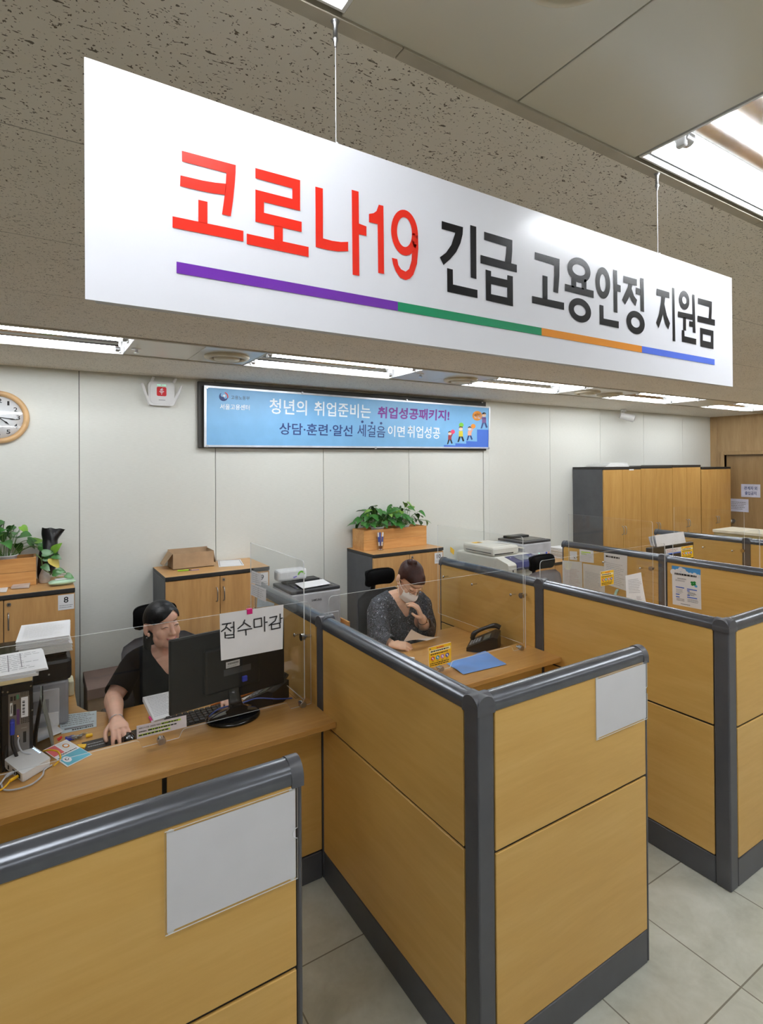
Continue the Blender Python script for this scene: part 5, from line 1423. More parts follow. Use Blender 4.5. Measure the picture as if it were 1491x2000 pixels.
for pts, lb in ((((395, 690), (470, 640), (660, 790), (390, 905)), 'crumpled white paper on the desk behind the tent stand'), (((480, 610), (610, 590), (612, 690), (560, 720)), 'folded white slip standing behind the tent stand')):
    pz_ = [at_z(*q8(*p), .706) for p in pts]
    if 'folded' in lb: pz_ = [at_y(*q8(*p), 2.86) for p in pts]
    m = MB(); m.slab(pz_, (0, .002, .002), M_PAPER); tag(m.build('paper_scrap', None, None, pz_[0]), lb, 'paper')
ad = at_z(*q8(560, 690), .72)
m = MB(); m.box(ad + Vector((-.02, -.015, -.0195)), ad + Vector((.02, .015, .015)), M_WHITEP, .006); tag(m.build('power_adapter', None, None, ad - Vector((0, 0, .0195))), 'small white power adapter on the bluish sheet', 'adapter')
kq = thing('key_bunch', tuple(at_z(*q8(800, 870), .70)), 'bunch of keys with blue and yellow tags on the desk', 'keys')
rnd = random.Random(4); kc = at_z(*q8(800, 870), .704)
m = MB()
for i in range(6):
    a = rnd.uniform(0, 2 * PI); d = Vector((math.cos(a), math.sin(a) * .8, 0)); z = Vector((0, 0, .0022 * i))
    m.slab([kc + d * .01 + d.orthogonal() * .003 + z, kc + d * .045 + z + d.cross(Vector((0, 0, 1))) * .003, kc + d * .045 + z - d.cross(Vector((0, 0, 1))) * .003, kc + d * .01 + z - d.cross(Vector((0, 0, 1))) * .003], (0, 0, .002), M_STEEL)
    m.cyl(kc + d * .014 + z, kc + d * .014 + z + Vector((0, 0, .002)), .009, M_STEEL, 12)
m.build('keys', None, kq)
a = at_z(*q8(730, 865), .703); m = MB(); m.box(a + Vector((-.018, -.02, -.002)), a + Vector((.016, .018, .006)), mat('tag_blue', (30, 50, 170), .4), .002); m.build('blue_tag', None, kq)
a = at_z(*q8(925, 840), .703); m = MB(); m.box(a + Vector((-.012, -.008, -.002)), a + Vector((.014, .01, .007)), M_YELLOW, .002); m.build('yellow_tag', None, kq)
a = at_z(*q8(600, 880), .703); b = at_z(*q8(645, 845), .712)
m = MB(); m.sweep([a, b], [(.008, .004), (.004, .003)], mat('scissor_red', (226, 30, 36), .35), n=8); tag(m.build('red_pen', None, None, a), 'short red pen lying behind the leaflet', 'pen')
mpad = [at_z(*q8(*p), .7025) for p in ((865, 912), (1430, 790))]
m = MB(); m.box((.172, 2.44, .7005), (.392, 2.635, .7035), M_BLACK, .001)
f = Frame((.19, 2.56, .7035), (.27, 2.56, .7035), (.19, 2.62, .7035), None, .0004); f.lines(m, 0, .1, 1, .9, 2, M_LGREY, .18, seed=2)
tag(m.build('mouse_pad', None, None, (.28, 2.54, .7)), 'black mouse pad under the smiling woman’s hand', 'mouse pad')
mo = thing('computer_mouse', (.337, 2.545, .7035), 'black computer mouse under the smiling woman’s fingers', 'mouse')
m = MB(Matrix.Translation((.337, 2.548, .7035)) @ Matrix.Rotation(.1, 4, 'Z')); m.ell((0, 0, .006), (.03, .055, .026), M_BLACKG, nu=24, nv=14)
for i, v in enumerate(m.v):
    if v.z < .7036: m.v[i] = Vector((v.x, v.y, .7036))
m.build('shell', None, mo)
m = MB(); m.cyl((.332, 2.512, .732), (.342, 2.512, .732), .007, M_GREYP, 14); m.build('scroll_wheel', None, mo)

# documents in front of the woman
dq = [at_z(*q4(*p), .721) for p in ((535, 1280), (900, 1200), (900, 1490), (672, 1560))]
ds = thing('document_file', tuple(dq[0]), 'bound white document lying before the smiling woman', 'papers')
m = MB()
for j in range(6): m.slab([Vector((p.x, p.y, .7005 + .0033 * j)) + Vector((.0015 * (j % 2), 0, 0)) for p in dq], (0, 0, .0028), M_PAPER)
m.build('pages', None, ds)
f = Frame(dq[3], dq[2], dq[0], dq[1], .0008); m = MB(); f.lines(m, .1, .1, .9, .92, 14, M_PRINTG, .18, seed=12); m.build('printing', None, ds)
a = at_z(*q4(620, 1520), .706); b = at_z(*q4(650, 1570), .706)
m = MB(); m.cyl(a, b, .0055, M_PINK, 10); m.cyl(b, b + (b - a) * .4, .0055, M_WHITEP, 10); tag(m.build('highlighter', None, None, a), 'pink highlighter beside the white document', 'pen')

# monitor seen from behind, standing on the counter
mn = thing('computer_monitor', (.76, 2.42, .757), 'black computer monitor seen from behind, before the smiling woman', 'monitor')
Lm, Rm = Vector((.483, 2.425, 0)), Vector((1.022, 2.497, 0)); ux = (Rm - Lm).normalized(); bk = Vector((ux.y, -ux.x, 0))
Tm = Matrix(((ux.x, -bk.x, 0, Lm.x), (ux.y, -bk.y, 0, Lm.y), (0, 0, 1, 0), (0, 0, 0, 1)))   # local x right, local y away from us
Wm = (Rm - Lm).length
m = MB(Tm); m.box((0, .004, .812), (Wm, .022, 1.128), M_BLACK, .004); m.box((.004, 0, .816), (Wm - .004, .006, 1.124), M_BLACK, .002); m.build('back_shell', None, mn)
m = MB(Tm); m.box((.012, .0215, .826), (Wm - .012, .0235, 1.116), M_BLACKG); m.build('screen', None, mn)
m = MB(Tm); m.box((.14, -.022, .86), (Wm - .14, .002, 1.06), M_BLACK, .016); m.build('rear_housing', None, mn)
m = MB(Tm); f = Frame((.235, -.0225, .962), (.30, -.0225, .962), (.235, -.0225, .99), None, .0006); f.rect(m, 0, 0, 1, 1, M_PAPER)
for i in range(16): f.rect(m, .12 + .05 * i, .5, .12 + .05 * i + .018 * (1 + i % 2), .8, M_PRINT, 2)
f.lines(m, .1, .1, .9, .4, 2, M_PRINTG, .3, 2); m.build('barcode_label', None, mn)
m = MB(Tm); f = Frame((.225, -.0225, .93), (.355, -.0225, .93), (.225, -.0225, .958), None, .0004); f.rect(m, 0, 0, 1, 1, mat('socket_plate', (70, 72, 76), .3)); m.build('socket_plate', None, mn)
m = MB(Tm); m.box((.31, -.03, .885), (.335, -.018, .91), mat('plug_blue', (40, 60, 180), .4), .003); m.build('plug', None, mn)
m = MB()
m.sweep([(.762, 2.478, .92), (.762, 2.462, .85), (.762, 2.44, .80), (.762, 2.42, .775)], [(.03, .016), (.026, .014), (.03, .016), (.05, .04)], M_BLACKG, side=(1, 0, 0), n=16, sub=4); m.build('neck', None, mn)
m = MB()
vs = []
for rr, z in ((1.0, .7575), (1.0, .764), (.9, .772), (.3, .777)):
    for i in range(48): vs.append((.742 + .117 * rr * math.cos(2 * PI * i / 48), 2.405 + .100 * rr * math.sin(2 * PI * i / 48), z))
fs = [(j * 48 + i, j * 48 + (i + 1) % 48, (j + 1) * 48 + (i + 1) % 48, (j + 1) * 48 + i) for j in range(3) for i in range(48)] + [tuple(range(47, -1, -1)), tuple(144 + i for i in range(48))]
m.add(vs, fs, M_BLACKG, True); m.build('oval_base', None, mn)
m = MB(); m.sweep([(.64, 2.415, .78), (.70, 2.46, .783), (.80, 2.47, .779), (.88, 2.49, .775), (.97, 2.46, .762), (1.05, 2.48, .74)], [.003], mat('cable_blue', (56, 84, 170), .4), n=8, sub=6)
tag(m.build('data_cable', None, None, (.8, 2.46, .77)), 'blue cable lying over the oval monitor base', 'cable')
kb = thing('keyboard', (.76, 2.60, .70), 'black keyboard under the monitor, mostly hidden', 'keyboard')
m = MB(); m.box((.50, 2.525, .7005), (.86, 2.655, .716), M_BLACK, .004); m.build('body', None, kb)
m = MB()
for r in range(5):
    for c in range(14): m.box((.507 + .025 * c, 2.530 + .025 * r, .716), (.528 + .025 * c, 2.551 + .025 * r, .722), M_BLACK, .002)
m.build('keys', None, kb)

# desk phones
def phone(label, c, yaw, z, s=1.0):
    t = thing('desk_phone', (c[0], c[1], z), label, 'telephone', 'black desk telephones')
    T = Matrix.Translation((c[0], c[1], z)) @ Matrix.Rotation(yaw, 4, 'Z') @ Matrix.Scale(s, 4)
    # local: keypad faces -y and up; handset along the left side
    m = MB(T); m.slab([(-.09, -.09, .002), (-.09, .10, .002), (-.09, .10, .095), (-.09, .07, .10), (-.09, -.09, .022)], (.18, 0, 0), M_BLACK); m.build('body', None, t)
    sl = Vector((0, .16, .078)).normalized(); nr = Vector((0, -.078, .16)).normalized()
    m = MB(T); o = Vector((-.02, -.075, .0295)) + nr * .0005
    for r in range(4):
        for q in range(3):
            c0 = o + Vector((.028 * q, 0, 0)) + sl * (.02 * r)
            m.slab([c0, c0 + Vector((.02, 0, 0)), c0 + Vector((.02, 0, 0)) + sl * .013, c0 + sl * .013], nr * .004, M_GREYP)
    m.build('keypad', None, t)
    m = MB(T); c0 = Vector((-.02, -.075, .0295)) + sl * .095 + nr * .001; m.slab([c0, c0 + Vector((.095, 0, 0)), c0 + Vector((.095, 0, 0)) + sl * .045, c0 + sl * .045], nr * .003, mat('phone_lcd', (96, 104, 96), .3)); m.build('display', None, t)
    m = MB(T); h0 = Vector((-.06, -.078, .042)); pts = [h0 + sl * .0 + nr * -.008, h0 + sl * .02 + nr * .016, h0 + sl * .06 + nr * .024, h0 + sl * .12 + nr * .024, h0 + sl * .17 + nr * .016, h0 + sl * .195 + nr * -.008]
    m.sweep(pts, [(.024, .014), (.024, .016), (.017, .011), (.017, .011), (.024, .016), (.026, .014)], M_BLACK, side=(1, 0, 0), n=14, sub=4); m.build('handset', None, t)
    m = MB(T); pc_ = []
    for i in range(60):
        a = i * .9; u = i / 59; p = Vector((-.06, -.09, .04)).lerp(Vector((-.13, -.02, .012)), u) + Vector((0, 0, -.02 * math.sin(PI * u))); pc_.append(p + Vector((.005 * math.cos(a), 0, .005 * math.sin(a))))
    m.sweep(pc_, [.0018], M_BLACK, n=6); m.build('coiled_cord', None, t)
    return t
phone('black desk telephone behind the monitor on the left desk', (.955, 2.60), -2.43, .7005, .92)
phone('black desk telephone beside the blue folder, near the masked woman', (2.385, 2.60), -2.45, .7005, 1.0)
m = MB(); pts = [at_z(*q2(*p), .703) for p in ((455, 1175), (650, 1085), (640, 1130), (520, 1210))]; m.slab(pts, (0, 0, .002), M_PAPER); tag(m.build('paper_sheet', None, None, pts[0]), 'white sheet beside the telephone under the monitor edge', 'paper')
m = MB(); pts = [at_z(*q2(*p), .708) for p in ((235, 1222), (590, 1105), (586, 1130), (240, 1240))]; m.slab([p + Vector((0, .02, 0)) for p in pts], (0, 0, .008), mat('folder_orange', (240, 140, 30), .4)); tag(m.build('document_folder', None, None, pts[0]), 'orange folder behind the monitor base', 'folder')
m = MB(Matrix.Translation((.86, 2.86, .7005)))
for j in range(7): m.box((-.06 + .01 * (j % 3), -.13, .004 * j), (.09 - .008 * (j % 2), .13 - .01 * (j % 3), .004 * j + .003), M_PAPER, .0005)
tag(m.build('paper_pile', None, None, (.86, 2.86, .7005)), 'pile of papers behind the monitor, mirrored in the clear side screen', 'papers')

# sheets on the left screen
hq = thing('closed_notice', (.80, 2.335, 1.04), 'white sheet with four large handwritten Korean letters hung on the left screen', 'paper sign')
m = MB(); nx = 8; vs = []
A0, A1, A2, A3 = at_y(*q2(300, 890), 2.333), at_y(*q2(755, 810), 2.333), at_y(*q2(760, 487), 2.333), at_y(*q2(295, 555), 2.333)
for j in range(5):
    for i in range(nx + 1):
        u, v = i / nx, j / 4; p = (A0 * (1 - u) + A1 * u) * (1 - v) + (A3 * (1 - u) + A2 * u) * v
        p.y -= .006 * (1 - v) ** 2 * (1 - u) * 2 + .0; vs.append(p)
m.add(vs, [(j * (nx + 1) + i, j * (nx + 1) + i + 1, (j + 1) * (nx + 1) + i + 1, (j + 1) * (nx + 1) + i) for j in range(4) for i in range(nx)], M_PAPER, True)
m.build('sheet', None, hq)
f = Frame(A0, A1, A3, A2, .0025); m = MB()
def st_(pts, r=.0028):
    pp = [at_y(*q2(*p), 2.3295) for p in pts]
    for a, b in zip(pp, pp[1:]):
        d = (b - a).normalized(); e = Vector((d.z, 0, -d.x)) * r
        m.quad([a - e - d * r * .6, b - e + d * r * .6, b + e + d * r * .6, a + e - d * r * .6], mat('marker_ink', (44, 44, 48), .6))
for s in ([(315, 632), (378, 622)], [(350, 630), (338, 660), (308, 684)], [(348, 655), (378, 680)], [(398, 614), (400, 688)], [(378, 655), (400, 650)],
          [(334, 690), (336, 734)], [(398, 686), (400, 730)], [(336, 712), (398, 706)], [(336, 734), (400, 727)],
          [(478, 600), (466, 632), (428, 664)], [(476, 622), (520, 650)], [(428, 680), (530, 662)], [(486, 672), (488, 710)],
          [(546, 596), (548, 654)], [(546, 596), (600, 586)], [(600, 586), (602, 645)], [(548, 654), (602, 645)], [(622, 576), (624, 682)], [(624, 618), (642, 615)],
          [(660, 584), (712, 572)], [(712, 572), (700, 605), (656, 640)], [(736, 556), (738, 620)], [(738, 590), (752, 586)],
          [(672, 634), (674, 668)], [(672, 634), (734, 622)], [(734, 622), (736, 656)], [(674, 668), (736, 656)]): st_(s)
m.build('handwriting', None, hq)
m = MB(); a = at_y(*q2(492, 522), 2.334); b = at_y(*q2(532, 552), 2.334)
m.box((a.x, 2.328, b.z), (b.x, 2.3315, a.z), M_PINK, .001); m.box((a.x, 2.3432, b.z), (b.x, 2.3452, a.z), M_PINK, .001); m.box((a.x, 2.329, a.z - .002), (b.x, 2.3452, a.z), M_PINK); cl = m.build('clip_body', None, None)
cl.name = 'binder_clip'; tag(cl, 'pink binder clip holding the handwritten sheet to the screen', 'clip')
m = MB(); m.sweep([(a.x + .006, 2.337, a.z), (a.x + .004, 2.337, a.z + .014), (b.x - .004, 2.337, a.z + .014), (b.x - .006, 2.337, a.z)], [.001], M_STEEL, n=6); m.build('wire_handle', None, cl)
mq = [at_y(*q4(*p), 2.336) for p in ((470, 1780), (1060, 1635), (1055, 1495), (465, 1625))]
m = MB(); m.slab(mq, (0, .0008, 0), mat('memo_paper', (226, 222, 230), .6)); f = Frame(mq[0], mq[1], mq[3], mq[2], .0008)
f.rect(m, .48, .70, .88, .84, M_HILITE, 1); f.rect(m, .22, .43, .66, .57, M_HILITE, 1); f.rect(m, .03, .16, .66, .30, M_HILITE, 1)
f.text(m, '코로나 19 긴급 고용안정 지원금', .04, .71, .47, .83, M_PRINT, .02, 2); f.lines(m, .49, .71, .95, .83, 1, M_PRINT, .8, 2, 2)
f.lines(m, .04, .44, .22, .56, 1, M_PRINT, .7, 2, 5); f.lines(m, .22, .44, .84, .56, 1, M_PRINT, .8, 2, 8); f.lines(m, .04, .17, .72, .29, 1, M_PRINT, .8, 2, 11)
tag(m.build('memo_sheet', None, None, mq[0]), 'white strip with green highlighted lines low on the left screen', 'paper sign')
for i, (pts, lb, xx) in enumerate(((((525, 330), (597, 350), (597, 265), (528, 238)), 'small white slips taped highest on the clear side screen', 1.0585), (((520, 415), (632, 470), (632, 375), (527, 335)), 'white receipts taped just below them on the clear side screen', 1.0575), (((565, 510), (690, 495), (693, 480), (570, 440)), 'bluish sheet taped lowest on the clear side screen', 1.0588))):
    pp = [at_x(*q2(*p), xx) for p in pts]
    m = MB(); m.slab(pp, (.0008, 0, 0), M_PAPER if i < 2 else mat('paper_blueish', (206, 222, 230), .35)); f = Frame(pp[0], pp[1], pp[3], pp[2], .0006)
    f.lines(m, .1, .1, .9, .9, 5, M_PRINTG, .14, seed=30 + i)
    if i < 2: f.rect(m, .5, 0, .51, 1, M_PRINTG)
    tag(m.build('taped_slip', None, None, pp[0]), lb, 'paper')

# ================================================================== things in the centre cubicle
bq = [at_z(*q3(*p), .7565) for p in ((755, 1090), (1000, 1013), (1135, 1095), (860, 1160))]
m = MB(); vs = []; nx, ny = 14, 8
for j in range(ny + 1):
    for i in range(nx + 1):
        u, v = i / nx, j / ny; p = (bq[3] * (1 - u) + bq[2] * u) * (1 - v) + (bq[0] * (1 - u) + bq[1] * u) * v
        p.z += .002 + .003 * math.sin(u * 9 + v * 3) * math.sin(v * 5); vs.append(p)
m.add(vs, [(j * (nx + 1) + i, j * (nx + 1) + i + 1, (j + 1) * (nx + 1) + i + 1, (j + 1) * (nx + 1) + i) for j in range(ny) for i in range(nx)], M_PERI, True)
tag(m.build('plastic_folder', None, None, bq[3]), 'translucent blue plastic folder lying on the centre counter', 'folder')
def yellow_sign(label, pts, thick=(0, .003, 0), seed=1, acr=True):
    t = thing('yellow_notice', tuple(pts[0]), label, 'notice', 'yellow notices with four round pictures')
    m = MB(); m.slab(pts, thick, M_YELLOW, M_PAPER); m.build('board', None, t)
    f = Frame(pts[0], pts[1], pts[3], pts[2], .0007)
    m = MB(); f.rect(m, .04, .70, .96, .84, M_CREAM); f.lines(m, .08, .72, .92, .82, 1, M_PRINT, .6, 2, seed)
    f.text(m, '●', .04, .88, .10, .94, M_NAVY); f.lines(m, .35, .86, .78, .94, 1, mat('notice_red', (220, 60, 50), .5), .7, 1, seed + 1)
    f.lines(m, .08, .58, .9, .66, 1, M_PRINT, .6, 1, seed + 2); f.lines(m, .05, .04, .95, .22, 2, M_PRINT, .5, 1, seed + 3)
    for i, c in enumerate(((200, 54, 50), (40, 150, 180), (190, 110, 180), (56, 64, 160))):
        x = .17 + .215 * i; f.disc(m, x, .42, .082, .10, mat('picture_%s' % 'red teal pink navy'.split()[i], c, .5), 1.5); f.disc(m, x - .01, .44, .03, .04, M_PAPER, 2.5); f.disc(m, x + .02, .39, .03, .03, M_PAPER2, 2.5)
        f.rect(m, x - .05, .26, x + .05, .28, M_PRINT, 1)
    m.build('printing', None, t)
    return t
yellow_sign('yellow notice with four round pictures on the centre counter screen', [at_y(*q3(*p), 2.334) for p in ((643, 1118), (783, 1080), (783, 953), (640, 990))])
yellow_sign('yellow notice with four round pictures before the pinned papers', [at_y(*zz4(*p), 2.334) for p in ((530, 865), (605, 852), (605, 768), (527, 780))], seed=5)
yellow_sign('yellow notice with four round pictures beside the black monitor, farthest off', [at_y(*zz4(*p), 2.334) for p in ((1008, 702), (1078, 693), (1075, 622), (1005, 632))], seed=9)
m = MB(); pts = [at_z(*q3(*p), .7015) for p in ((400, 1050), (480, 1020), (575, 1105), (490, 1120))]; m.slab([Vector((p.x, p.y, .7005)) for p in pts], (0, 0, .003), mat('brown_envelope', (150, 122, 88), .7)); tag(m.build('envelope', None, None, pts[0]), 'brown envelope on the desk beside the near partition rail', 'envelope')
c = at_z(*q3(522, 1070), .715)
m = MB(Matrix.Translation(c) @ Matrix.Rotation(.6, 4, 'Z')); m.box((-.03, -.02, -.0105), (.03, .02, .012), M_PAPER, .002); f = Frame((-.028, -.0205, -.01), (.028, -.0205, -.01), (-.028, -.0205, .01)); f.lines(m, .1, .1, .9, .9, 3, M_PRINTG, .3)
tag(m.build('card_box', None, None, c), 'small white card box on the brown envelope', 'box')

# pinned papers in the next cubicle
rnd = random.Random(3)
for i, (pts, lb, hi) in enumerate((
    (((345, 707), (388, 712), (387, 660), (344, 657)), 'small blank white note pinned highest left on the far partition', 0),
    (((403, 718), (487, 728), (485, 652), (402, 645)), 'white sheet with a green marked heading on the far partition', 1),
    (((303, 868), (420, 880), (417, 722), (300, 712)), 'sheet with reddish lines pinned lower left on the far partition', 2),
    (((425, 880), (553, 922), (550, 748), (423, 730)), 'plain typed sheet pinned in the middle of the far partition', 0),
    (((548, 850), (685, 895), (685, 685), (547, 665)), 'tall white sheet with a bold title on the far partition', 3))):
    xx = XC - .001 - .0007 * i
    pp = [at_x(*zz4(*p), xx) for p in pts]
    m = MB(); m.slab(pp, (.0005, 0, 0), M_PAPER2 if i in (2, 3) else M_PAPER); f = Frame(pp[0], pp[1], pp[3], pp[2], .0003)
    if i: f.lines(m, .1, .06, .9, .72, 12, mat('print_pale', (186, 186, 190), .7) if i != 2 else mat('print_reddish', (206, 170, 164), .7), .25, seed=40 + i)
    if hi == 1: f.rect(m, .12, .74, .8, .82, M_HILITE); f.rect(m, .12, .60, .5, .66, M_HILITE)
    if hi == 3: f.lines(m, .08, .86, .92, .93, 1, M_PRINT, .8, 1, 2)
    tag(m.build('pinned_sheet', None, None, pp[0]), lb, 'paper', 'papers pinned on the far partition')
m = MB(); pp = [at_x(*zz4(*p), XC - .0045) for p in ((318, 765), (345, 770), (362, 728), (312, 722))]; m.slab(pp, (.0004, 0, 0), mat('note_cream', (232, 230, 214), .7)); tag(m.build('sticky_note', None, None, pp[0]), 'cream sticky note on the sheet with reddish lines', 'note')
# poster
pp = [at_x(*zz4(*p), XC - .0015) for p in ((955, 972), (1125, 1004), (1120, 766), (950, 742))]
po = thing('poster', tuple(pp[0]), 'poster with blue sky, clouds and a green clover', 'poster')
m = MB(); m.slab(pp, (.0012, 0, 0), M_PAPER); m.build('sheet', None, po)
f = Frame(pp[0], pp[1], pp[3], pp[2], .0006); m = MB()
f.rect(m, 0, .86, 1, 1, mat('poster_sky', (70, 150, 214), .4)); f.flat = None
for a, b, r in ((.05, .84, .12), (.2, .87, .1), (.32, .93, .10), (.42, .9, .1), (.52, .84, .1), (.66, .84, .07), (.8, .84, .09), (.92, .82, .08)): f.disc(m, a, b, r * .9, r * .62, M_PAPER, 2)
m.build('printed_sky', None, po)
m = MB(); f.lines(m, .1, .78, .92, .83, 1, M_PRINT, .9, 3, 4); f.lines(m, .2, .68, .6, .71, 1, M_PRINTG, .6, 3, 6); f.lines(m, .12, .62, .5, .66, 2, M_PRINTG, .4, 3, 7)
for a0, b0, a1 in ((.13, .455, .43), (.53, .445, .87), (.13, .27, .26), (.13, .205, .26), (.53, .40, .62), (.53, .24, .87), (.53, .29, .62)): f.rect(m, a0, b0, a1, b0 + .025, M_STEP, 3)
f.lines(m, .14, .31, .4, .43, 4, M_PRINTG, .3, 3, 8); f.lines(m, .55, .30, .85, .39, 3, M_PRINT, .4, 3, 9); f.lines(m, .15, .12, .45, .19, 2, M_PRINTG, .5, 3, 13); f.lines(m, .54, .13, .95, .22, 3, M_PRINTG, .4, 3, 10); f.lines(m, .3, .04, .7, .07, 1, M_PRINTG, .6, 3, 5)
m.build('printing', None, po)
m = MB(); g = mat('clover_green', (30, 136, 60), .5)
for dx, dy in ((-.045, .02), (.04, .03), (-.03, -.03), (.045, -.02)): f.disc(m, .75 + dx, .62 + dy, .05, .03, g, 3)
f.disc(m, .84, .56, .05, .03, mat('clover_blue', (90, 170, 220), .5), 3.5); m.build('printed_clover', None, po)
# curled sheet standing at the screen
m = MB(); vs = []
for j in range(9):
    for i in range(4):
        u, v = i / 3, j / 8
        p = (at_y(*zz4(682, 965), 2.335) * (1 - u) + at_y(*zz4(790, 970), 2.335) * u) * (1 - v) + (at_y(*zz4(675, 803), 2.335) * (1 - u) + at_y(*zz4(768, 783), 2.335) * u) * v
        p.y -= .012 * (1 - v) ** 2 * u; vs.append(p)
m.add(vs, [(j * 4 + i, j * 4 + i + 1, j * 4 + i + 5, j * 4 + i + 4) for j in range(8) for i in range(3)], M_PAPER, True)
f = Frame(vs[0], vs[3], vs[32], vs[35], .004); f.lines(m, .12, .35, .9, .85, 9, M_PRINTG, .2, seed=77); f.lines(m, .5, .12, .8, .26, 5, M_PRINTG, .3, seed=78)
tag(m.build('curled_notice', None, None, vs[0]), 'curled white printed sheet hanging on the screen before the pinned papers', 'paper sign')
a = at_y(*zz4(598, 935), 2.75); b = at_y(*zz4(645, 880), 2.75)
ml_ = thing('desk_lamp', (a.x, 2.75, .70), 'pale mint curved desk lamp behind the curled white sheet', 'lamp')
m = MB(); m.sweep([(a.x - .01, 2.75, .72), (a.x - .005, 2.75, .78), a.lerp(b, .3), a.lerp(b, .7) + Vector((-.012, 0, .012)), b], [(.012, .006)], mat('mint_plastic', (166, 206, 196), .4), side=(0, 1, 0), n=10, sub=4); m.build('arm', None, ml_)
m = MB(); m.lathe([(.06, .001), (.06, .012), (.02, .02)], mat('mint_plastic', (166, 206, 196), .4), 24, (a.x, 2.75, .70)); m.build('base', None, ml_)
# farthest cubicle: monitor with papers on top
md = thing('computer_monitor', (4.5, 2.62, .70), 'black monitor farthest off, papers lying on top', 'monitor')
A = at_y(*zz4(822, 640), 2.62); Bq = at_y(*zz4(1080, 612), 2.62)
m = MB(); m.box((A.x, 2.62, .80), (Bq.x, 2.66, A.z), M_BLACK, .006); m.build('back_shell', None, md)
m = MB(); m.cyl((A.x * .5 + Bq.x * .5, 2.65, .71), (A.x * .5 + Bq.x * .5, 2.65, .85), .03, M_BLACK); m.build('neck', None, md)
m = MB(); m.box((A.x * .5 + Bq.x * .5 - .12, 2.56, .7005), (A.x * .5 + Bq.x * .5 + .12, 2.74, .715), M_BLACK, .006); m.build('foot', None, md)
pp = [at_y(*zz4(*p), 2.617) for p in ((915, 680), (1003, 665), (1003, 633), (912, 645))]
m = MB(); m.slab(pp, (0, .001, 0), M_PAPER); f = Frame(pp[0], pp[1], pp[3], pp[2], .0006); f.rect(m, 0, 0, 1, .22, M_STEP); f.lines(m, .06, .3, .94, .9, 2, mat('print_reddish', (206, 170, 164), .7), .5, seed=5)
m.build('white_label', None, md)
a = at_y(*zz4(860, 565), 2.63); b = at_y(*zz4(1030, 575), 2.63); zb_ = A.z
m = MB()
for j in range(6): m.slab([(a.x + .008 * (j % 2), 2.625 + .012 * j, zb_ + .001), (b.x - .006 * (j % 3), 2.625 + .012 * j, zb_ + .001), (b.x - .006 * (j % 3), 2.625 + .012 * j + .02, a.z - .004 * j), (a.x + .008 * (j % 2), 2.625 + .012 * j + .02, a.z - .004 * j)], (0, .003, 0), M_PAPER if j % 2 == 0 else M_LGREY)
tag(m.build('paper_stack', None, None, (a.x, 2.65, zb_)), 'white and grey papers leaning on top of the farthest monitor', 'papers')
# long carton beyond the farthest partition
bxx = thing('long_carton', (6.3, 2.6, 0), 'long pale carton behind the farthest partition, near the door', 'box')
a = at_x(*zz4(1200, 575), 6.2); zt_ = a.z
ta = at_x(*zz4(1205, 528), 6.2)
m = MB(); m.box((6.2, 1.7, .55), (6.6, a.y, ta.z - .03), mat('carton_olive', (170, 158, 116), .6), .003); m.build('carton_body', None, bxx)
m = MB(); m.box((6.19, 1.69, ta.z - .03), (6.61, a.y + .01, ta.z), mat('carton_lid', (226, 220, 200), .6), .003); m.build('lid', None, bxx)
m = MB(); f = Frame((6.1995, a.y - .35, ta.z - .12), (6.1995, a.y - .55, ta.z - .12), (6.1995, a.y - .35, ta.z - .07)); f.rect(m, 0, 0, 1, 1, M_PAPER); f.lines(m, .1, .2, .9, .8, 1, M_PRINT, .7, 2); m.build('white_label', None, bxx)
tb = thing('side_table', (6.4, 2.2, 0), 'low table under the long pale carton', 'table')
m = MB(); m.box((6.15, 1.6, .52), (6.65, a.y + .05, .549), W_DESK, .002); m.build('table_top', None, tb)
for xx in (6.18, 6.59):
    for yy in (1.64, a.y):
        m = MB(); m.box((xx, yy, 0), (xx + .03, yy + .03, .52), M_POST); m.build('leg', None, tb)
# closed box on the floor behind the woman
cb2 = thing('storage_box', (.42, 4.05, 0), 'closed brown carton on the floor behind the smiling woman', 'box')
m = MB(); m.box((.29, 3.9, 0), (.70, 4.25, .46), M_CARD2, .003); m.build('carton', None, cb2)
m = MB(); m.box((.285, 3.895, .40), (.705, 4.255, .466), mat('carton_mauve', (120, 100, 92), .7), .003); m.build('lid', None, cb2)
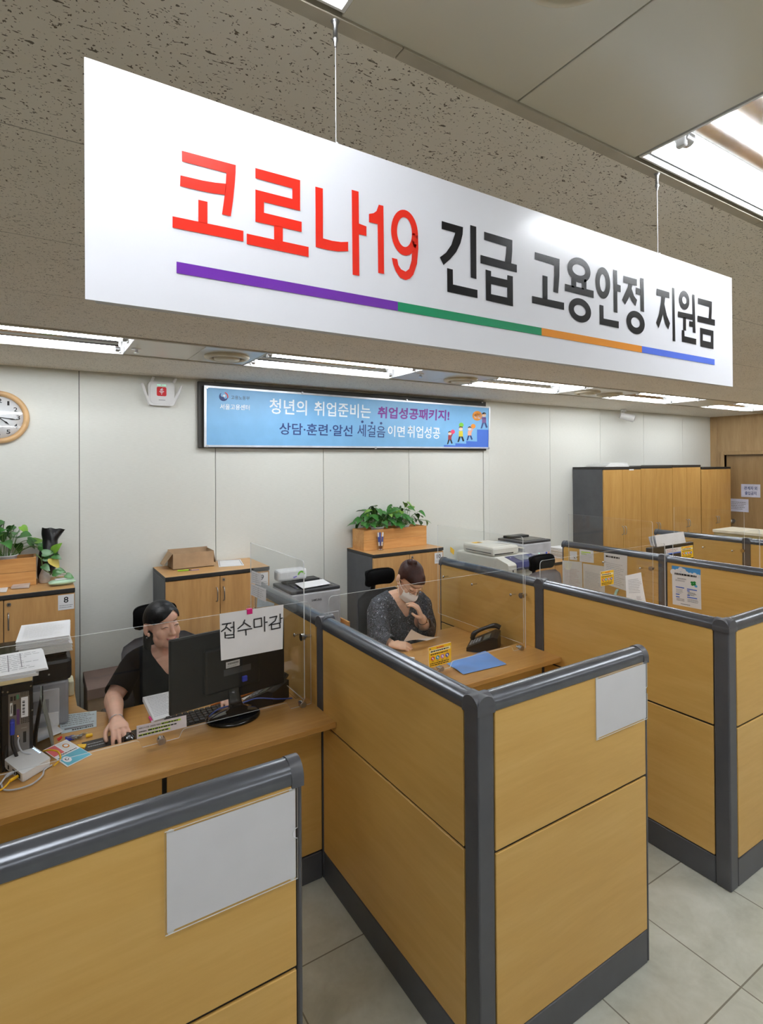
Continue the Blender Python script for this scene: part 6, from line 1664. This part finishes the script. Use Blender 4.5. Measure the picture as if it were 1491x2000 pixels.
# ================================================================== people
def fuse(mb, name, voxel, smooth, m0, parent, classify=None, mats=None, cut=None, iters=None):
    """fuse overlapping shapes into one continuous skin; classify(world point) -> material index"""
    me = bpy.data.meshes.new('tmp'); me.from_pydata([tuple(p) for p in mb.v], [], mb.f); me.update()
    o = bpy.data.objects.new('tmp', me); COL.objects.link(o)
    r = o.modifiers.new('r', 'REMESH'); r.mode = 'VOXEL'; r.voxel_size = voxel
    if smooth:
        s = o.modifiers.new('s', 'SMOOTH'); s.factor = .5; s.iterations = smooth
    dg = bpy.context.evaluated_depsgraph_get(); dg.update()
    ev = bpy.data.meshes.new_from_object(o.evaluated_get(dg))
    vs = [v.co.copy() for v in ev.vertices]; fs = [tuple(p.vertices) for p in ev.polygons]
    bpy.data.objects.remove(o); bpy.data.meshes.remove(me); bpy.data.meshes.remove(ev)
    if cut:
        keep = [not cut(v) for v in vs]; fs = [f for f in fs if all(keep[i] for i in f)]
        used = sorted({i for f in fs for i in f}); mp = {a: b for b, a in enumerate(used)}
        vs = [vs[i] for i in used]; fs = [tuple(mp[i] for i in f) for f in fs]
        cnt = {}
        for f in fs:
            for a, b in zip(f, f[1:] + f[:1]): e = (min(a, b), max(a, b)); cnt[e] = cnt.get(e, 0) + 1
        nb = {}
        for (a, b), c in cnt.items():
            if c == 1: nb.setdefault(a, []).append(b); nb.setdefault(b, []).append(a)
        for _ in range(14):
            new = {i: vs[i] * .4 + sum((vs[j] for j in q), Vector()) / len(q) * .6 for i, q in nb.items()}
            for i, q in new.items(): vs[i] = q
    out = MB(); out.v = vs; out.f = fs; out.sm = [True] * len(fs); out.mats = mats or [m0]
    if classify:
        out.mi = [classify(sum((vs[i] for i in f), Vector()) / len(f)) for f in fs]
    else: out.mi = [0] * len(fs)
    return out.build(name, m0, parent)

def head_matrix(c, yaw, pitch, roll=0.0, s=1.0):
    # local head: face looks to -y, z up, x to the person's left
    return Matrix.Translation(c) @ Matrix.Rotation(yaw, 4, 'Z') @ Matrix.Rotation(roll, 4, 'Y') @ Matrix.Rotation(pitch, 4, 'X') @ Matrix.Scale(s, 4)
def head(m, H, smile=True):
    def e(c, r, M=None): m.ell(c, r, None, H if M is None else H @ M, 20, 14)
    e((0, .020, .028), (.074, .090, .084))
    e((0, -.022, -.022), (.064, .066, .082))
    e((0, -.030, .045), (.060, .062, .046))
    e((0, -.042, -.078), (.042, .044, .038))
    e((0, -.066, -.098), (.020, .020, .016))
    for s in (-1, 1):
        e((s * .032, -.050, -.032), (.031, .029, .034))
        e((s * .036, -.022, -.062), (.028, .044, .040))
        e((s * .084, .012, -.010), (.011, .023, .035), Matrix.Rotation(s * .35, 4, 'Z'))
        e((s * .078, .006, -.034), (.008, .010, .012))
        e((s * .031, -.070, .003), (.017, .014, .010))
        e((s * .010, -.092, -.036), (.0085, .010, .008))
    m.sweep([H @ Vector(p) for p in ((0, -.080, .012), (0, -.090, -.010), (0, -.099, -.030))], [.008, .009, .011], n=12)
    e((0, -.101, -.034), (.012, .012, .010))
    e((0, -.082, -.063), (.025, .012, .006)); e((0, -.080, -.076), (.022, .012, .007))
def features(H, body, parent, smile):
    """brows, eyes and mouth as thin parts lying on the skin"""
    me = body.data; o = Vector(parent['_o'])
    bvh = BVHTree.FromPolygons([v.co + o for v in me.vertices], [tuple(p.vertices) for p in me.polygons])
    dr = (H.to_3x3() @ Vector((0, 1, 0))).normalized()
    def on(x, z, lift=.0004):
        h = bvh.ray_cast(H @ Vector((x, -.16, z)), dr, .3)[0]
        return (h if h is not None else H @ Vector((x, -.08, z))) - dr * lift
    for s in (-1, 1):
        xs = [.013 + .039 * i / 8 for i in range(9)]
        m = MB(); m.sweep([on(s * x, .0255 + .0035 * math.sin(PI * (x - .013) / .045)) for x in xs], [(.0012 + .0014 * math.sin(PI * (i + 1) / 10), .0012) for i in range(9)], M_BROW, n=8); m.build('eyebrow', None, parent)
        xs = [.0165 + .029 * i / 8 for i in range(9)]
        k = .0045 if smile else -.004
        m = MB(); m.sweep([on(s * x, (-.001 if smile else .002) + k * math.sin(PI * i / 8)) for i, x in enumerate(xs)], [(.0006 + .0012 * math.sin(PI * (i + .8) / 10), .0012) for i in range(9)], M_EYE, n=8); m.build('eye', None, parent)
    w_ = .026 if smile else .021
    xs = [-w_ + 2 * w_ * i / 10 for i in range(11)]
    c = lambda x: (.0095 if smile else .001) * (x / w_) ** 2
    env = lambda i: math.sin(PI * (i + .7) / 11.4)
    gap = .0052 if smile else .002
    m = MB(); m.sweep([on(x, -.066 + c(x) * 1.0 + gap * env(i) * .5) for i, x in enumerate(xs)], [(.0008 + .0022 * env(i), .0018) for i in range(11)], M_LIP, n=8)
    lp = m.build('upper_lip', None, parent)
    m = MB(); m.sweep([on(x, -.0685 + c(x) * 1.25 - gap * env(i)) for i, x in enumerate(xs)], [(.0008 + .0028 * env(i), .002) for i in range(11)], M_LIP, n=8); m.build('lower_lip', None, parent)
    if smile:
        m = MB(); m.sweep([on(x, -.0678 + c(x) * 1.1 - gap * env(i) * .2, .0002) for i, x in enumerate(xs[1:-1])], [(.0008 + .0030 * env(i + 1), .001) for i in range(9)], M_TEETH, n=8); m.build('teeth', None, parent)
def hand(m, wrist, d, pn, thumb, curl, s=1.0, spread=.10, tcurl=.35, lens=None):
    """palm and five fingers: d wrist->knuckles, pn the way the palm faces, thumb = +1/-1 side"""
    d = Vector(d).normalized(); pn = Vector(pn); pn = (pn - d * pn.dot(d)).normalized(); sd = d.cross(pn) * thumb
    W = Vector(wrist)
    pk = [W - d * .03 * s, W, W + d * .025 * s, W + d * .06 * s, W + d * .088 * s]
    m.sweep(pk, [(.026 * s, .019 * s), (.026 * s, .018 * s), (.033 * s, .016 * s), (.040 * s, .0145 * s), (.036 * s, .011 * s)], side=sd, n=16, sub=3)
    data = (('i', .028, .086, (.040, .024, .020), .0088), ('m', .0095, .090, (.044, .027, .021), .009), ('r', -.0095, .087, (.041, .025, .020), .0085), ('p', -.027, .079, (.032, .019, .018), .0076))
    for k, (nm, off, kn, L, r) in enumerate(data):
        c = curl[k] if isinstance(curl, (list, tuple)) else curl
        p = W + d * kn * s * .96 + sd * off * s
        dd = (d + sd * spread * off / .028).normalized(); pts = [p - d * .018 * s, p]; rr = [r * s * 1.05, r * s * 1.05]
        ang = 0
        for j, ln in enumerate(L):
            ang += c * (.75, 1.0, .7)[j]
            v = dd * math.cos(ang) + pn * math.sin(ang)
            pts.append(pts[-1] + v * ln * s); rr.append(r * s * (1.0, .92, .78)[j])
        v = pts[-1] - pts[-2]
        pts.append(pts[-1] + v.normalized() * r * .6 * s); rr.append(r * .4 * s)
        m.sweep(pts, rr, n=10, sub=2)
    p0 = W + d * .018 * s + sd * .020 * s + pn * .004 * s
    v1 = (d * .62 + sd * .68 + pn * .25).normalized(); v2 = (d * .85 + sd * .25 + pn * (.2 + tcurl)).normalized(); v3 = (d * .95 - sd * .05 + pn * (.15 + tcurl)).normalized()
    p1 = p0 + v1 * .036 * s; p2 = p1 + v2 * .032 * s; p3 = p2 + v3 * .024 * s
    m.sweep([p0 - v1 * .008 * s, p0, p1, p2, p3, p3 + v3 * .005 * s], [.013 * s, .0145 * s, .0115 * s, .0100 * s, .0085 * s, .004 * s], n=10, sub=2)

# ---------------------------------------------------------------- woman in black T-shirt
pa = thing('person', (.60, 3.15, 0), 'seated smiling woman with black hair and a black V-neck T-shirt, hand on a mouse', 'person')
YA = .30                                    # she looks to the right of the photo
HA = head_matrix(Vector((.562, 2.985, 1.050)), YA, -.04, -.05, .98)
sideA = Vector((1, .12, 0))
def torsoA(m, g=0.0):
    m.sweep([(.615, 3.20, .42), (.612, 3.19, .50), (.606, 3.16, .62), (.598, 3.11, .74), (.590, 3.075, .82), (.586, 3.06, .872), (.584, 3.055, .90)],
            [(.165 + g, .115 + g), (.172 + g, .118 + g), (.146 + g, .102 + g), (.158 + g, .108 + g), (.170 + g, .096 + g), (.13 + g, .07 + g), (.07 + g, .052 + g)], side=sideA, n=24, sub=4)
    m.sweep([(.420, 3.045, .838), (.455, 3.05, .866), (.586, 3.06, .885), (.715, 3.075, .870), (.752, 3.08, .842)], [.050 + g, .054 + g, .060 + g, .054 + g, .050 + g], n=14, sub=3)
RSH, REL, RWR = Vector((.414, 3.04, .835)), Vector((.325, 2.915, .752)), Vector((.306, 2.665, .752))
LSH, LEL, LWR = Vector((.757, 3.08, .838)), Vector((.835, 2.95, .752)), Vector((.795, 2.72, .745))
m = MB(); torsoA(m)
m.sweep([(.584, 3.055, .87), (.583, 3.035, .93), (.580, 3.005, .985), (.580, 2.995, 1.03)], [(.056, .054), (.048, .048), (.047, .048), (.05, .05)], n=18, sub=3)
head(m, HA)
m.sweep([RSH, RSH.lerp(REL, .5), REL + Vector((0, .01, 0)), REL.lerp(RWR, .3), REL.lerp(RWR, .7), RWR], [.050, .045, .040, .040, .031, .0255], n=16, sub=3)
hand(m, RWR, (.06, -1, -.10), (.05, -.15, -1), -1, (.38, .36, .36, .40), 1.0, .16, .1)
m.sweep([LSH, LSH.lerp(LEL, .5), LEL, LEL.lerp(LWR, .3), LEL.lerp(LWR, .7), LWR], [.050, .045, .040, .040, .031, .0255], n=16, sub=3)
hand(m, LWR, (-.1, -1, -.08), (0, -.1, -1), 1, .3, 1.0, .12, .1)
for s in (-1, 1):
    m.sweep([(.612 + s * .085, 3.19, .455), (.61 + s * .10, 2.95, .50), (.61 + s * .10, 2.76, .50), (.61 + s * .10, 2.74, .28), (.61 + s * .10, 2.78, .08)], [.085, .082, .060, .055, .04], n=16, sub=3)
    m.sweep([(.61 + s * .10, 2.80, .05), (.61 + s * .10, 2.70, .035), (.61 + s * .10, 2.60, .025)], [(.036, .035), (.04, .03), (.034, .02)], side=(1, 0, 0), n=12)
bd = fuse(m, 'body', .0034, 6, MATS['skin_a'], pa)
features(HA, bd, pa, True)
# T-shirt
m = MB(); torsoA(m, .010)
for S, E in ((RSH, REL), (LSH, LEL)):
    m.sweep([S, S.lerp(E, .3), S.lerp(E, .62), S.lerp(E, .86)], [.058, .060, .060, .061], n=18, sub=3); m.ell(S, (.060, .060, .062))
nk = Vector((.584, 3.05, 0))
def vneck(p):
    q = p - nk; a = q.dot(sideA.normalized())
    if p.z > .905 and abs(a) < .075: return True
    if q.y > .03: return False
    b = p.z - .795                      # V reaching down the chest
    return b > 0 and abs(a - .0) < .010 + b * .62 and abs(a) < .078 and q.y < .0
def sleeve_open(p):
    for S, E in ((RSH, REL), (LSH, LEL)):
        d = (E - S); t = (p - S).dot(d) / d.length_squared
        if t > .84 and (p - (S + d * t)).length < .075 and t < 1.0: return True
    return False
fuse(m, 'shirt', .006, 4, M_TEE, pa, cut=lambda p: vneck(p) or sleeve_open(p) or p.z < .45)
# trousers
m = MB()
m.sweep([(.613, 3.20, .40), (.612, 3.19, .47), (.61, 3.17, .545)], [(.178, .128), (.186, .132), (.165, .118)], side=sideA, n=24, sub=3)
for s in (-1, 1): m.sweep([(.612 + s * .085, 3.19, .455), (.61 + s * .10, 2.95, .50), (.61 + s * .10, 2.75, .50), (.61 + s * .10, 2.74, .28), (.61 + s * .10, 2.78, .10)], [.092, .089, .068, .064, .055], n=16, sub=3)
fuse(m, 'trousers', .008, 3, M_TROUSER, pa)
for s in (-1, 1):
    m = MB(); m.sweep([(.61 + s * .10, 2.83, .045), (.61 + s * .10, 2.72, .04), (.61 + s * .10, 2.585, .026)], [(.042, .042), (.046, .038), (.038, .024)], side=(1, 0, 0), n=14, sub=2); m.build('shoe', M_BLACK, pa)
# hair: swept over from a side parting, gathered low at the back
def hair_cap(H, grow, hairline, extra, name, mt, parent, voxel=.004, sm=3):
    m = MB()
    m.ell((0, .022, .030), (.074 + grow, .090 + grow, .084 + grow), None, H, 24, 18)
    m.ell((0, -.024, .047), (.061 + grow, .062 + grow, .047 + grow), None, H, 20, 14)
    extra(m, H)
    Hi = H.inverted()
    return fuse(m, name, voxel, sm, mt, parent, cut=lambda p: hairline(Hi @ p))
def lineA(q):
    # True where there is no hair: forehead and face, ears stay free
    if q.y > .045: return q.z < -.23
    if q.y > .030: return q.z < -.03 - (q.y - .03) * 14
    if q.y > -.03: return q.z < .022
    t = q.x - .022                                   # side parting, hair swept towards her right temple
    top = .082 - (.62 * -t + 3.0 * t * t * .5 if t < 0 else 1.3 * t)
    return q.z < top
def extraA(m, H):
    m.sweep([H @ Vector(p) for p in ((0, .085, .01), (0, .10, -.06), (-.01, .10, -.13), (-.015, .105, -.20))], [(.052, .03), (.042, .032), (.03, .024), (.014, .012)], n=14, sub=3)
    m.sweep([H @ Vector(p) for p in ((-.052, .055, .0), (-.058, .062, -.06), (-.060, .066, -.11), (-.050, .085, -.16))], [(.020, .022), (.019, .022), (.017, .02), (.010, .012)], n=12, sub=3)
hair_cap(HA, .010, lineA, extraA, 'hair', M_HAIRA, pa)
m = MB(); m.sweep([RWR + Vector((0, -.004, 0)) + Vector((.029 * math.cos(t * PI / 10), .006 * math.sin(t * PI / 10), .022 * math.sin(t * PI / 10))) for t in range(21)], [.0022], M_STEEL, n=8); m.build('bracelet', None, pa)
m = MB(); m.ell((-.088, .006, -.046), (.003, .003, .003), M_STEEL, HA); m.ell((.088, .006, -.046), (.003, .003, .003), M_STEEL, HA); m.build('earring', None, pa)

# ---------------------------------------------------------------- masked woman reading
pb = thing('person', (2.12, 3.2, 0), 'seated woman with brown hair bun, white mask, glasses and dark floral blouse, reading', 'person')
HB = head_matrix(Vector((2.140, 3.035, 1.074)), .06, .70, .10, 1.0)
sideB = Vector((1, -.08, 0))
def torsoB(m, g=0.0):
    m.sweep([(2.11, 3.27, .42), (2.11, 3.26, .50), (2.105, 3.22, .63), (2.10, 3.165, .76), (2.10, 3.135, .86), (2.10, 3.12, .92), (2.105, 3.11, .96)],
            [(.185 + g, .13 + g), (.19 + g, .135 + g), (.172 + g, .125 + g), (.182 + g, .128 + g), (.178 + g, .108 + g), (.14 + g, .078 + g), (.07 + g, .055 + g)], side=sideB, n=24, sub=4)
    m.sweep([(1.925, 3.11, .895), (1.965, 3.115, .925), (2.10, 3.12, .945), (2.235, 3.115, .918), (2.275, 3.105, .885)], [.055 + g, .060 + g, .066 + g, .060 + g, .055 + g], n=14, sub=3)
BRS, BRE, BRW = Vector((1.918, 3.10, .885)), Vector((1.862, 2.985, .742)), Vector((1.890, 2.880, .735))
BLS, BLE, BLW = Vector((2.282, 3.10, .875)), Vector((2.285, 3.06, .71)), Vector((2.165, 2.945, .848))
m = MB(); torsoB(m)
m.sweep([(2.105, 3.11, .93), (2.118, 3.085, .985), (2.14, 3.055, 1.04)], [(.055, .055), (.050, .052), (.052, .055)], n=18, sub=3)
head(m, HB)
m.sweep([BRS, BRS.lerp(BRE, .5), BRE, BRE.lerp(BRW, .4), BRW], [.055, .050, .045, .038, .026], n=16, sub=3)
hand(m, BRW, (.78, -.42, -.10), (.25, .35, -.9), 1, (.55, .6, .65, .7), .95, .08, .5)
m.sweep([BLS, BLS.lerp(BLE, .5), BLE, BLE.lerp(BLW, .5), BLW], [.055, .050, .045, .036, .026], n=16, sub=3)
hand(m, BLW, (-.46, -.08, .86), (-.55, .55, -.35), 1, (.5, .58, .66, .74), .95, .06, .3)
for s in (-1, 1):
    m.sweep([(2.11 + s * .09, 3.26, .455), (2.11 + s * .10, 3.0, .505), (2.11 + s * .10, 2.80, .505), (2.11 + s * .10, 2.78, .28), (2.11 + s * .10, 2.82, .08)], [.09, .085, .062, .056, .042], n=16, sub=3)
    m.sweep([(2.11 + s * .10, 2.84, .05), (2.11 + s * .10, 2.74, .035), (2.11 + s * .10, 2.64, .025)], [(.036, .035), (.04, .03), (.034, .02)], side=(1, 0, 0), n=12)
bd = fuse(m, 'body', .0034, 6, MATS['skin_b'], pb)
features(HB, bd, pb, False)
m = MB(); torsoB(m, .012)
for S, E, Wr in ((BRS, BRE, BRW), (BLS, BLE, BLW)):
    w_ = E.lerp(Wr, .93 if S is BRS else .60)
    m.ell(S, (.072, .072, .074)); m.ell(E, (.068, .068, .068))
    m.sweep([S, S.lerp(E, .35), S.lerp(E, .75), E, E.lerp(w_, .5), w_], [.066, .072, .076, .070, .062, .047 if S is BRS else .052], n=18, sub=4)
nb = Vector((2.103, 3.10, 0))
def vneckB(p):
    q = p - nb; a = q.dot(sideB.normalized())
    if p.z > .972 and abs(a) < .085: return True
    b = p.z - .845
    return b > 0 and q.y < .0 and abs(a) < .008 + b * .55
def cuffs(p):
    for E, Wr, k in ((BRE, BRW, .90), (BLE, BLW, .57)):
        d = Wr - E; t = (p - E).dot(d) / d.length_squared
        if k < t < 1.3 and (p - (E + d * t)).length < .06: return True
    return False
def wav(mb):
    for i, v in enumerate(mb.v):
        n = noise.noise(v * 14.0); mb.v[i] = v + Vector((noise.noise(v * 13 + Vector((5, 0, 0))), noise.noise(v * 13 + Vector((0, 5, 0))), n)) * .007
wav(m)
fuse(m, 'blouse', .006, 5, MATS['floral'], pb, cut=lambda p: vneckB(p) or cuffs(p) or p.z < .45)
m = MB()
m.sweep([(2.11, 3.27, .40), (2.11, 3.26, .47), (2.11, 3.24, .545)], [(.198, .142), (.206, .148), (.19, .135)], side=sideB, n=24, sub=3)
for s in (-1, 1): m.sweep([(2.11 + s * .09, 3.26, .455), (2.11 + s * .10, 3.0, .505), (2.11 + s * .10, 2.79, .505), (2.11 + s * .10, 2.78, .28), (2.11 + s * .10, 2.82, .10)], [.097, .092, .070, .065, .055], n=16, sub=3)
fuse(m, 'trousers', .008, 3, M_TROUSER, pb)
for s in (-1, 1):
    m = MB(); m.sweep([(2.11 + s * .10, 2.87, .045), (2.11 + s * .10, 2.76, .04), (2.11 + s * .10, 2.625, .026)], [(.042, .042), (.046, .038), (.038, .024)], side=(1, 0, 0), n=14, sub=2); m.build('shoe', M_BLACK, pb)
def lineB(q):
    if q.y > .06: return q.z < -.075
    if q.y > -.005: return q.z < .012 - (q.y) * .8 and abs(q.x) > .04
    return q.z < .064 - .50 * max(0, abs(q.x) - .022)
def extraB(m, H):
    m.ell((-.026, .058, .116), (.028, .028, .025), None, H); m.ell((-.012, .048, .128), (.017, .017, .016), None, H)
    m.ell((0, .035, .05), (.083, .092, .078), None, H, 20, 14)
    m.ell((0, -.018, .052), (.072, .070, .058), None, H, 20, 14)
hair_cap(HB, .010, lineB, extraB, 'hair', M_HAIRB, pb)
m = MB(); m.sweep([HB @ Vector((.031 * math.cos(t * PI / 12) - .026, .056 + .034 * math.sin(t * PI / 12), .106)) for t in range(25)], [.0032], M_HAIRB, n=8); m.build('hair_band', None, pb)
# mask over mouth and nose tip, with ear loops
def mask(H, parent):
    m = MB(H); nx, nz = 14, 8; vs = []
    for s in (0, 1):
        for j in range(nz + 1):
            for i in range(nx + 1):
                u = -1 + 2 * i / nx; v = j / nz
                hw = .062 + .008 * math.sin(PI * v)
                z = -.106 + (.078 + .012 * (1 - u * u)) * v
                prot = .121 - .062 * abs(u) ** 1.8 - .014 * abs(v - .55) ** 1.2 * 2 + .003 * math.cos(v * 12) * (1 - abs(u))
                vs.append((u * hw, -prot + .0 + (.0018 if s else 0), z))
    N = (nx + 1) * (nz + 1); fs = []
    for s in (0, 1):
        for j in range(nz):
            for i in range(nx):
                a = s * N + j * (nx + 1) + i; q = (a, a + 1, a + nx + 2, a + nx + 1); fs.append(q if s == 0 else q[::-1])
    m.add(vs, fs, M_MASK, True); o = m.build('mask', None, parent)
    m = MB(H)
    for s in (-1, 1):
        for z in (-.105, -.035): m.sweep([(s * .064, -.058, z), (s * .078, -.02, (z - .02) / 2), (s * .083, .02, -.005 if z > -.08 else -.03)], [.0012], M_MASK, n=6, sub=3)
    m.build('ear_loop', None, o)
mask(HB, pb)
gl = MB(HB)
for s in (-1, 1):
    gl.sweep([(s * .033 + .023 * math.cos(t * PI / 12), -.098 + .004 * abs(math.cos(t * PI / 12)), -.004 + .017 * math.sin(t * PI / 12)) for t in range(25)], [.0011], n=6, m=mat('glasses_rose', (150, 96, 90), .3, .4))
    gl.sweep([(s * .056, -.093, .0), (s * .072, -.05, .002), (s * .079, .01, .0)], [.0012], n=6, m=mat('glasses_rose', (150, 96, 90), .3, .4))
gl.sweep([(-.010, -.099, .0), (0, -.103, .004), (.010, -.099, .0)], [.001], n=6, m=mat('glasses_rose', (150, 96, 90), .3, .4))
go = gl.build('glasses', None, pb)
wt = MB(); wc_ = BLE.lerp(BLW, .80); d = (BLW - BLE).normalized(); u = d.cross(Vector((0, -1, 0))).normalized(); v = d.cross(u)
wt.sweep([wc_ + u * .031 * math.cos(t * PI / 10) + v * .029 * math.sin(t * PI / 10) for t in range(21)], [(.004, .0025)], mat('watch_strap', (90, 62, 48), .5), n=8)
wo = wt.build('wristwatch', None, pb)
wt = MB(); f_ = wc_ + (Vector((.4, -.85, .1)) - d * Vector((.4, -.85, .1)).dot(d)).normalized() * .031
nn = (f_ - wc_).normalized(); wt.cyl(f_ - nn * .003, f_ + nn * .004, .0125, mat('watch_gold', (206, 160, 106), .25, 1.0), 20); wt.cyl(f_ + nn * .004, f_ + nn * .0045, .010, M_PAPER2, 20); wt.build('watch_case', None, wo)
m = MB(); cpt = Vector((2.098, 3.008, .915))
m.ell(cpt, (.010, .004, .008), M_STEEL); m.build('pendant', None, pb)
# sheet of paper she holds
m = MB(); vs = []
p00, p10, p11, p01 = at_z(*q5(720, 1450), .735), at_z(*q5(1110, 1420), .735), at_z(*q5(1320, 1352), .745), at_z(*q5(860, 1235), .83)
for j in range(9):
    for i in range(9):
        u, v = i / 8, j / 8
        p = (p00 * (1 - u) + p10 * u) * (1 - v) + (p01 * (1 - u) + p11 * u) * v
        p.z += .012 * math.sin(PI * u) * (1 - v) - .02 * math.sin(PI * u) * v
        p.z = max(p.z, .703); vs.append(p)
m.add(vs, [(j * 9 + i, j * 9 + i + 1, (j + 1) * 9 + i + 1, (j + 1) * 9 + i) for j in range(8) for i in range(8)], M_PAPER, True)
tag(m.build('paper_sheet', None, None, p00), 'curved white sheet in the hand of the masked woman', 'paper')
# ------------------------------------------------------------------ tidy up
bpy.data.objects.remove(_fo)
for o in bpy.data.objects:
    if '_o' in o.keys(): del o['_o']
